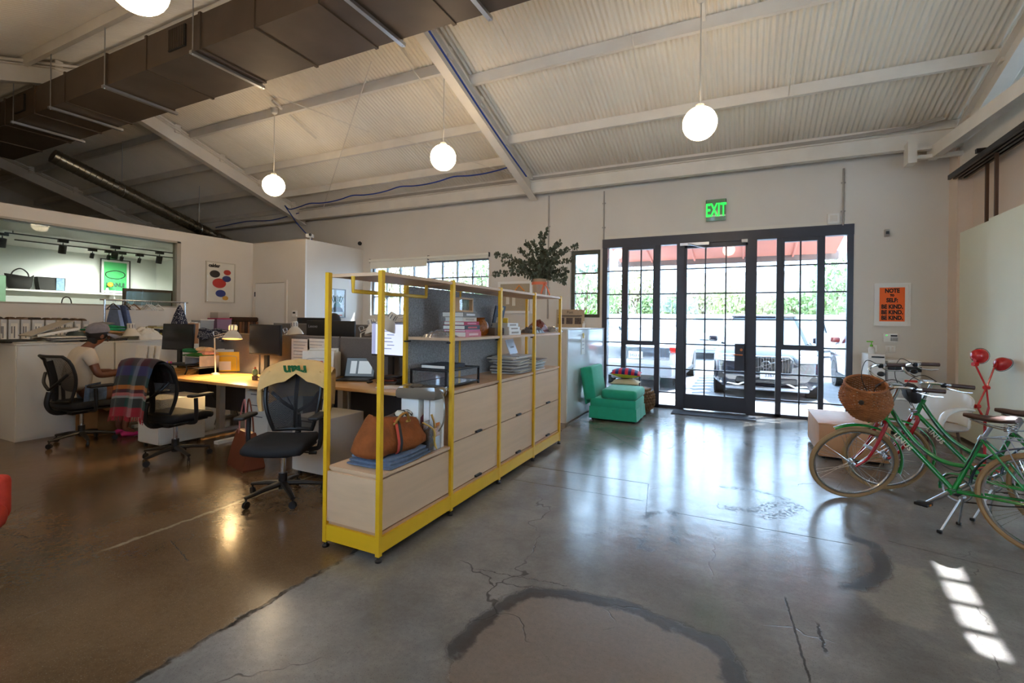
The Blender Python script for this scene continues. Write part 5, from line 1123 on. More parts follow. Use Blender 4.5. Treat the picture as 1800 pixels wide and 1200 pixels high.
def bike(label, root, rz, steer, basket):
    t = thing('bicycle', label, 'bicycle', root, rz, 'green step-through bicycles')
    S0 = V((.985 + KB, 0, WR)); ax = V((-.358, 0, .934)); mx = Matrix.Translation(S0) @ Matrix.Rotation(steer, 4, ax) @ Matrix.Translation(-S0)
    def st(b, name, mat, parent=t, **k):
        b.v = [tuple(mx @ (V(v) + V((KB, 0, 0)))) for v in b.v]; return b.obj(name, mat, parent, **k)
    wheel('rear_wheel', (0, 0, WR), t, spin=.3); wheel('front_wheel', (WB, 0, WR), t, mx)
    bb = V((.45, 0, .29)); s_top = V((.295, 0, .71)); hb0 = V((.845, 0, .715)); ht0 = V((.785, 0, .87)); hb = hb0 + V((KB, 0, 0)); ht = ht0 + V((KB, 0, 0))
    MB().cyl(bb, s_top, .0165, n=12).obj('seat_tube', bgreen, t); MB().cyl(hb, ht, .021, n=12).obj('head_tube', bgreen, t)
    dt = MB().cyl(hb + V((-.005, 0, .03)), bb, .0185, n=12).obj('down_tube', bgreen, t)
    MB().tube(smoothpts([ht + V((.01, 0, -.04)), (.77, 0, .70), (.66, 0, .57), (.52, 0, .49), (.377, 0, .485)], 6), .0165, 12).obj('top_tube', bgreen, t)
    d_ = (bb - hb).normalized(); zt_ = V((0, 1, 0)); yt_ = zt_.cross(d_)
    me = text_mesh('LINUS', .05, .0012, depth=.0004, spacing=1.15); me.materials.append(cream_ink); o = link('lettering', me, dt)
    c = hb + d_ * .2 + V((0, .0195, 0)); o.matrix_local = Matrix(((d_.x, yt_.x, 0, c.x), (d_.y, yt_.y, 1, c.y), (d_.z, yt_.z, 0, c.z), (0, 0, 0, 1)))
    for s in (-1, 1):
        MB().tube([(.42, s * .02, .29), (.3, s * .045, .305), (.0, s * .06, WR)], .0095, 8).obj('chain_stay', bgreen, t); MB().tube([(.295, s * .02, .70), (.2, s * .05, .6), (.0, s * .06, WR)], .008, 8).obj('seat_stay', bgreen, t)
        MB().cyl((.235 - .05, s * .055, .745), (0, s * .065, WR + .01), .0035, n=6).obj('rack_strut', alu, t)
    fender((0, 0, WR), WR + .022, 5, 205, .028, navy, t); fender((WB, 0, WR), WR + .022, 68, 200, .026, bgreen, t, mx)
    MB().cyl(s_top - V((-.01, 0, .03)), (.25, 0, .80), .0125, n=10).obj('seat_post', alu, t); MB().cyl(s_top - V((-.01, 0, .02)), s_top + V((-.005, 0, .012)), .021, n=12).obj('seat_clamp', alu, t)
    # saddle
    b = MB(); rings = []
    for x, w_, z0, z1 in ((.40, .012, .845, .87), (.36, .025, .835, .875), (.30, .045, .83, .873), (.24, .085, .83, .875), (.18, .105, .835, .887), (.14, .10, .84, .893), (.115, .07, .85, .887)):
        rings.append([(x, w_ * math.cos(a), (z0 + z1) / 2 + (z1 - z0) / 2 * math.sin(a)) for a in [2 * PI * k / 14 for k in range(14)]])
    sd_ = b.loft(rings).obj('saddle', brown_l, t, ang=60)
    for s in (-1, 1):
        MB().tube([V((.15 + .018 * math.cos(k * .9), s * .06 + .018 * math.sin(k * .9), .79 + k * .0021)) for k in range(24)], .0035, 5).obj('saddle_spring', chrome, sd_)
        MB().tube([(.36, s * .012, .83), (.27, s * .025, .805), (.13, s * .05, .79)], .004, 6).obj('saddle_rail', chrome, sd_)
    # rear rack
    rk = MB().tube([(.2, .06, .735), (-.2, .06, .745), (-.23, .0, .745), (-.2, -.06, .745), (.2, -.06, .735)], .0045, 6).obj('rear_rack', alu, t)
    for k in range(5): MB().cyl((.14 - k * .08, -.06, .74), (.14 - k * .08, .06, .74), .0035, n=5).obj('rack_bar', alu, rk)
    MB().tube([(.2, .06, .735), (.28, .025, .72), (.2, -.06, .735)], .004, 6).obj('rack_stay', alu, rk)
    # drivetrain
    cg = MB().tube(smoothpts([(.0, -.07, .40), (.2, -.07, .39), (.4, -.07, .40), (.5, -.07, .39), (.55, -.07, .33), (.55, -.07, .27)], 5), .03, 8, flat=.35).obj('chain_guard', bgreen, t)
    ring((.45, -.06, .29), .085, .006, 24, 5).obj('chainring', alu, t); MB().tube([(.45, -.065, .20), (.2, -.065, .25), (.0, -.065, .31)], .005, 5).obj('chain', M('chain_dark', (60, 52, 46), .5, .8), t)
    for s, a in ((1, -.75), (-1, 2.39)):
        e = V((.45 + .165 * math.cos(a), s * .095, .29 + .165 * math.sin(a))); cr_ = MB().cyl((.45, s * .075, .29), e, .016, .011, n=8).obj('crank_arm', alu, t)
        pd = MB().rbox((e.x, e.y + s * .055, e.z), (.085, .09, .022), .006).obj('pedal', black_metal, cr_); MB().rbox((e.x, e.y + s * .055, e.z), (.09, .03, .014), .003).obj('pedal_reflector', M('amber_reflector', (226, 130, 40), .3), pd)
    MB().cyl((.45, -.08, .29), (.45, .08, .29), .022, n=12).obj('bottom_bracket', bgreen, t)
    ks = MB().cyl((.40, -.03, .255), (.40, .03, .255), .014, n=8).obj('kickstand', alu, t)
    for s in (-1, 1): MB().cyl((.40, s * .02, .255), (.47, s * .15, .01), .0065, n=8).obj('kickstand_leg', alu, ks); MB().rbox((.472, s * .155, .012), (.03, .025, .024), .006).obj('rubber_foot', black_plastic, ks)
    # fork, bars
    cr = V((.833, 0, .735)); fk = st(MB().cyl(hb0 - ax * .03, hb0 + ax * .01, .024, n=12), 'fork_crown', chrome)
    for s in (-1, 1):
        st(MB().tube(smoothpts([(.845, s * .02, .72), (.845, s * .05, .70), (.885, s * .056, .60), (.925, s * .056, .50), (.985, s * .054, .395), (1.06, s * .052, WR)], 5), [.0155] * 8 + [.0155 - .0004 * k for k in range(18)], 10), 'fork_blade', bred)
    st(MB().cyl(ht0, ht0 + ax * .17, .0125, n=10), 'quill_stem', chrome); st(MB().cyl((.722, 0, 1.025), (.80, 0, 1.04), .014, n=10), 'stem_arm', chrome)
    hbp = [(.80, 0, 1.04), (.82, .06, 1.045), (.86, .13, 1.07), (.86, .19, 1.10), (.80, .235, 1.11), (.72, .25, 1.095), (.58, .265, 1.075)]
    full = [V((x, -y, z)) for x, y, z in hbp[::-1]] + [V(p) for p in hbp[1:]]
    hbar = st(MB().tube(smoothpts(full, 5), .0112, 8), 'handlebar', chrome)
    for s in (-1, 1):
        st(MB().cyl((.71, s * .251, 1.094), (.572, s * .266, 1.074), .0165, n=10), 'grip', brown_l, hbar)
        st(MB().tube(smoothpts([(.755, s * .242, 1.09), (.72, s * .23, 1.06), (.64, s * .25, 1.035), (.58, s * .262, 1.03)], 4), .0055, 6), 'brake_lever', chrome, hbar)
        st(MB().rbox((.755, s * .242, 1.095), (.035, .03, .035), .008), 'lever_clamp', black_metal, hbar)
        st(MB().tube(smoothpts([(.77, s * .235, 1.10), (.88, s * .2, 1.17), (.95, s * .1, 1.04), (.86, s * .02, .8)], 6), .003, 5), 'brake_cable', black_plastic, hbar)
    st(MB().ball((.82, -.09, 1.09), .028, 12, 8, (1, 1, .7)), 'bell', black_metal, hbar)
    MB().tube(smoothpts([(.83, .01, .82), (.76, .02, .67), (.64, .02, .55), (.5, .02, .46), (.4, .02, .455), (.33, .02, .62), (.3, .02, .7), (.25, .02, .68)], 5), .0035, 5).obj('cable_run', black_plastic, t)
    st(MB().rbox((.86, 0, .77), (.05, .05, .03), .008), 'caliper_brake', chrome)
    if basket:
        c = V((.955, 0, .785)); sx_, sy_ = .92, 1.1
        prof = lambda s: .125 + .085 * math.sin(min(1, s * 1.15) * PI * .62) - .055 * max(0, s - .5) * 1.6
        H = .27; b = MB()
        def bpt(a, s, dr=0.): r = prof(s) + dr; return c + V((r * math.cos(a) * sx_ * (.8 if math.cos(a) < 0 else 1), r * math.sin(a) * sy_, s * H))
        bk_ = bike_basket = None
        N = 56
        for k in range(24):
            s = (k + .3) / 24; b.tube([bpt(2 * PI * j / N, s, .004 * (-1) ** (j + k)) for j in range(N)], .0052, 5, closed=True)
        for j in range(28): b.tube([bpt(2 * PI * (j + .25) / 28, q / 8) for q in range(9)], .004, 4)
        bk_ = st(b, 'basket', wicker_m); bk_['kind'] = 'stuff'
        st(MB().tube([bpt(2 * PI * j / 48, 1.0) for j in range(48)], .011, 7, closed=True), 'basket_rim', wicker_m, bk_)
        st(MB().lathe([(.001, 0), (.12, 0), (.12, .006)], 30, c), 'basket_floor', wicker_m, bk_)
        for s in (-1, 1): st(MB().box((.83, s * .06, 1.02), (.09, .022, .012), rotm(0, .5)), 'basket_strap', brown_l, bk_, smooth=False)
        st(MB().cyl(bpt(.9, .72, .0), bpt(.9, .72, .014), .018, n=10), 'basket_button', M('dark_button', (52, 44, 40), .5), bk_)
    else:
        st(MB().rbox((.87, -.0, .93), (.1, .2, .15), .05), 'handlebar_bag', M('black_bag', (34, 26, 28), .6), hbar)
    return t
A_ = at(1499, 877, z=0); B_ = at(1850, 985, z=0); D_ = (A_ - B_).normalized(); rzb = math.atan2(D_.y, D_.x)
bike('green step-through bicycle with a wicker front basket, nearer of the two', A_ - D_ * WB, rzb, .9, True)
A2 = at(1556, 862, z=0); bike('green step-through bicycle without a basket, standing behind the other', A2 - D_ * WB, rzb, .8, False)

# ------------------------------------------------------------------ tan ottoman, white tub chair, red lamp, copier
o0, o1 = at(1441, 806, z=0), at(1562, 820, z=0)
tanl = M('tan_leather', (196, 142, 98), .5, var=.08, scale=6, bump=.1, bscale=120)
t = thing('leather_ottoman', 'tan leather ottoman beside the entrance glass', 'ottoman', ((o0.x + o1.x) / 2, (o0.y + o1.y) / 2 + .48, 0), .0)
ow = (o1 - o0).length + .03
MB().rbox((0, 0, .215), (ow, .98, .37), .02).obj('body', tanl, t); MB().rbox((0, 0, .392), (ow + .012, .99, .02), .01).obj('top_seam', tanl, t)
for x in (-1, 1):
    for y in (-1, 1): MB().cyl((x * (ow / 2 - .06), y * .42, 0), (x * (ow / 2 - .06), y * .42, .05), .02, n=8).obj('foot', black_plastic, t)
wplast = M('white_plastic', (232, 232, 230), .22, coat=.4)
p = at(1628, 818, z=0)
t = thing('tub_chair', 'white moulded plastic tub chair behind the bicycles', 'chair', (p.x + .08, p.y + .12, 0), math.radians(-140))
def band(a0, a1, f, n=24):      # curved plastic band around the seat, f(q) -> (radius, z low, z high)
    rings = []
    for k in range(n + 1):
        q = k / n; a = PI + a0 + (a1 - a0) * q; r, z0, z1 = f(q); c_, s_ = math.cos(a), math.sin(a)
        rings.append([(c_ * r, s_ * r, z0), (c_ * (r + .012), s_ * (r + .012), (z0 + z1) / 2), (c_ * (r + .03), s_ * (r + .03), z1), (c_ * (r + .012), s_ * (r + .012), z1 + .004), (c_ * (r - .01), s_ * (r - .01), (z0 + z1) / 2), (c_ * (r - .018), s_ * (r - .018), z0)])
    return MB().loft(rings)
band(-1.25, 1.25, lambda q: (.30, .44, .68 + .1 * math.sin(q * PI))).obj('backrest', wplast, t, ang=55)
for s in (-1, 1):
    MB().tube(smoothpts([(-.06, s * .315, .64), (.08, s * .335, .655), (.22, s * .325, .64), (.29, s * .30, .58), (.30, s * .27, .46), (.24, s * .24, .41)], 5), .042, 10, flat=.42).obj('armrest', wplast, t, ang=60)
MB().lathe([(.001, .40), (.24, .395), (.285, .41), (.29, .425), (.26, .43), (.001, .425)], 28).obj('seat', M('grey_seat', (176, 172, 168), .4), t)
for a in (.7, 2.4, 3.9, 5.5): MB().cyl((.2 * math.cos(a), .2 * math.sin(a), .40), (.27 * math.cos(a), .27 * math.sin(a), 0), .013, .009, n=8).obj('leg', M('wood_leg', (110, 84, 66), .5), t)
redp = M('red_enamel', (200, 22, 30), .25, coat=.8)
base = at(1732, 700, d=5.0); t = thing('red_floor_lamp', 'red articulated floor lamp with two shades', 'lamp', (base.x, base.y, 0))
def lp(px, py): q = at(px, py, d=5.0); return V((q.x - base.x, q.y - base.y, q.z))
MB().lathe([(.001, 0), (.16, 0), (.16, .012), (.03, .03), (.001, .03)], 24).obj('base', redp, t); j1, j2 = lp(1718, 714), lp(1738, 716); jc = lp(1734, 681)
MB().cyl((0, 0, .03), (0, 0, .52), .013, n=8).obj('pole', redp, t); MB().cyl((0, 0, .5), j1, .011, n=8).obj('arm', redp, t); MB().cyl((0, 0, .5), j2, .011, n=8).obj('arm', redp, t)
h1, h2 = lp(1714, 640), lp(1748, 645)
for q0, q1 in ((j1, jc), (j2, jc), (jc, h1), (jc, h2)): MB().cyl(q0, q1, .0085, n=8).obj('arm', redp, t)
for q in (jc, j1, h1): MB().cyl(q + V((-.02, -.01, 0)), q + V((.02, .01, 0)), .022, n=10).obj('joint', redp, t)
for q, tilt, px, py in ((h1, (.5, -.3), 1719, 625), (h2, (-.25, .8), 1760, 638)):
    c = lp(px, py); dr = (V((RGT.x, RGT.y, 0)) * tilt[1] + V((0, 0, -.55))).normalized() if py > 630 else (V((RGT.x, RGT.y, 0)) * .85 + V((0, .3, -.1))).normalized()
    Rm = dr.to_track_quat('Z', 'Y').to_matrix()
    sh_ = MB().lathe([(.001, -.055), (.03, -.05), (.055, -.03), (.072, .0), (.078, .03), (.074, .03), (.066, 0), (.05, -.025), (.001, -.045)], 22, c, Rm).obj('lamp_shade', redp, t)
    MB().tube([c + Rm @ V((.082 * math.cos(a), .082 * math.sin(a), .034)) for a in [2 * PI * k / 24 for k in range(24)]], .0025, 5, closed=True).obj('shade_guard', M('black_plastic'), sh_); MB().cyl(q, c + Rm @ V((0, 0, -.04)), .014, n=8).obj('neck', redp, t)
# copier cabinet + small white drawer tower + soap pump
a, c = at(1560, 636, Y=8.2), at(1618, 636, Y=8.2); t = thing('copier', 'grey-white copier with a black paper slot in the corner', 'copier', ((a.x + c.x) / 2, 8.42, 0)); cw = c.x - a.x; hh = a.z
MB().rbox((0, 0, hh / 2 + .02), (cw, .5, hh - .04), .012).obj('body', M('office_grey', (206, 206, 204), .45), t); MB().b2(-cw / 2 - .005, cw / 2 + .005, -.255, -.245, hh - .12, hh - .05).obj('paper_slot', black_plastic, t, smooth=False)
MB().b2(-cw / 2 + .02, cw / 2 - .02, -.256, -.25, .1, hh - .2).obj('front_door', M('office_grey'), t, smooth=False); MB().b2(-.0, .14, -.262, -.256, hh - .42, hh - .22).obj('notice', paper, t, smooth=False); MB().b2(.0, .14, -.264, -.262, hh - .26, hh - .23).obj('notice_header', M('red_ink'), t, smooth=False); MB().rbox((0, 0, hh + .012), (cw + .01, .51, .025), .008).obj('lid', white_paint, t)
for x in (-1, 1):
    for y in (-1, 1): MB().cyl((x * cw * .4, y * .2, 0), (x * cw * .4, y * .2, .05), .02, n=8).obj('castor', black_plastic, t)
a2, c2 = at(1527, 622, Y=8.15), at(1558, 622, Y=8.15); t = thing('drawer_tower', 'narrow white drawer tower left of the copier', 'drawers', ((a2.x + c2.x) / 2, 8.4, 0)); dw = c2.x - a2.x; h2_ = a2.z
MB().rbox((0, 0, h2_ / 2), (dw, .42, h2_), .01).obj('body', white_paint, t)
for k in range(4):
    z0 = .05 + (h2_ - .1) * k / 4; d = MB().b2(-dw / 2 + .01, dw / 2 - .01, -.22, -.21, z0 + .006, z0 + (h2_ - .1) / 4 - .006).obj('drawer', white_paint, t, smooth=False); MB().b2(-dw * .3, dw * .3, -.232, -.22, z0 + .13, z0 + .145).obj('handle', M('grey_key'), d, smooth=False)
MB().b2(-dw * .3, dw * .42, -.225, -.214, h2_ - .05, h2_ - .03).obj('label_strip', black_plastic, t, smooth=False)
t = thing('soap_pump', 'soap bottle with a bright green pump on the drawer tower', 'bottle', (a2.x + .06, 8.3, h2_)); MB().lathe([(.001, 0), (.035, 0), (.038, .01), (.038, .08), (.016, .1), (.016, .11), (.001, .11)], 16).obj('bottle', white_paint, t); gp = M('lime_pump', (110, 196, 40), .35); MB().lathe([(.018, .1), (.018, .125), (.006, .13), (.006, .17), (.001, .17)], 12).obj('pump', gp, t); MB().box((-.02, -.005, .17), (.075, .018, .016)).obj('nozzle', gp, t, smooth=False)
# red armchair peeking in at the left edge
p = at(-178, 1010, d=2.35); t = thing('red_armchair', 'edge of a red upholstered armchair at the left border', 'chair', (p.x, p.y, 0), .9)
redf = M('red_upholstery', (186, 52, 30), .9, var=.1, scale=30, bump=.2, bscale=200)
q = at(4, 938, d=2.35)
MB().rbox((0, 0, .36), (.6, .58, .14), .05, seg=3).obj('seat', redf, t); MB().rbox((-.28, 0, .62), (.12, .56, .5), .05, rotm(0, -.15), seg=3).obj('backrest', redf, t)
for s in (-1, 1): MB().rbox((0, s * .3, .45), (.58, .09, .26), .04, seg=3).obj('armrest', redf, t)
for x in (-1, 1):
    for y in (-1, 1): MB().cyl((x * .24, y * .24, 0), (x * .22, y * .22, .3), .015, .02, n=8).obj('leg', M('wood_leg'), t)
# ------------------------------------------------------------------ desks in two rows with grey screens
desk_top_m = M('oak_laminate', (206, 158, 98), .35, var=.06, scale=3, stretch=(.4, 3, 3)); leg_white = M('desk_white', (226, 222, 212), .4)
screen_m = M('grey_screen', (104, 99, 96), .9, var=.1, scale=80, bump=.15, bscale=250); dark_panel = M('modesty_grey', (84, 82, 86), .7)
def desk(label, x0, x1, y0, z, flip=False, d=.76):
    t = thing('office_desk', label, 'desk', ((x0 + x1) / 2, y0 + d / 2, 0), PI if flip else 0, 'desks in the bench rows'); w = x1 - x0
    MB().rbox((0, 0, z - .016), (w - .01, d, .032), .004).obj('desk_top', desk_top_m, t)
    for s in (-1, 1):
        l = MB().b2(s * (w / 2 - .28) - .04, s * (w / 2 - .28) + .04, .06, .13, .04, z - .032).obj('leg', leg_white, t, smooth=False)
        MB().b2(s * (w / 2 - .28) - .035, s * (w / 2 - .28) + .035, -.33, .34, 0, .035).obj('foot', leg_white, l, smooth=False)
    MB().b2(-w / 2 + .3, w / 2 - .3, .07, .12, z - .1, z - .035).obj('crossbar', leg_white, t, smooth=False)
    MB().b2(-w / 2 + .05, w / 2 - .05, .345, .365, .22, z - .04).obj('modesty_panel', dark_panel, t, smooth=False)
    MB().tube(smoothpts([(w * .12, .2, z - .04), (w * .1, .18, z - .2), (w * .2, .22, .3), (w * .13, .25, .02)], 5), .006, 5).obj('cable', black_plastic, t)
    MB().box((w / 2 - .3, -d / 2 + .06, z - .045), (.16, .05, .022)).obj('height_control', black_plastic, t, smooth=False)
    return t
CBX0 = at(27, 778, z=0).x; DY = at(372, 674, z=.72).y; DZ = .74
D1 = (at(180, 660, z=.73).x, -5.86); D2 = (-5.84, -4.42); D3 = (-4.40, -2.62)
D1 = (CBX0 + .02, -5.86)
DY3, DZ3 = DY + .12, .80
desk('oak desk where the seated person works', *D1, DY, DZ); desk('oak desk with the yellow folder under the lit lamp', *D2, DY, DZ); desk('oak desk with the open laptop next to the yellow shelf', *D3, DY3, DZ3)
SYY = DY + .8
desk('back-row desk behind the left screen', -7.2, -5.55, SYY + .1, .74, True); desk('back-row desk with the large dark monitor', -5.53, -3.95, SYY + .1, .74, True); desk('back-row desk nearest the yellow shelf', -3.93, -2.62, SYY + .1, .74, True)
ztop = at(560, 592, Y=SYY).z
for k, (x0, x1, lb) in enumerate(((-7.2, -5.86, 'grey fabric desk screen behind the first desk'), (-5.84, -4.42, 'grey fabric desk screen behind the lit lamp'), (-4.40, -2.62, 'grey fabric desk screen behind the laptop desk'))):
    t = thing('desk_screen', lb, 'screen', ((x0 + x1) / 2, SYY + .03, 0), 0, 'grey desk screens'); MB().rbox((0, .0, (ztop + .62) / 2), (x1 - x0 - .01, .035, ztop - .62), .008).obj('panel', screen_m, t); MB().b2(-(x1 - x0) / 2 + .01, (x1 - x0) / 2 - .01, -.012, .012, ztop, ztop + .012).obj('top_trim', M('screen_trim', (140, 136, 132), .5), t, smooth=False)
    for s in (-1, 1): MB().b2(s * (x1 - x0) * .42 - .02, s * (x1 - x0) * .42 + .02, -.015, .015, 0, .62).obj('post', leg_white, t, smooth=False)
p = at(482, 565, Y=6.05); q = at(700, 577, Y=6.05)
t = thing('desk_screen', 'farther grey screen in front of the office wall', 'screen', ((p.x - 4.3) / 2, 6.05, 0), 0, 'grey desk screens'); w = -4.3 - p.x; zt = (p.z + q.z) / 2; MB().rbox((0, 0, zt / 2 + .1), (w, .035, zt - .2), .008).obj('panel', screen_m, t); MB().b2(-w / 2, w / 2, -.012, .012, zt, zt + .012).obj('top_trim', M('screen_trim'), t, smooth=False)
for s in (-1, 1): MB().b2(s * w * .45 - .02, s * w * .45 + .02, -.02, .02, 0, .1).obj('foot', leg_white, t, smooth=False)
def pedestal(label, px, py, w, h, d=.5, rz=0.):
    p = at(px, py, z=0); t = thing('drawer_pedestal', label, 'drawers', (p.x, p.y + d / 2, 0), rz, 'white drawer pedestals'); MB().rbox((0, 0, h / 2 + .02), (w, d, h - .04), .008).obj('body', leg_white, t)
    for k in range(3):
        z0 = .05 + (h - .07) * (0, .5, .75)[k]; z1 = .05 + (h - .07) * (.5, .75, 1)[k]; dr_ = MB().b2(-w / 2 + .006, w / 2 - .006, -d / 2 - .012, -d / 2, z0 + .004, z1 - .004).obj('drawer', leg_white, t, smooth=False); MB().b2(-w * .25, w * .25, -d / 2 - .016, -d / 2 - .012, z1 - .02, z1 - .012).obj('finger_pull', dark_panel, dr_, smooth=False)
    for x in (-1, 1):
        for y in (-1, 1): MB().cyl((x * w * .4, y * d * .4, 0), (x * w * .4, y * d * .4, .045), .02, n=8).obj('castor', black_plastic, t)
    return t
pedestal('white pedestal behind the blanket-draped chair', 262, 786, .42, .56); pedestal('white pedestal between the tote bag and the draped shirt', 452, 775, .42, .6); pedestal('white pedestal half hidden by the yellow shelf post', 542, 838, .42, .56)

# ------------------------------------------------------------------ monitors, laptop, lamps, sorters
scr_off = M('dark_screen', (40, 40, 44), .25); scr_on = M('lit_screen', (206, 214, 240), .3, emis=.55)
def monitor(label, px, py, Y, w, h, zdesk, rz=0., on=False, back=False, stand=True, tilt=0.):
    c = at(px, py, Y=Y); t = thing('monitor', label, 'monitor', (c.x, Y, zdesk), rz + (PI if back else 0), 'desk monitors'); zc = c.z - zdesk
    MB().rbox((0, .012, zc), (w, .03, h), .006, rotm(tilt)).obj('housing', black_plastic, t); s = MB().box((0, -.0045, zc + .004), (w - .02, .004, h - .03), rotm(tilt)).obj('display', scr_on if on else scr_off, t, smooth=False)
    if on:
        for k in range(7): MB().box((-.05 + .04 * (k % 3), -.0075, zc + h * .33 - k * h * .1), (w * (.34 - .07 * (k % 3)), .001, h * .022)).obj('text_line', M('screen_text', (130, 132, 160), .4, emis=.2), s, smooth=False)
        MB().box((-w * .42, -.0075, zc), (w * .1, .001, h * .9)).obj('side_bar', M('screen_bar', (160, 168, 205), .4, emis=.4), s, smooth=False); MB().box((0, -.0075, zc + h * .45), (w * .96, .001, h * .03)).obj('title_bar', M('dark_screen'), s, smooth=False)
    if stand:
        MB().b2(-.035, .035, .02, .05, .01, zc).obj('stand_neck', black_plastic, t, smooth=False); MB().rbox((0, .05, .008), (.24, .18, .014), .005).obj('stand_foot', black_plastic, t)
    return t
monitor('dark monitor turned away at the left end of the desks', 312, 592, DY + .52, .62, .37, DZ, .1, tilt=-.06)
monitor('dark monitor to the right of the lit lamp', 465, 597, DY + .52, .60, .38, DZ, -.03)
monitor('bright monitor showing documents behind the first shelf bay', 684, 596, DY3 + .52, .56, .38, DZ3, -.12, on=True)
t = monitor('large black monitor seen from behind, in the back row', 582, 587, SYY + .45, .84, .36, .74, .05, back=True)
text('Lenovo', .055, M('grey_logo', (170, 172, 176), .4), t, (.30, .028, at(582, 574, Y=SYY + .45).z - .74), (PI / 2, 0, PI), name='logo')
desk('far desk behind the farther grey screen', at(482, 565, Y=6.1).x, -4.4, 6.12, .74)
monitor('dark monitor behind the farther grey screen', 548, 572, 6.5, .8, .3, .74, 0)
def laptop(label, px, py, z, rz):
    p = at(px, py, z=z); t = thing('laptop', label, 'laptop', (p.x, p.y, z + .001), rz); MB().rbox((0, 0, .009), (.36, .25, .018), .005).obj('base', black_plastic, t); kb = MB().b2(-.15, .15, -.04, .09, .018, .0195).obj('keyboard', M('key_black', (14, 14, 15), .5), t, smooth=False)
    R_ = rotm(-.32); l = MB().rbox((0, 0, .12), (.36, .01, .24), .005).xf(R_, (0, .125, .014)).obj('lid', black_plastic, t); MB().box((0, -.0058, .122), (.335, .001, .215)).xf(R_, (0, .125, .014)).obj('display', M('laptop_screen', (92, 106, 116), .25, emis=.3), l, smooth=False)
    for x, w in ((-.08, .07), (.06, .16)): MB().box((x, -.0068, .12), (w, .001, .15)).xf(R_, (0, .125, .014)).obj('window_pane', M('laptop_pane', (178, 192, 200), .3, emis=.35), l, smooth=False)
laptop('open black laptop on the desk beside the yellow shelf', 624, 668, DZ3, .4)
p = at(650, 673, z=DZ3); t = thing('computer_mouse', 'small dark mouse in front of the open laptop', 'mouse', (p.x, p.y, DZ3 + .001)); MB().ball((0, 0, .012), .03, 12, 8, (.9, 1.5, .55)).obj('shell', M('dark_grey_plastic', (50, 50, 54), .3), t); MB().box((0, -.015, .026), (.006, .02, .006)).obj('scroll_wheel', alu, t, smooth=False)
lampw = M('lamp_white', (214, 206, 192), .35)
def task_lamp(label, base, elbow, head, dirv, z, light=0., cat='lamp'):
    t = thing('task_lamp', label, cat, (base.x, base.y, z), 0, 'white architect lamps'); o = V((base.x, base.y, z)); e, h = elbow - o, head - o
    MB().lathe([(.001, 0), (.05, 0), (.05, .02), (.015, .03), (.001, .03)], 16).obj('base', lampw, t); MB().cyl((0, 0, .02), e, .0085, n=8).obj('lower_arm', lampw, t)
    side = (h - e).cross(V((0, 0, 1))).normalized() * .016; up = V((0, 0, .03))
    for k in (0, 1): MB().cyl(e + up * k, h + up * k * .8, .006, n=6).obj('upper_arm', lampw, t)
    MB().tube(smoothpts([e + V((0, 0, .02)), e + V((-.03, 0, .08)), e + V((.04, 0, .09)), e + (h - e) * .25 + V((0, 0, .04))], 5), .005, 6).obj('spring', alu, t)
    Rm = V(dirv).normalized().to_track_quat('Z', 'Y').to_matrix(); s = MB().lathe([(.001, -.11), (.04, -.11), (.046, -.1), (.046, -.03), (.06, -.02), (.09, .02), (.115, .07), (.112, .07), (.085, .02), (.055, -.015), (.001, -.02)], 24, h, Rm).obj('lamp_shade', lampw, t)
    for k in range(8): a = k * PI / 4; MB().box(h + Rm @ V((.046 * math.cos(a), .046 * math.sin(a), -.07)), (.004, .008, .05), Rm @ rotm(0, 0, a)).obj('cooling_slot', M('slot_glow', (255, 200, 120), .4, emis=1.2) if light else dark_panel, s, smooth=False)
    if light:
        MB().ball(h + Rm @ V((0, 0, .015)), .03, 12, 8).obj('bulb', M('warm_bulb', (255, 190, 105), .3, emis=30), s)
        ld = bpy.data.lights.new('lamp_bulb', 'SPOT'); ld.energy = light; ld.color = (1, .68, .32); ld.spot_size = 2.3; ld.spot_blend = .5; ld.shadow_soft_size = .03; lo = bpy.data.objects.new('lamp_bulb', ld); COL.objects.link(lo); lo.parent = t; lo.location = h + Rm @ V((0, 0, .05)); lo.rotation_euler = (-V(dirv)).to_track_quat('Z', 'Y').to_euler()
    return t
yl = DY + .45
bse = at(379, 640, Y=yl); bse.z = DZ
task_lamp('white architect lamp glowing over the yellow folder', bse, at(377, 594, Y=yl), at(409, 586, Y=yl - .05), (.1, -.1, -1), DZ, 48.)
yq = DY + .2; bse = at(222, 640, Y=yq); task_lamp('white architect lamp left of the first monitor', bse, at(222, 600, Y=yq), at(230, 582, Y=yq), (.05, 0, -1), DZ)
bse = at(716, 640, Y=DY3 + .5); task_lamp('white architect lamp leaning over the bright monitor', V((bse.x + .05, DY3 + .5, DZ3)), at(717, 560, Y=DY3 + .45), at(684, 566, Y=DY3 + .36), (-.45, -.2, -.8), DZ3)
task_lamp('white architect lamp in the back row, left of the black monitor', V((at(498, 590, Y=SYY + .35).x, SYY + .35, .74)), at(500, 588, Y=SYY + .35), at(518, 579, Y=SYY + .35), (.1, 0, -1), .74)
task_lamp('white architect lamp arm in the back row, right of the black monitor', V((at(634, 590, Y=SYY + .35).x, SYY + .35, .74)), at(634, 586, Y=SYY + .35), at(655, 576, Y=SYY + .3), (.3, 0, -1), .74)
wire = M('wire_silver', (176, 172, 166), .3, 1.)
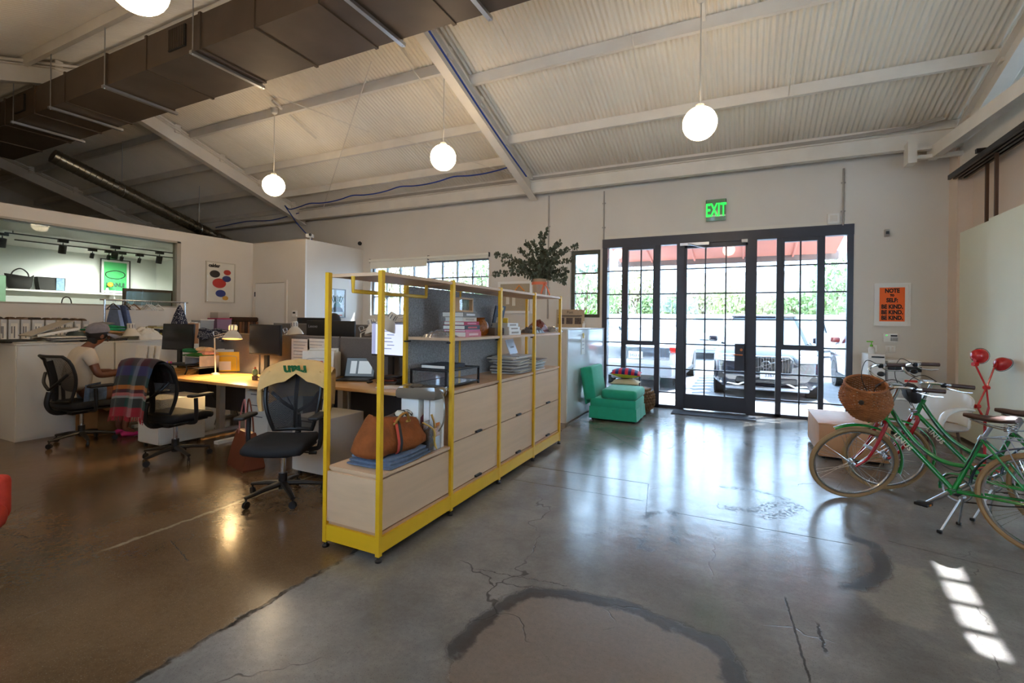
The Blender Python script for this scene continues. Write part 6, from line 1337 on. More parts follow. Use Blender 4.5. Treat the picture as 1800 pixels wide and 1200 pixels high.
def sorter(label, px, py, z, n, w, h, dpt, rz, front, seed):
    p = at(px, py, z=z); t = thing('file_sorter', label, 'file sorter', (p.x, p.y, z), rz); rnd = random.Random(seed)
    for k in range(n):
        y = -dpt / 2 + dpt * k / (n - 1); hh = h * rnd.uniform(.88, 1.05); MB().box((rnd.uniform(-.01, .01), y, hh / 2 + .012), (w * rnd.uniform(.93, 1.03), .006 + .008 * rnd.random(), hh), rotm(rnd.uniform(-.1, -.02), 0, rnd.uniform(-.03, .03))).obj('folder', front if (k == 0 and front) else (paper, paper2, paper)[k % 3], t, smooth=False)
    for k in range(5):
        y = -dpt / 2 - .012 + (dpt + .024) * k / 4; MB().tube(smoothpts([(-w * .36, y, 0), (-w * .36, y, h * .62), (-w * .26, y, h * .76), (w * .26, y, h * .76), (w * .36, y, h * .62), (w * .36, y, 0)], 4), .0035, 5).obj('wire_divider', wire, t)
    MB().b2(-w * .37, w * .37, -dpt / 2 - .02, dpt / 2 + .02, 0, .006).obj('base_plate', M('bronze_rod'), t, smooth=False); return t
t = sorter('file sorter with a bright yellow folder at its front', 403, 652, DZ, 9, .33, .29, .3, .8, M('yellow_folder', (236, 190, 36), .6), 3); MB().box((-.03, -.165, .09), (.16, .002, .12)).obj('folder_label', paper, t, smooth=False)
t = sorter('file sorter stuffed with pale papers at the laptop desk', 566, 664, DZ3, 9, .34, .32, .34, .55, None, 5)
for k, c in enumerate(((80, 190, 60), (220, 60, 80), (196, 60, 70))): MB().box((-.08 + k * .06, -.2, .2), (.05, .002, .03)).obj('index_tab', M('tab_%d' % k, c, .5), t, smooth=False)
for k, (px, lb) in enumerate(((527, 'left'), (556, 'right'))):
    p = at(px, 615, Y=SYY - .0); t = thing('pinned_chart', 'printed chart pinned on the grey screen, %s of two' % lb, 'paper', (p.x, SYY + .010, p.z)); MB().b2(-.16, .16, -.004, 0, -.2, .14).obj('sheet', paper, t, smooth=False)
    for j in range(6): MB().b2(-.12, .12 - .03 * (j % 3), -.006, -.004, .1 - j * .04, .106 - j * .04).obj('printed_line', M('grey_key'), t, smooth=False)
# red books, phone, trays, envelopes on the desks
p = at(436, 652, z=DZ); t = thing('desk_riser', 'low metal riser under the red books', 'riser', (p.x + .06, p.y + .1, DZ)); MB().b2(-.2, .2, -.12, .12, .08, .09).b2(-.2, -.19, -.12, .12, 0, .08).b2(.19, .2, -.12, .12, 0, .08).obj('shelf', M('bronze_rod'), t, smooth=False)
book('lower of two red books on the desk riser', (p.x + .05, p.y + .1, DZ + .0905), .0, .3, .2, .032, (190, 30, 34)); book('upper red book on the desk riser', (p.x + .07, p.y + .1, DZ + .123), -.08, .26, .19, .03, (206, 36, 40)); book('white paperback with a red spine beside the red books', (p.x + .36, p.y + .12, DZ), -.05, .28, .2, .03, (214, 60, 56))
p = at(447, 640, Y=DY + .35); t = thing('cactus_figure', 'tiny green cactus figurine under the dark monitor', 'figurine', (p.x, DY + .36, DZ)); MB().lathe([(.001, 0), (.03, 0), (.035, .05), (.001, .05)], 12).obj('pot', M('taupe_cloth'), t); MB().ball((0, 0, .09), .035, 10, 8, (1, 1, 1.3)).obj('cactus', M('leaf_dark'), t); MB().ball((0, 0, .145), .014, 8, 6).obj('flower', M('coral_ribbon'), t)
p = at(528, 640, z=DZ3); t = thing('desk_phone', 'dark desk phone with its handset raised, beside the pale papers', 'phone', (p.x, p.y + .02, DZ3), -.2); MB().rbox((0, 0, .05), (.22, .2, .03), .01, rotm(.55)).obj('body', black_plastic, t); MB().rbox((-.08, -.01, .075), (.05, .2, .03), .012, rotm(.55)).obj('handset', M('dark_grey_plastic'), t); MB().box((.05, .03, .085), (.09, .05, .004), rotm(.55)).obj('display', M('grey_key'), t, smooth=False)
p = at(560, 650, z=DZ3); t = thing('pencil_box', 'brown leather desk box left of the pale papers', 'box', (p.x - .22, p.y - .02, DZ3), -.1); MB().rbox((0, 0, .04), (.2, .14, .08), .006).obj('body', M('rust_leather'), t); MB().rbox((.13, 0, .07), (.05, .12, .14), .005).obj('side_box', M('taupe_cloth'), t)
p = at(333, 657, z=DZ); manila = M('manila', (206, 150, 74), .6, var=.05)
t = thing('envelope_pile', 'pile of manila envelopes at the corner of the lit desk', 'envelopes', (p.x - .12, p.y + .04, DZ), .6)
for k in range(6): MB().box((.01 * (k % 3), .012 * (k % 2), .006 + k * .01), (.34, .25, .006), rotm(.03 * (k % 2), -.02 * k, .12 * (k - 3))).obj('envelope', manila, t, smooth=False)
MB().box((.06, .0, .105), (.36, .26, .004), rotm(.2, -.16, .1)).obj('open_envelope', manila, t, smooth=False)
p = at(330, 634, Y=DY + .42); t = thing('monitor_shelf', 'black shelf stand on the desk under the left monitor', 'stand', (p.x, DY + .36, DZ)); MB().rbox((0, 0, .12), (.55, .26, .012), .005).obj('shelf', black_metal, t)
for s in (-1, 1): MB().tube(smoothpts([(s * .25, -.1, .12), (s * .26, -.1, .06), (s * .22, -.1, .0)], 4), .008, 6).obj('leg', black_metal, t); MB().tube(smoothpts([(s * .25, .1, .12), (s * .26, .1, .06), (s * .22, .1, .0)], 4), .008, 6).obj('leg', black_metal, t)
for k, c in enumerate(((190, 120, 210), (240, 180, 50), (230, 70, 140))): MB().ball((-.2 + k * .035, -.08, .141), .015, 8, 6).obj('toy_ball', M('toy_%d' % k, c, .4), t)
p = at(358, 634, Y=DY + .5); t = thing('letter_tray', 'stacked clear letter trays heaped with green and pink fabric', 'tray', (p.x, DY + .48, DZ))
for k in range(2):
    MB().b2(-.16, .16, -.13, .13, .08 + k * .14, .086 + k * .14).obj('tray', M('plastic_sleeve'), t, smooth=False)
    for s in (-1, 1): MB().b2(s * .155 - .003, s * .155 + .003, -.13, .13, .0, .1 + k * .14).obj('tray_side', M('plastic_sleeve'), t, smooth=False)
for k, (c, x, y, r) in enumerate((((58, 120, 50), -.06, 0, .2), ((222, 170, 150), .02, .02, .17), ((24, 110, 66), -.1, -.06, .13), ((214, 186, 150), .1, -.02, .12))):
    soft_slab(MB(), r * 2, r * 1.2, .035, (x, y, .23 + k * .025), 60 + k, .015).obj('fabric_sample', M('fabric_%d' % k, c, .85, var=.15, scale=20), t)
t = thing('polka_fabric', 'black polka dot fabric draped over the screen top', 'fabric', (at(378, 588, Y=SYY).x, SYY + .03, ztop + .012))
dot = bpy.data.materials.new('polka_dots'); dot.use_nodes = True; nt = dot.node_tree; vo = nt.nodes.new('ShaderNodeTexVoronoi'); vo.inputs['Scale'].default_value = 45; vo.inputs['Randomness'].default_value = .35; tc_ = nt.nodes.new('ShaderNodeTexCoord'); nt.links.new(tc_.outputs['Object'], vo.inputs['Vector']); cr = nt.nodes.new('ShaderNodeValToRGB'); cr.color_ramp.interpolation = 'CONSTANT'; cr.color_ramp.elements[0].color = (.75, .75, .75, 1); cr.color_ramp.elements[1].position = .3; cr.color_ramp.elements[1].color = (.012, .014, .04, 1); nt.links.new(vo.outputs['Distance'], cr.inputs[0]); nt.links.new(cr.outputs[0], nt.nodes['Principled BSDF'].inputs[0]); nt.nodes['Principled BSDF'].inputs['Roughness'].default_value = .8
b = MB(); b.grid(lambda u, v: ((u - .5) * .8 + .02 * math.sin(v * 9), -.045 * math.cos(v * PI) * 1.0, .02 + .03 * math.sin(u * 14) * .4 - (.14 + .03 * math.sin(u * 11)) * abs(v * 2 - 1) ** 2 + .03), 24, 14); b.obj('cloth', dot, t, ang=80)
p = at(262, 628, Y=DY + .2); t, _z = pile('document_stack', 'upright stack of white documents behind the plaid blanket', (p.x, DY + .2, DZ), 4, .3, .2, .06, [paper, paper2], 8)
for k in range(3): MB().box((-.08 + k * .1, -.06 + .03 * k, .2), (.26, .006, .32), rotm(-.12)).obj('upright_sheet', paper, t, smooth=False)
t = thing('glass_side_shelf', 'thin lit glass shelf with pens above the person\'s desk', 'shelf', (at(212, 628, Y=DY + .22).x + .06, DY + .3, DZ)); MB().b2(-.22, .22, -.15, .15, .15, .162).obj('shelf', M('gloss_white'), t, smooth=False)
for s in (-1, 1): MB().b2(s * .2 - .01, s * .2 + .01, -.14, .14, 0, .15).obj('leg', leg_white, t, smooth=False)
for k, c in enumerate(((60, 60, 60), (206, 40, 40), (190, 150, 100))): MB().cyl((-.15 + .12 * k, -.06, .168), (-.03 + .12 * k, -.03, .168), .006, n=6).obj('pen', M('pen_%d' % k, c, .4), t)
p = at(690, 645, Y=DY3 + .4); pile('desk_clutter', 'dark heap of small accessories under the bright monitor', (p.x, DY3 + .42, DZ3), 7, .26, .2, .1, [black_plastic, M('bronze_rod'), M('dark_grey_plastic'), M('rust_leather')], 14, tilt=.1, cat='accessories')
p = at(690, 685, z=DZ3); pile('loose_papers', 'loose papers on the desk edge behind the grey pouch', (p.x - .08, p.y + .12, DZ3), 5, .3, .22, .012, [paper, M('peach_paper', (226, 176, 130), .7)], 15)
# ------------------------------------------------------------------ task chairs
mesh_m = bpy.data.materials.new('black_mesh'); mesh_m.use_nodes = True; nt = mesh_m.node_tree
_vo = nt.nodes.new('ShaderNodeTexChecker'); _vo.inputs['Scale'].default_value = 150; _tc = nt.nodes.new('ShaderNodeTexCoord'); nt.links.new(_tc.outputs['Object'], _vo.inputs['Vector']); nt.nodes['Principled BSDF'].inputs['Base Color'].default_value = (.012, .012, .013, 1); nt.nodes['Principled BSDF'].inputs['Roughness'].default_value = .7
_mr = nt.nodes.new('ShaderNodeMapRange'); _mr.inputs['To Min'].default_value = 1; _mr.inputs['To Max'].default_value = .45; nt.links.new(_vo.outputs['Fac'], _mr.inputs[0]); nt.links.new(_mr.outputs[0], nt.nodes['Principled BSDF'].inputs['Alpha'])
seat_m = M('black_seat_fabric', (26, 26, 28), .8, bump=.15, bscale=300)
CAST = MB().cyl((-.013, 0, .03), (-.005, 0, .03), .029, n=14).cyl((.005, 0, .03), (.013, 0, .03), .029, n=14).cyl((0, 0, .03), (0, .0, .075), .008, n=6).mesh('castor', black_plastic)
def chair(label, px, py, rz, tilt=.0):
    p = at(px, py, z=0); t = thing('task_chair', label, 'chair', (p.x, p.y, 0), rz, 'black mesh task chairs')      # faces local -y
    for k in range(5):
        a = 2 * PI * k / 5 + .3; e = V((.31 * math.cos(a), .31 * math.sin(a), .085)); l = MB().tube([(0, 0, .125), V((e.x * .5, e.y * .5, .112)), e], [.032, .026, .018], 8, flat=.75).obj('base_leg', black_plastic, t); link('castor', CAST, l, (e.x * .98, e.y * .98, 0), (0, 0, a + .6 * k))
    MB().cyl((0, 0, .08), (0, 0, .21), .034, n=14).obj('column_sleeve', black_plastic, t); MB().cyl((0, 0, .2), (0, 0, .4), .02, n=12).obj('gas_column', chrome, t)
    MB().rbox((0, .02, .385), (.2, .28, .06), .025).obj('tilt_mechanism', black_plastic, t); MB().cyl((.08, -.02, .39), (.24, -.03, .38), .007, n=6).cyl((.22, -.03, .38), (.28, -.03, .38), .014, n=8).obj('tilt_lever', black_plastic, t)
    b = soft_slab(MB(), .5, .48, .075, (0, -.02, .42), 5, .0)
    b.v = [(x * (1 - .2 * max(0, y)), y, z - .02 * max(0, -(y + .14)) / .1 + .014 * (abs(x) / .25) ** 2) for x, y, z in b.v]; b.obj('seat', seat_m, t, ang=60); MB().rbox((0, 0, .41), (.42, .4, .02), .008).obj('seat_pan', black_plastic, t)
    # back: a curved shield-shaped frame with mesh
    def bp(u, v):      # u -1..1, v 0..1
        w_ = .235 * (.62 + .38 * math.sin(min(1, v * 1.35 + .12) * PI * .5)) * (1 - .14 * max(0, v - .8) / .2)
        return V((u * w_, .245 + .07 * v + .05 * math.sin(v * PI) * -1 - .05 * (u * u) * .9 + (.03 if v > .93 else 0) * (v - .93) / .07, .52 + .52 * v))
    loop = [bp(-1 + 2 * k / 10, 0) for k in range(11)] + [bp(1, k / 10) for k in range(1, 11)] + [bp(1 - 2 * k / 10, 1) for k in range(1, 11)] + [bp(-1, 1 - k / 10) for k in range(1, 10)]
    MB().tube(loop, .017, 8, closed=True).obj('back_frame', black_plastic, t); b = MB(); b.grid(lambda u, v: bp(u * 2 - 1, v), 12, 14); b.obj('back_mesh', mesh_m, t, ang=80)
    MB().tube(smoothpts([bp(0, .02) + V((0, .01, 0)), bp(0, .45) + V((0, .03, 0)), bp(0, .9) + V((0, .015, 0))], 5), .03, 8, flat=.5).obj('back_spine', black_plastic, t)
    MB().tube(smoothpts([(0, .1, .385), (0, .26, .40), (0, .33, .50), (0, .31, .64)], 5), .026, 8).obj('back_support', black_plastic, t)
    for s in (-1, 1): MB().tube(smoothpts([(0, .315, .66), (s * .12, .30, .74), (s * .2, .245, .84)], 5), .016, 8).obj('back_strut', black_plastic, t)
    for s in (-1, 1):
        MB().tube(smoothpts([(s * .1, .02, .40), (s * .24, .02, .40), (s * .29, .02, .44), (s * .295, .03, .66)], 5), .019, 8).obj('arm_post', black_plastic, t); MB().rbox((s * .29, -.03, .685), (.085, .26, .03), .014, seg=3).obj('armrest', M('arm_pad', (30, 30, 32), .55), t)
    return t, bp
ch1, BPF = chair('black mesh chair the person sits in', 143, 778, PI + .12)
ch2, _ = chair('black mesh chair with the plaid blanket over its back', 308, 806, PI + .2)
ch3, _ = chair('black mesh chair with the cream T-shirt over its back, beside the yellow shelf', 497, 874, .52)
# plaid blanket over chair 2
plaid = bpy.data.materials.new('plaid_wool'); plaid.use_nodes = True; nt = plaid.node_tree; N = nt.nodes; L = nt.links; uv = N.new('ShaderNodeUVMap'); sp_ = N.new('ShaderNodeSeparateXYZ'); L.new(uv.outputs[0], sp_.inputs[0])
def ramp(src, cols):
    r = N.new('ShaderNodeValToRGB'); r.color_ramp.interpolation = 'CONSTANT'; r.color_ramp.elements.remove(r.color_ramp.elements[1])
    for k, (pos, c) in enumerate(cols):
        e = r.color_ramp.elements[0] if k == 0 else r.color_ramp.elements.new(pos); e.position = pos; e.color = (*lin(c), 1)
    L.new(src, r.inputs[0]); return r.outputs[0]
wine, teal, blu, pur, yel, pnk, whi, rd = (74, 22, 30), (20, 62, 54), (44, 60, 110), (110, 52, 120), (206, 120, 34), (214, 116, 106), (170, 168, 160), (180, 24, 38)
cu = ramp(sp_.outputs[0], [(0, teal), (.16, wine), (.34, (150, 146, 140)), (.45, teal), (.62, wine), (.8, teal), (.92, wine)])
cv = ramp(sp_.outputs[1], [(0, rd), (.1, teal), (.2, whi), (.225, pnk), (.26, wine), (.3, yel), (.345, teal), (.45, blu), (.56, wine), (.74, teal), (.86, wine)])
mx_ = N.new('ShaderNodeMix'); mx_.data_type = 'RGBA'; mx_.inputs[0].default_value = .38; L.new(cv, mx_.inputs[6]); L.new(cu, mx_.inputs[7]); ns = N.new('ShaderNodeTexNoise'); ns.inputs['Scale'].default_value = 260; ms = N.new('ShaderNodeMix'); ms.data_type = 'RGBA'; ms.blend_type = 'MULTIPLY'; ms.inputs[0].default_value = .6; L.new(mx_.outputs[2], ms.inputs[6]); L.new(ns.outputs['Color'], ms.inputs[7])
L.new(ms.outputs[2], N['Principled BSDF'].inputs[0]); N['Principled BSDF'].inputs['Roughness'].default_value = .95; N['Principled BSDF'].inputs['Sheen Weight'].default_value = .1
def uv_grid(fn, nu, nv, name, mat, parent, loc=(0, 0, 0), rot=(0, 0, 0), thick=.0):
    b = MB(); b.grid(fn, nu, nv); me = b.mesh(name, mat, ang=80); w = nu + 1; ul = me.uv_layers.new(name='UVMap')
    for lp_ in me.loops: i = lp_.vertex_index; ul.data[lp_.index].uv = ((i % w) / nu, (i // w) / nv)
    return link(name, me, parent, loc, rot)
def over_back(u, v, front, back, w, x0, lift=.03, seed=0., flare=-.02):
    "cloth lying over the chair back top edge: v 0 at the hem hanging behind, 1 at the front hem"
    s = v * (front + back) - back; top = BPF(0, 1); x = x0 + (u - .5) * w; tz = top.z + lift - .9 * max(0, abs(x) - .12) ** 1.7; wv_ = .012 * math.sin(u * 17 + seed) * min(1, abs(s) * 6)
    if s < 0: k = -s; y = top.y + .055 + flare * k + wv_ * 1.5 + .03 * min(1, k * 4); z = tz - max(0, k - .03)
    else: z = tz - max(0, s - .03); y = BPF(max(-1, min(1, x / .235)), max(0, min(1, (z - .52) / .52))).y - .03 - .6 * abs(wv_)
    if abs(s) < .06: z = tz + .012 * (1 - (s / .06) ** 2); y = top.y + .01 - s * .8
    return (x + .03 * (v - .5) * math.sin(seed), y, z)
bl = thing('plaid_blanket', 'plaid wool blanket in red, green and purple hung over a chair back', 'blanket', ch2.location, ch2.rotation_euler.z)
uv_grid(lambda u, v: over_back(u, v, .28, .56, .46, .0, .035, 1.2, .16), 26, 34, 'cloth', plaid, bl)
fr_ = MB()
for k in range(28): q = V(over_back(k / 27, 0, .28, .56, .46, .0, .035, 1.2, .16)); fr_.cyl(q, q + V((.003 * math.sin(k), .004, -.04)), .004, n=4)
fr_.obj('fringe', M('fringe_red', (150, 26, 36), .9), bl)['kind'] = 'stuff'
# cream T-shirt over chair 3 (upside-down lettering towards the viewer)
shirt_m = M('cream_jersey', (222, 184, 122), .9, var=.05, scale=12, bump=.15, bscale=200)
ts = thing('draped_tshirt', 'cream T-shirt with green lettering draped over a chair back', 'shirt', ch3.location, ch3.rotation_euler.z)
def shf(u, v):
    p = V(over_back(u, v, .2, .36, .60, 0, .04, 2.1)); neck = max(0, 1 - abs(u - .5) / .16)
    if v > .62: p.z += .07 * neck * (v - .62) / .38; p.y -= .004
    p.z += .03 * math.cos((u - .5) * PI) ; p.x *= 1.0
    return p
b = MB(); b.grid(shf, 34, 26); b.obj('cloth', shirt_m, ts, ang=80)
for s in (-1, 1): b = MB(); b.tube(smoothpts([(s * .24, .27, 1.03), (s * .285, .24, .95), (s * .295, .22, .80), (s * .28, .22, .68)], 6), [.05 - .0002 * k for k in range(19)], 10, flat=.45); b.obj('sleeve', shirt_m, ts, ang=70)
c = V(shf(.5, .42)); tp = V(shf(.5, .60)); dn = (tp - c).normalized()
txm = text_mesh('rian', .13, .006, depth=.0006); gi = M('green_print', (34, 110, 62), .7); txm.materials.append(gi)
o = link('lettering', txm, ts); top = BPF(0, 1)
xa = V((-1, 0, 0)); ya = V((0, .35, -.93)).normalized(); za = xa.cross(ya); cc = V((0, top.y - .108, top.z - .002)); o.matrix_local = Matrix(((xa.x, ya.x, za.x, cc.x), (xa.y, ya.y, za.y, cc.y), (xa.z, ya.z, za.z, cc.z), (0, 0, 0, 1)))
# brown tote bag, cardboard box
p = at(412, 826, z=0); tote = M('cognac_leather', (112, 54, 30), .55, var=.12, scale=6); t = thing('leather_tote', 'brown leather tote bag standing on the floor between two chairs', 'handbag', (p.x, p.y + .12, 0), -.25)
b = MB(); rg = lambda w, d, z: [(-w, -d, z), (w, -d, z), (w * 1.02, 0, z), (w, d, z), (-w, d, z), (-w * 1.02, 0, z)]; b.loft([rg(.19, .1, 0), rg(.2, .105, .02), rg(.185, .07, .2), rg(.155, .03, .36)], caps=True); b.obj('body', tote, t, ang=30)
for s in (-1, 1): MB().tube(smoothpts([(-.09, s * .035, .33), (-.07, s * .03, .5), (0, s * .02, .68), (.07, s * .03, .5), (.09, s * .035, .33)], 6), .008, 6, flat=.4).obj('handle', M('pink_strap', (172, 108, 104), .6) if s < 0 else tote, t)
p = at(88, 768, z=0); kraft = M('cardboard', (150, 108, 66), .8, var=.08, scale=5); t = thing('cardboard_box', 'open cardboard box of papers behind the occupied chair', 'box', (p.x + .22, p.y + .42, 0), .15)
for s in (-1, 1): MB().b2(-.2, .2, s * .16 - .004, s * .16 + .004, 0, .34).obj('side_panel', kraft, t, smooth=False); MB().b2(s * .2 - .004, s * .2 + .004, -.16, .16, 0, .34).obj('side_panel', kraft, t, smooth=False); MB().box((s * .27, 0, .35), (.16, .32, .006), rotm(0, s * .35)).obj('flap', kraft, t, smooth=False)
MB().b2(-.2, .2, -.16, .16, 0, .006).obj('bottom_panel', kraft, t, smooth=False)
for k in range(3): MB().box((-.12 + k * .05, -.1, .35 + k * .01), (.3, .2, .005), rotm(.25, -.3 + .1 * k, .3 * k)).obj('sheet', (paper, manila, paper)[k], t, smooth=False)

# ------------------------------------------------------------------ people
def skin_mesh(verts, edges, name, mats, parent, sub=2, root=0, loc=(0, 0, 0)):
    me = bpy.data.meshes.new(name); me.from_pydata([v[:3] for v in verts], edges, []); ob = bpy.data.objects.new(name, me); COL.objects.link(ob)
    md = ob.modifiers.new('s', 'SKIN'); md.use_smooth_shade = True; ly = me.skin_vertices[0].data if me.skin_vertices else None
    if ly is None:
        bm = bmesh.new(); bm.from_mesh(me); bm.verts.layers.skin.verify(); bm.to_mesh(me); bm.free(); ly = me.skin_vertices[0].data
    for k, v in enumerate(verts): r = v[3]; ly[k].radius = (r, r) if not isinstance(r, tuple) else r; ly[k].use_root = (k == root)
    sd_ = ob.modifiers.new('u', 'SUBSURF'); sd_.levels = sub; sd_.render_levels = sub
    dg = bpy.context.evaluated_depsgraph_get(); m2 = bpy.data.meshes.new_from_object(ob.evaluated_get(dg)); bpy.data.objects.remove(ob); m2.name = name; m2.materials.clear(); m2.materials.append(mats)
    m2.polygons.foreach_set('use_smooth', [True] * len(m2.polygons)); return link(name, m2, parent, loc)
def person(label, loc, rz, J, skin, hair, shirt, bottoms, shoes, cap=None, z_hand=None, short=True):
    t = thing('person', label, 'person', loc, rz); sk = M(*skin)
    o = J; V4 = []; E = []
    def add(p, r, par=None):
        V4.append((*p, r)); k = len(V4) - 1
        if par is not None: E.append((par, k))
        return k
    pel = add(o['pelvis'], (.14, .11)); bel = add(o['belly'], (.125, .1), pel); che = add(o['chest'], (.14, .105), bel); nk = add(o['neck'], .05, che); jw = add(o['jaw'], (.062, .066), nk); hd = add(o['head'], (.08, .092), jw); tp = add(o['crown'], (.055, .065), hd)
    for s in (-1, 1):
        m_ = lambda q: (q[0] * s, q[1], q[2]); sh = add(m_(o['shoulder']), .058, che); el = add(m_(o['elbow']), .04, sh); mid = add(tuple((a + b_) / 2 for a, b_ in zip(m_(o['elbow']), m_(o['wrist']))), .038, el); wr = add(m_(o['wrist']), .025, mid)
        hp = add(m_(o['hip']), .09, pel); th = add(tuple((a + b_) / 2 for a, b_ in zip(m_(o['hip']), m_(o['knee']))), .08, hp); kn = add(m_(o['knee']), .056, th); cf = add(tuple(a * .65 + b_ * .35 for a, b_ in zip(m_(o['knee']), m_(o['ankle']))), .055, kn); an = add(m_(o['ankle']), .034, cf); ft = add(m_(o['toe']), .03, an)
    body = skin_mesh(V4, E, 'body', sk, t)
    f = V(o['fdir']).normalized(); h = V(o['head']); sx_ = f.cross(V((0, 0, 1))).normalized()
    # face: nose, lips, eyes, ears
    MB().ball(h + f * .092 + V((0, 0, -.015)), .016, 10, 8, (.8, 1.1, 1.5)).obj('nose', sk, body); MB().ball(h + f * .082 + V((0, 0, -.058)), .02, 10, 6, (1.1, .6, .45)).obj('mouth', M('lips', (96, 46, 42), .5), body)
    for s in (-1, 1):
        MB().ball(h + f * .078 + sx_ * s * .033 + V((0, 0, .012)), .011, 10, 8).obj('eye', M('eye_white', (220, 215, 208), .3), body); MB().ball(h + f * .087 + sx_ * s * .033 + V((0, 0, .012)), .005, 8, 6).obj('pupil', black_plastic, body)
        MB().ball(h + sx_ * s * .083 + V((0, 0, -.01)), .026, 10, 8, (.4, .8, 1.25)).obj('ear', sk, body)
        # hand: palm and five fingers curled
        e, w_ = V(o['elbow']), V(o['wrist']); e.x *= s; w_.x *= s; d = (w_ - e).normalized(); lat = V((1, 0, 0)) * s; lat = (lat - d * lat.dot(d)).normalized(); up = lat.cross(d) * s; pc = w_ + d * .05
        b = MB(); b.tube([w_ - d * .01, w_ + d * .02, w_ + d * .06, w_ + d * .085], [.024, .032, .036, .03], 10, flat=.55)
        for k, (off, ln) in enumerate(((-.026, .06), (-.009, .072), (.009, .068), (.025, .055))):
            q0 = w_ + d * .08 + lat * off; q1 = q0 + d * ln * .5 - up * .004; q2 = q1 + d * ln * .3 - up * .014; q3 = q2 + d * ln * .15 - up * .014; b.tube([q0, q1, q2, q3], [.0095, .009, .008, .006], 7)
        q0 = w_ + d * .03 - lat * .03; b.tube([q0, q0 + d * .03 - lat * .018 - up * .006, q0 + d * .055 - lat * .016 - up * .012], [.0105, .0095, .007], 7); b.obj('hand', sk, body)
    # hair
    b = MB(); b.ball(h + V((0, 0, .02)) - f * .022, .105, 18, 12, (.92, 1.02, .98)); b.ball(h - f * .06 + V((0, 0, -.06)), .07, 14, 10, (1.0, .75, 1.15)); b.obj('hair', M(*hair), body)
    # shirt over torso and upper arms
    T = []; E2 = []
    def a2(p, r, par=None):
        T.append((*p, r)); k = len(T) - 1
        if par is not None: E2.append((par, k))
        return k
    lo = V(o['belly']) * .02 + V(o['pelvis']) * .98; q0 = a2(lo, (.18, .15)); q1 = a2(o['belly'], (.172, .145), q0); q2 = a2(o['chest'], (.172, .14), q1); q3 = a2(V(o['chest']) * .35 + V(o['neck']) * .65, (.085, .075), q2)
    for s in (-1, 1):
        sh = V(o['shoulder']); el = V(o['elbow']); sh.x *= s; el.x *= s; k = a2(sh, .074, q2); a2(sh * .42 + el * .58, .062, k) if short else a2(el, .055, k)
    skin_mesh(T, E2, 'tshirt', M(*shirt), body)
    B_ = []; E3 = []
    hp0 = len(B_); B_.append((*(V(o['pelvis']) + V((0, 0, -.01))), (.16, .13)))
    for s in (-1, 1):
        hp = V(o['hip']); kn = V(o['knee']); hp.x *= s; kn.x *= s; B_.append((*hp, .108)); E3.append((0, len(B_) - 1)); end = hp * .5 + kn * .5 if short else kn; B_.append((*end, .098 if short else .075)); E3.append((len(B_) - 2, len(B_) - 1))
        if not short: an = V(o['ankle']); an.x *= s; B_.append((*an, .055)); E3.append((len(B_) - 2, len(B_) - 1))
    skin_mesh(B_, E3, 'shorts' if short else 'trousers', M(*bottoms), body)
    for s in (-1, 1):
        an, to = V(o['ankle']), V(o['toe']); an.x *= s; to.x *= s; hl = an + (an - to).normalized() * .04; hl.z = .035; to2 = V(to); to2.z = .03; MB().tube([hl, V((an.x, an.y, .045)), (V((an.x, an.y, .045)) + to2) / 2, to2 + (to2 - hl).normalized() * .05], [.034, .042, .044, .028], 10, flat=.8).obj('shoe', M(*shoes), body)
    if cap:
        cm = M(*cap); b = MB(); b.lathe([(.112, -.0), (.114, .03), (.105, .07), (.075, .10), (.03, .117), (.001, .12)], 22); up_ = (V((0, 0, 1)) + f * -.12).normalized(); Rm = up_.to_track_quat('Z', 'Y').to_matrix(); b.xf(Rm, h + V((0, 0, .03)) - f * .012); cp = b.obj('cap', cm, body)
        vs = []
        for k in range(9):
            a = (k / 8 - .5) * 2.2; d = (f * math.cos(a) + sx_ * math.sin(a)); cz = -.035 * (a / 1.1) ** 2; vs += [h + d * .1 + V((0, 0, .04 + cz * .5)), h + d * .105 + f * .12 * math.cos(a * .8) + V((0, 0, .02 + cz))]
        b = MB(); b.add(vs, [(2 * k, 2 * k + 1, 2 * k + 3, 2 * k + 2) for k in range(8)]); b.add([V(v) - V((0, 0, .008)) for v in vs], [(2 * k + 2, 2 * k + 3, 2 * k + 1, 2 * k) for k in range(8)]); b.obj('visor', cm, cp, ang=70)
    return t
p1 = V(ch1.location)
person('seated person in a grey cap and pale T-shirt working at the left desk', (p1.x + .0, p1.y + .02, 0), .0 - .12, dict(pelvis=(0, -.06, .59), belly=(0, -.08, .77), chest=(0, -.03, .99), neck=(0, .06, 1.16), jaw=(0, .125, 1.205), head=(0, .135, 1.265), crown=(0, .125, 1.335), shoulder=(.175, -.01, 1.06), elbow=(.25, .06, .80), wrist=(.16, .32, .81), hip=(.09, .04, .57), knee=(.11, .44, .56), ankle=(.1, .36, .11), toe=(.11, .47, .04), fdir=(0, 1, -.18)),
       ('skin_brown', (112, 66, 44), .5), ('hair_black', (22, 18, 17), .7), ('tshirt_pale', (206, 190, 168), .85, 0, .04, 10, .15, 120), ('denim_shorts', (104, 124, 150), .85, 0, .2, 30), ('pink_shoe', (206, 44, 110), .6), ('cap_grey', (128, 122, 126), .8, 0, .1, 30))
hp_ = at(591, 562, Y=5.35)
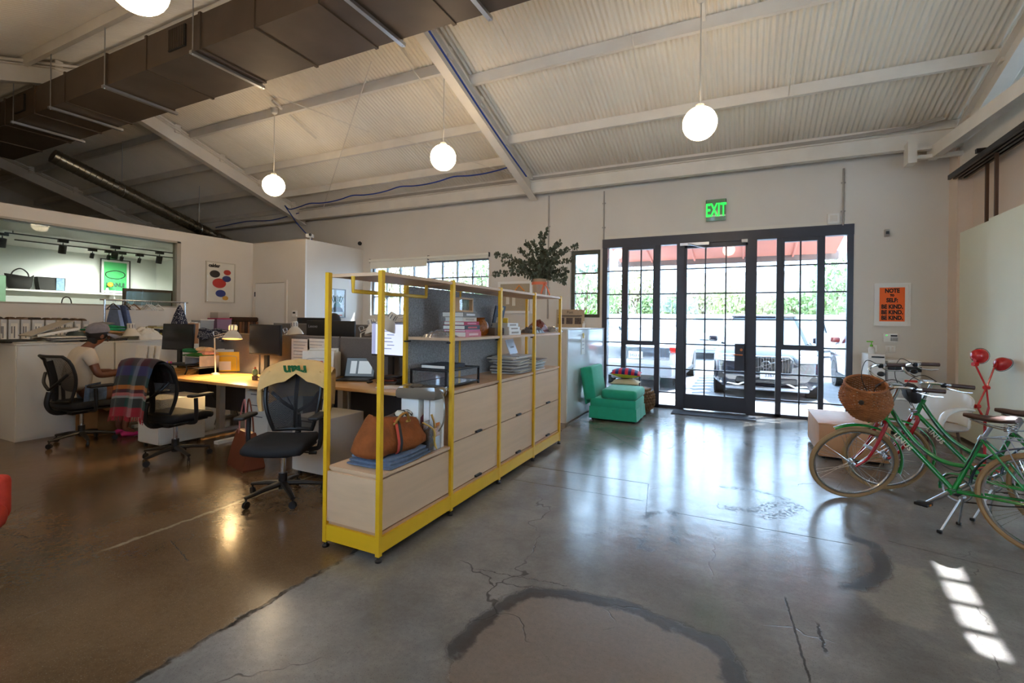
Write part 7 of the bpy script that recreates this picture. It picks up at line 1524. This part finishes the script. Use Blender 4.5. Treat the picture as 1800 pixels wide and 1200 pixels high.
person('dark-haired person partly hidden behind the large black monitor', (hp_.x, 5.35, 0), 1.9, dict(pelvis=(0, 0, .88), belly=(0, .01, 1.02), chest=(0, .02, 1.18), neck=(0, .03, 1.33), jaw=(0, .06, 1.39), head=(0, .06, 1.455), crown=(0, .05, 1.52), shoulder=(.16, .02, 1.25), elbow=(.21, .05, 1.02), wrist=(.17, .24, .93), hip=(.085, 0, .85), knee=(.09, .02, .46), ankle=(.09, 0, .09), toe=(.1, .13, .03), fdir=(0, 1, -.1)),
       ('skin_light', (206, 158, 128), .5), ('hair_dark', (26, 18, 20), .6), ('shirt_navy', (40, 44, 58), .85), ('trousers_dark', (38, 38, 42), .85), ('shoe_dark', (30, 30, 32), .6), short=False)

# ------------------------------------------------------------------ white cabinets and clutter at the left
cb0 = at(27, 778, z=0); CBX, CBY = cb0.x, cb0.y; CBH = at(27, 604, X=CBX).z
ydiv = at(202, 600, X=CBX).y
for y0, y1, lb in ((CBY, ydiv - .004, 'white waist-high cabinet at the left edge'), (ydiv + .004, ydiv + .95, 'white waist-high cabinet behind the seated person')):
    t = thing('white_cabinet', lb, 'cabinet', (CBX, y0, 0), 0, 'white waist-high cabinets'); MB().b2(-1.0, -.02, 0, y1 - y0, 0.0, CBH - .025).obj('body', leg_white, t, smooth=False); MB().b2(-1.0, .004, -.004, y1 - y0, CBH - .022, CBH).obj('cabinet_top', leg_white, t, smooth=False)
    MB().b2(-.02, 0, .004, y1 - y0 - .004, .03, CBH - .026).obj('door', leg_white, t, smooth=False)
pz = CBH
pile('paper_pile', 'fanned pile of white papers on the left cabinet', (CBX - .28, at(110, 598, X=CBX - .28).y, pz), 12, .5, .42, .07, [paper, M('grey_card'), paper], 21, jit=.04, tilt=.04)
q = at(95, 588, X=CBX - .3); t = thing('tilted_folder', 'large grey folder tilted up on the paper pile', 'folder', (CBX - .3, q.y - .05, pz + .075)); MB().box((0, -.02, .1), (.34, .46, .012), rotm(.42, 0, .0)).obj('cover', M('folder_grey', (176, 168, 156), .7), t, smooth=False); MB().box((0, .04, .05), (.33, .42, .03), rotm(.2)).obj('pages', paper, t, smooth=False)
q = at(20, 598, X=CBX - .25); t = thing('black_folio', 'flat black folio with yellow marks at the left edge', 'folio', (CBX - .3, q.y + .02, pz), .1); MB().rbox((0, 0, .02), (.4, .3, .035), .012).obj('cover', black_plastic, t); MB().b2(-.05, .1, -.155, -.148, .005, .03).obj('yellow_mark', M('yellow_card'), t, smooth=False)
q = at(80, 600, X=CBX - .15); pile('loose_sheets', 'loose white sheets lying in front of the tilted folder', (CBX - .2, q.y - .12, pz), 4, .3, .4, .015, [paper], 22)
q = at(185, 595, X=CBX - .25); t = thing('clothes_pile', 'pile of green, tan and olive folded clothes on the white cabinet', 'clothes', (CBX - .3, q.y, pz), .2)
for k, (c, w) in enumerate((((60, 58, 56), .5), ((196, 190, 176), .46), ((112, 92, 66), .5), ((186, 140, 96), .48), ((22, 140, 86), .5), ((24, 130, 80), .4))): soft_slab(MB(), w, w * .8, .032, (.02 * (k % 2), .03 * (k % 3) - .03, .034 * k), 70 + k, .012).obj('folded_garment', M('garment_%d' % k, c, .9, var=.15, scale=25), t)
MB().box((.05, -.02, .235), (.16, .14, .008), rotm(.15, .1, .3)).obj('grey_label', M('grey_card'), t, smooth=False)
q = at(132, 590, X=CBX - .3); t = thing('sun_hat', 'folded grey-green hat on the cabinet behind the cap', 'hat', (CBX - .35, q.y + .03, pz)); MB().lathe([(.001, .13), (.07, .125), (.1, .09), (.11, .03), (.17, .012), (.168, .006), (.1, .02), (.09, .03)], 22).obj('crown', M('hat_green', (96, 108, 104), .9), t); MB().lathe([(.113, .03), (.116, .05), (.112, .06)], 22).obj('hat_band', black_plastic, t)
q = at(255, 598, X=CBX - .2); crumple('tissue_bundle', 'crumpled white tissue bundle on the cabinet beside the lamp', 'tissue', (CBX - .25, q.y + .02, pz + .001), (.4, .35, .16), M('tissue', (220, 214, 202), .8), 33, amp=.2)
t = thing('woven_mat', 'black and white woven mat under the clothes pile', 'mat', (CBX - .12, at(180, 600, X=CBX).y, pz)); MB().rbox((0, 0, .02), (.2, .42, .04), .01).obj('weave', M('woven_bw', (60, 58, 56), .9, var=.9, scale=60), t)
# low credenza along the left partition with magazine files and books
CRX, CRZ = XL + .02, .98; y0, y1 = 1.6, 7.0
t = thing('low_credenza', 'long white credenza along the left partition', 'credenza', (CRX, y0, 0))
n = 6
for k in range(n):
    a0, a1 = (y1 - y0) * k / n, (y1 - y0) * (k + 1) / n; MB().b2(.0, .44, a0 + .002, a1 - .002, 0, CRZ - .03).obj('cabinet_unit', leg_white, t, smooth=False); MB().b2(.44, .455, a0 + .006, a1 - .006, .04, CRZ - .035).obj('door', leg_white, t, smooth=False)
MB().b2(-.0, .46, 0, y1 - y0, CRZ - .03, CRZ).obj('credenza_top', leg_white, t, smooth=False)
bxm = M('file_box', (204, 202, 198), .6, var=.02); edges_ = [0, 13.6, 36, 55, 79, 99, 114, 130, 144, 158]
for k in range(9):
    ya, yb = at(edges_[k] + 1, 575, X=CRX + .36).y, at(edges_[k + 1] - 1, 575, X=CRX + .36).y; hz = at(edges_[k] + 5, 561 + k * .35, X=CRX + .36).z - CRZ; w_ = yb - ya
    t = thing('magazine_file', '%s white magazine file from the left edge on the credenza' % ORD[k], 'file box', (CRX + .22, (ya + yb) / 2, CRZ), PI / 2 + .0, 'white magazine files'); fw_ = w_ * .93
    MB().b2(-fw_ / 2, fw_ / 2, -.14, .12, 0, hz).obj('box', bxm, t, smooth=False); MB().b2(-fw_ * .32, fw_ * .32, -.144, -.14, hz * .2, hz * .88).obj('label_card', paper, t, smooth=False)
    for j in range(2): MB().b2(-.012 + .05 * j * fw_ / .2 - .02, .0 + .05 * j * fw_ / .2 - .02, -.147, -.144, hz * (.4 if j else .55), hz * .78).obj('label_print', M('grey_key'), t, smooth=False)
    soft_slab(MB(), fw_ * .8, .2, .035, (0, 0, hz - .012), 90 + k, .012).obj('sample_scrap', M('scrap_%d' % (k % 3), ((54, 46, 44), (96, 70, 50), (120, 100, 84))[k % 3], .8), t)
for k in range(4):
    ya = at(206 + k * 8, 575, X=CRX + .36).y; t = thing('magazine_file', '%s pale file box right of the seated person' % ORD[k], 'file box', (CRX + .2, ya, CRZ), PI / 2, 'white magazine files'); MB().b2(-.05, .05, -.14, .12, 0, .27).obj('box', bxm, t, smooth=False); MB().b2(-.03, .03, -.144, -.14, .06, .2).obj('label_card', paper, t, smooth=False)
cols = [(150, 40, 40), (60, 62, 80), (70, 80, 96), (90, 98, 112), (176, 176, 184), (120, 124, 136), (52, 48, 66), (180, 172, 160), (60, 34, 70), (40, 44, 50), (170, 150, 60), (56, 52, 50), (74, 60, 50), (186, 180, 170)]
xk = 238.
for k in range(14):
    w_px = 4.4; ya, yb = at(xk, 572, X=CRX + .36).y, at(xk + w_px, 572, X=CRX + .36).y; hz = .25 + .04 * math.sin(k * 2.3)
    t = thing('upright_book', '%s upright book from the left in the row under the garment rack' % ORD[k], 'book', (CRX + .24, (ya + yb) / 2, CRZ), PI / 2, 'upright books on the credenza'); w_ = (yb - ya) * .92; cm = M('spine_%d' % k, cols[k], .5)
    MB().b2(-w_ / 2, w_ / 2, -.1, -.096, 0, hz).b2(-w_ / 2, -w_ / 2 + .003, -.096, .08, 0, hz).b2(w_ / 2 - .003, w_ / 2, -.096, .08, 0, hz).obj('cover', cm, t, smooth=False); MB().b2(-w_ / 2 + .003, w_ / 2 - .003, -.096, .075, .004, hz - .005).obj('pages', paper, t, smooth=False); xk += w_px
def crbox(name, label, cat, px0, px1, py0, mat, z0=CRZ, d=.3, lid=None):
    a, c = at(px0, 570, X=CRX + .38), at(px1, 570, X=CRX + .38); hz = at(px0, py0, X=CRX + .38).z - z0; w_ = c.y - a.y; t = thing(name, label, cat, (CRX + .22, (a.y + c.y) / 2, z0), PI / 2); return t, w_, hz
t, w_, hz = crbox('paper_pile', 'pile of green and cream papers lying over the upright books', 'papers', 272, 306, 552, None, CRZ + .295)
MB().box((0, 0, .02), (w_, .26, .03)).obj('folder', M('cream_folder', (196, 180, 120), .7), t, smooth=False); MB().box((.02, 0, .045), (w_ * .9, .24, .015), rotm(0, 0, .1)).obj('sheet', paper2, t, smooth=False)
t, w_, hz = crbox('tan_box', 'plain tan box beside the clear plastic bins', 'box', 331, 350, 568, None); MB().rbox((0, 0, hz / 2), (w_, .3, hz), .004).obj('body', M('tan_card', (170, 120, 80), .7), t); MB().b2(w_ / 2 - .002, w_ / 2 + .03, -.14, .14, 0, hz).obj('white_side', paper, t, smooth=False)
for k in range(4): MB().b2(-w_ / 2 + k * .07, -w_ / 2 + .06 + k * .07, -.12, .12, hz, hz + .03 - .005 * k).obj('paper_stack', (paper, paper2)[k % 2], t, smooth=False)
clrb = glass_mat('clear_bin', (232, 236, 240), .1, .2, .35); lilac = glass_mat('lilac_bin', (206, 168, 200), .1, .2, .5)
for px0, px1, py, mm, nm, lb in ((353, 377, 562, clrb, 'clear_bin', 'clear plastic bin with white contents on the credenza'), (382, 408, 560, lilac, 'lilac_bin', 'lilac plastic bin with a crimson rim on the credenza')):
    t, w_, hz = crbox(nm, lb, 'bin', px0, px1, py, mm); b = MB(); rg = lambda e, z: [(-w_ / 2 * e, -.15 * e, z), (w_ / 2 * e, -.15 * e, z), (w_ / 2 * e, .15 * e, z), (-w_ / 2 * e, .15 * e, z)]; b.loft([rg(.86, 0), rg(1, hz)], caps=False); b.add(rg(.86, .002), [(0, 1, 2, 3)]); b.obj('tub', mm, t, smooth=False); MB().rbox((0, 0, hz), (w_ * 1.04, .32, .02), .006).obj('rim', paper if nm == 'clear_bin' else M('crimson', (190, 30, 90), .5), t); soft_slab(MB(), w_ * .7, .2, hz * .5, (0, 0, .01), 99, .01).obj('contents', M('tissue') if nm == 'clear_bin' else M('lilac_cloth', (160, 110, 150), .8), t)
    if nm == 'lilac_bin': MB().rbox((.0, 0, hz + .07), (w_ * .8, .26, .12), .01).obj('grey_lid_box', M('folder_grey'), t)
t, w_, hz = crbox('wooden_crate', 'dark row of brown wooden samples near the flush door', 'crate', 412, 456, 557, None); MB().rbox((0, 0, hz - .05), (w_, .28, .1), .03).obj('fur_sample', M('brown_fur', (64, 42, 28), .95, var=.3, scale=60), t)
for k in range(9): MB().b2(-w_ / 2 + k * w_ / 9, -w_ / 2 + (k + .8) * w_ / 9, -.14, .12, 0, hz - .1).obj('sample_block', M('wood_%d' % (k % 3), ((96, 60, 38), (58, 34, 26), (130, 84, 52))[k % 3], .6), t, smooth=False)
# ------------------------------------------------------------------ garment rack
GX = XL + .75; ga, gb = at(184, 526, X=GX), at(325, 532, X=GX); gz = (ga.z + gb.z) / 2
t = thing('garment_rack', 'chrome garment rack in front of the interior window', 'rack', (GX, ga.y, 0)); Lg = gb.y - ga.y
MB().cyl((0, -.06, gz), (0, Lg + .05, gz), .014, n=10).obj('top_rail', chrome, t)
for y in (0, Lg): MB().cyl((0, y, .06), (0, y, gz), .015, n=10).obj('upright', chrome, t); MB().cyl((-.22, y, .06), (.22, y, .06), .014, n=8).obj('foot_bar', chrome, t)
MB().cyl((0, 0, .2), (0, Lg, .2), .012, n=8).obj('bottom_rail', chrome, t)
wood_h = M('wood_hanger', (150, 106, 64), .5); white_h = M('white_hanger', (236, 236, 234), .4); black_h = M('black_hanger', (40, 34, 34), .5)
def hanger(label, px, mat, name='clothes_hanger'):
    y = at(px, 530, X=GX).y; t = thing(name, label, 'hanger', (GX, y, gz), 0, 'hangers on the garment rack'); MB().tube(smoothpts([(0, 0, .016), (.016, 0, .0), (0, 0, -.02), (0, 0, -.06)], 5), .003, 5).obj('hook', chrome, t); MB().tube(smoothpts([(-.2, 0, -.15), (-.1, 0, -.1), (0, 0, -.06), (.1, 0, -.1), (.2, 0, -.15)], 4), .009, 6).obj('shoulder_bar', mat, t); MB().cyl((-.19, 0, -.15), (.19, 0, -.15), .005, n=6).obj('trouser_bar', mat, t); return t
for k, (px, mm, lb) in enumerate(((199, black_h, 'dark hanger left of the denim garment'), (218, black_h, 'dark hanger right of the denim garment'), (226, white_h, 'white hanger next to the wooden hanger'), (235, wood_h, 'wooden hanger in the middle of the rack'), (258, white_h, 'first of the white hangers toward the dotted cloth'), (262, white_h, 'second of the white hangers toward the dotted cloth'), (266, white_h, 'third of the white hangers toward the dotted cloth'), (278, white_h, 'white hanger hanging apart near the dotted cloth'))): hanger(lb, px, mm)
for px, c, lb in ((205, (120, 136, 170), 'pale blue denim garment on the garment rack'), (213, (96, 110, 146), 'darker blue denim garment on the garment rack')):
    y = at(px, 530, X=GX).y + (.03 if px > 210 else -.02); t = thing('denim_garment', lb, 'garment', (GX, y, gz), .15); b = MB()
    b.loft([[(-.07 - .13 * s, -.02 - .012 * s, -.08 - .42 * s), (.07 + .13 * s, -.02 - .012 * s, -.08 - .42 * s), (.07 + .13 * s, .02 + .012 * s, -.08 - .42 * s), (-.07 - .13 * s, .02 + .012 * s, -.08 - .42 * s)] for s in (0, .2, .6, 1)]); b.obj('cloth', M('denim_%d' % c[0], c, .85, var=.15, scale=20), t, ang=70); MB().tube(smoothpts([(0, 0, .016), (.016, 0, 0), (0, 0, -.02), (0, 0, -.09)], 5), .003, 5).obj('hook', chrome, t)
y = at(319, 540, X=GX).y; t = thing('dotted_dress', 'navy dress with white dots at the right end of the rack', 'garment', (GX, y - .03, gz), .3); b = MB(); b.loft([[(math.cos(a) * r, math.sin(a) * r * .8 * (1 + .12 * math.sin(4 * a)), z) for a in [2 * PI * k / 20 for k in range(20)]] for r, z in ((.02, -.05), (.05, -.12), (.09, -.22), (.13, -.36), (.15, -.48), (.14, -.55))]); b.obj('cloth', dot, t, ang=70); MB().tube(smoothpts([(0, 0, .016), (.016, 0, 0), (0, 0, -.02), (0, 0, -.06)], 5), .003, 5).obj('hook', chrome, t)

# ------------------------------------------------------------------ showroom behind the interior window
sb, se = at(7, 506, X=RX + .15), at(216, 517.5, X=RX + .15); sz = (sb.z + se.z) / 2
t = thing('wall_shelf', 'long white wall shelf inside the showroom', 'shelf', (RX, 1.4, sz)); MB().b2(0, .32, 0, 5.4, -.035, 0).obj('board', white_paint, t, smooth=False)
for y in (.5, 2.5, 4.5): MB().b2(0, .25, y, y + .02, -.12, -.035).obj('bracket', white_paint, t, smooth=False)
blk = M('black_canvas', (46, 44, 42), .8, var=.1, scale=20)
a, c = at(8, 495, X=RX + .16), at(58, 495, X=RX + .16); t = thing('slouchy_tote', 'black slouchy tote with a round handle on the showroom shelf', 'handbag', (RX + .17, (a.y + c.y) / 2, sz), PI / 2); w_ = c.y - a.y
b = MB(); rings = []
for z, e, d in ((0, .7, .1), (.05, .86, .13), (.16, .96, .12), (.24, 1.06, .06)): rings.append([(math.copysign(abs(math.cos(q)) ** .6, math.cos(q)) * w_ / 2 * e, math.sin(q) * d, z + .07 * (abs(math.cos(q)) ** 3) * (z / .24)) for q in [2 * PI * k / 22 for k in range(22)]])
b.loft(rings); b.obj('body', blk, t, ang=60); MB().tube(smoothpts([(-.14, -.03, .2), (-.11, -.03, .34), (0, -.03, .42), (.11, -.03, .34), (.14, -.03, .2)], 6), .012, 6).obj('handle', blk, t)
a, c = at(62, 497, X=RX + .16), at(112, 500, X=RX + .16); t = thing('boxy_tote', 'black boxy tote with a blue patterned end on the showroom shelf', 'handbag', (RX + .17, (a.y + c.y) / 2, sz), PI / 2); w_ = c.y - a.y; hz = at(62, 486, X=RX + .16).z - sz
b = MB(); b.loft([[(-w_ * .42, -.1, 0), (w_ * .46, -.1, 0), (w_ * .46, .1, 0), (-w_ * .42, .1, 0)], [(-w_ * .5, -.08, hz), (w_ * .5, -.08, hz), (w_ * .5, .08, hz), (-w_ * .5, .08, hz)]]); b.obj('body', blk, t, smooth=False); MB().b2(w_ * .14, w_ * .43, -.108, -.09, .01, hz * .97).obj('patterned_end', M('blue_pattern', (110, 140, 164), .6, var=.4, scale=18), t, smooth=False)
c0_, w_, h_ = wrect(175, 227, 456, 516, X=RX + .12); sg = M('green_print_paper', (70, 186, 104), .6)
t = framed('green_poster', 'black framed green poster with an outline drawing leaning on the showroom shelf', 'poster', (RX + .14, c0_.y, sz + h_ / 2), PI / 2, w_, h_, M('black_frame', (36, 34, 36), .4), .05, .02, sg)
b = MB(); b.tube(smoothpts([(-.3 * w_, -.02, .1 * h_), (-.1 * w_, -.02, .16 * h_), (.05 * w_, -.02, .17 * h_), (.28 * w_, -.02, .12 * h_), (.3 * w_, -.02, .02 * h_), (.1 * w_, -.02, -.06 * h_), (-.2 * w_, -.02, -.05 * h_), (-.32 * w_, -.02, .02 * h_)], 4, True), .009, 5, closed=True); b.obj('outline_drawing', black_ink, t); text("L'ENNUI", .17 * h_, M('dark_green_ink', (30, 58, 44), .6), t, (0, -.018, -.25 * h_), bold=.006, sx=.72)
p = at(188, 512, X=RX + .24); t = thing('flower_vase', 'small white vase with a yellow flower in front of the green poster', 'vase', (RX + .25, p.y, sz)); MB().lathe([(.001, 0), (.03, 0), (.04, .05), (.02, .1), (.025, .12), (.018, .115), (.001, .02)], 14).obj('vase', white_paint, t); MB().ball((.02, .05, .2), .055, 12, 8).obj('flower', M('marigold', (236, 176, 30), .7, bump=.6, bscale=60), t); MB().cyl((0, 0, .1), (.02, .05, .18), .005, n=5).obj('stem', M('leaf_dark'), t)
c0_, w_, h_ = wrect(215, 305, 508, 540, X=XL - .5); t = framed('wooden_mirror', 'brown wooden framed mirror inside the showroom, low in the interior window', 'mirror', (XL - .5, c0_.y, c0_.z), PI / 2, w_, h_, M('brown_frame', (96, 70, 52), .5), 0, .05, M('mirror_grey', (170, 178, 176), .15, .6), glazed=False); MB().b2(-w_ / 2, w_ / 2, 0, .06, -c0_.z, -h_ / 2).obj('stand', M('brown_frame'), t, smooth=False)
p = at(3, 497, X=RX + 1.2); t = thing('green_column', 'muted green panel at the left edge of the interior window', 'panel', (RX + 1.2, p.y - .32, 0)); MB().rbox((0, 0, 1.1), (.5, .6, 2.2), .01).obj('board', M('sage_green', (96, 128, 100), .6), t); MB().b2(-.2, .2, -.25, .25, 0, .02).obj('plinth', M('sage_green'), t, smooth=False)
p = at(117, 528, X=XL - .7); t = thing('standing_bag', 'bag with a thin black handle just above the window sill', 'handbag', (XL - .7, p.y, 0), PI / 2); MB().rbox((0, 0, p.z - .2), (.3, .14, .3), .03).obj('body', white_paint, t); MB().tube(smoothpts([(-.07, 0, p.z - .07), (-.05, 0, p.z + .03), (0, 0, p.z + .06), (.05, 0, p.z + .03), (.07, 0, p.z - .07)], 5), .009, 6).obj('handle', black_plastic, t); MB().b2(-.12, .12, -.06, .06, 0, p.z - .35).obj('plinth', white_paint, t, smooth=False)
trm = M('track_black', (34, 34, 36), .4)
for k, (pa_, pb_, hx) in enumerate((((8, 408), (313, 448), -11.0), ((26, 397), (313, 436), -12.2))):
    a, c = at(*pa_, X=hx), at(*pb_, X=hx); zt = min(2.88, (a.z + c.z) / 2); t = thing('track_light', ('nearer' if k == 0 else 'farther') + ' black lighting track with spotlights in the showroom', 'light', (hx, a.y, zt)); Lt = c.y - a.y; MB().b2(-.018, .018, 0, Lt, 0, .02).obj('rail', trm, t, smooth=False)
    for y in (0.1, Lt - .1): MB().cyl((0, y, .02), (0, y, 2.9 - zt), .006, n=6).obj('drop_rod', trm, t)
    for px in ((4, 111, 203, 281) if k == 0 else (163, 192, 215, 246)):
        y = at(px, 420, X=hx).y - a.y; h = MB().b2(-.03, .03, y - .07, y + .07, -.045, 0).obj('adapter', trm, t, smooth=False); rr = .055 if k == 0 else .035; MB().cyl((0, y, -.05), (0, y, -.09), .008, n=6).cyl((-.0, y, -.09), (-.04, y, -.09 - rr * 2.6), rr, n=14).obj('spot_head', trm, h)
        ld = bpy.data.lights.new('spot_bulb', 'SPOT'); ld.energy = 36; ld.color = (1, .97, .9); ld.spot_size = 2.2; ld.spot_blend = .8; ld.shadow_soft_size = .04; lo = bpy.data.objects.new('spot_bulb', ld); COL.objects.link(lo); lo.parent = t; lo.location = (-.05, y, -.1 - rr * 2.7); lo.rotation_euler = V((.75, 0, 1)).to_track_quat('Z', 'Y').to_euler()
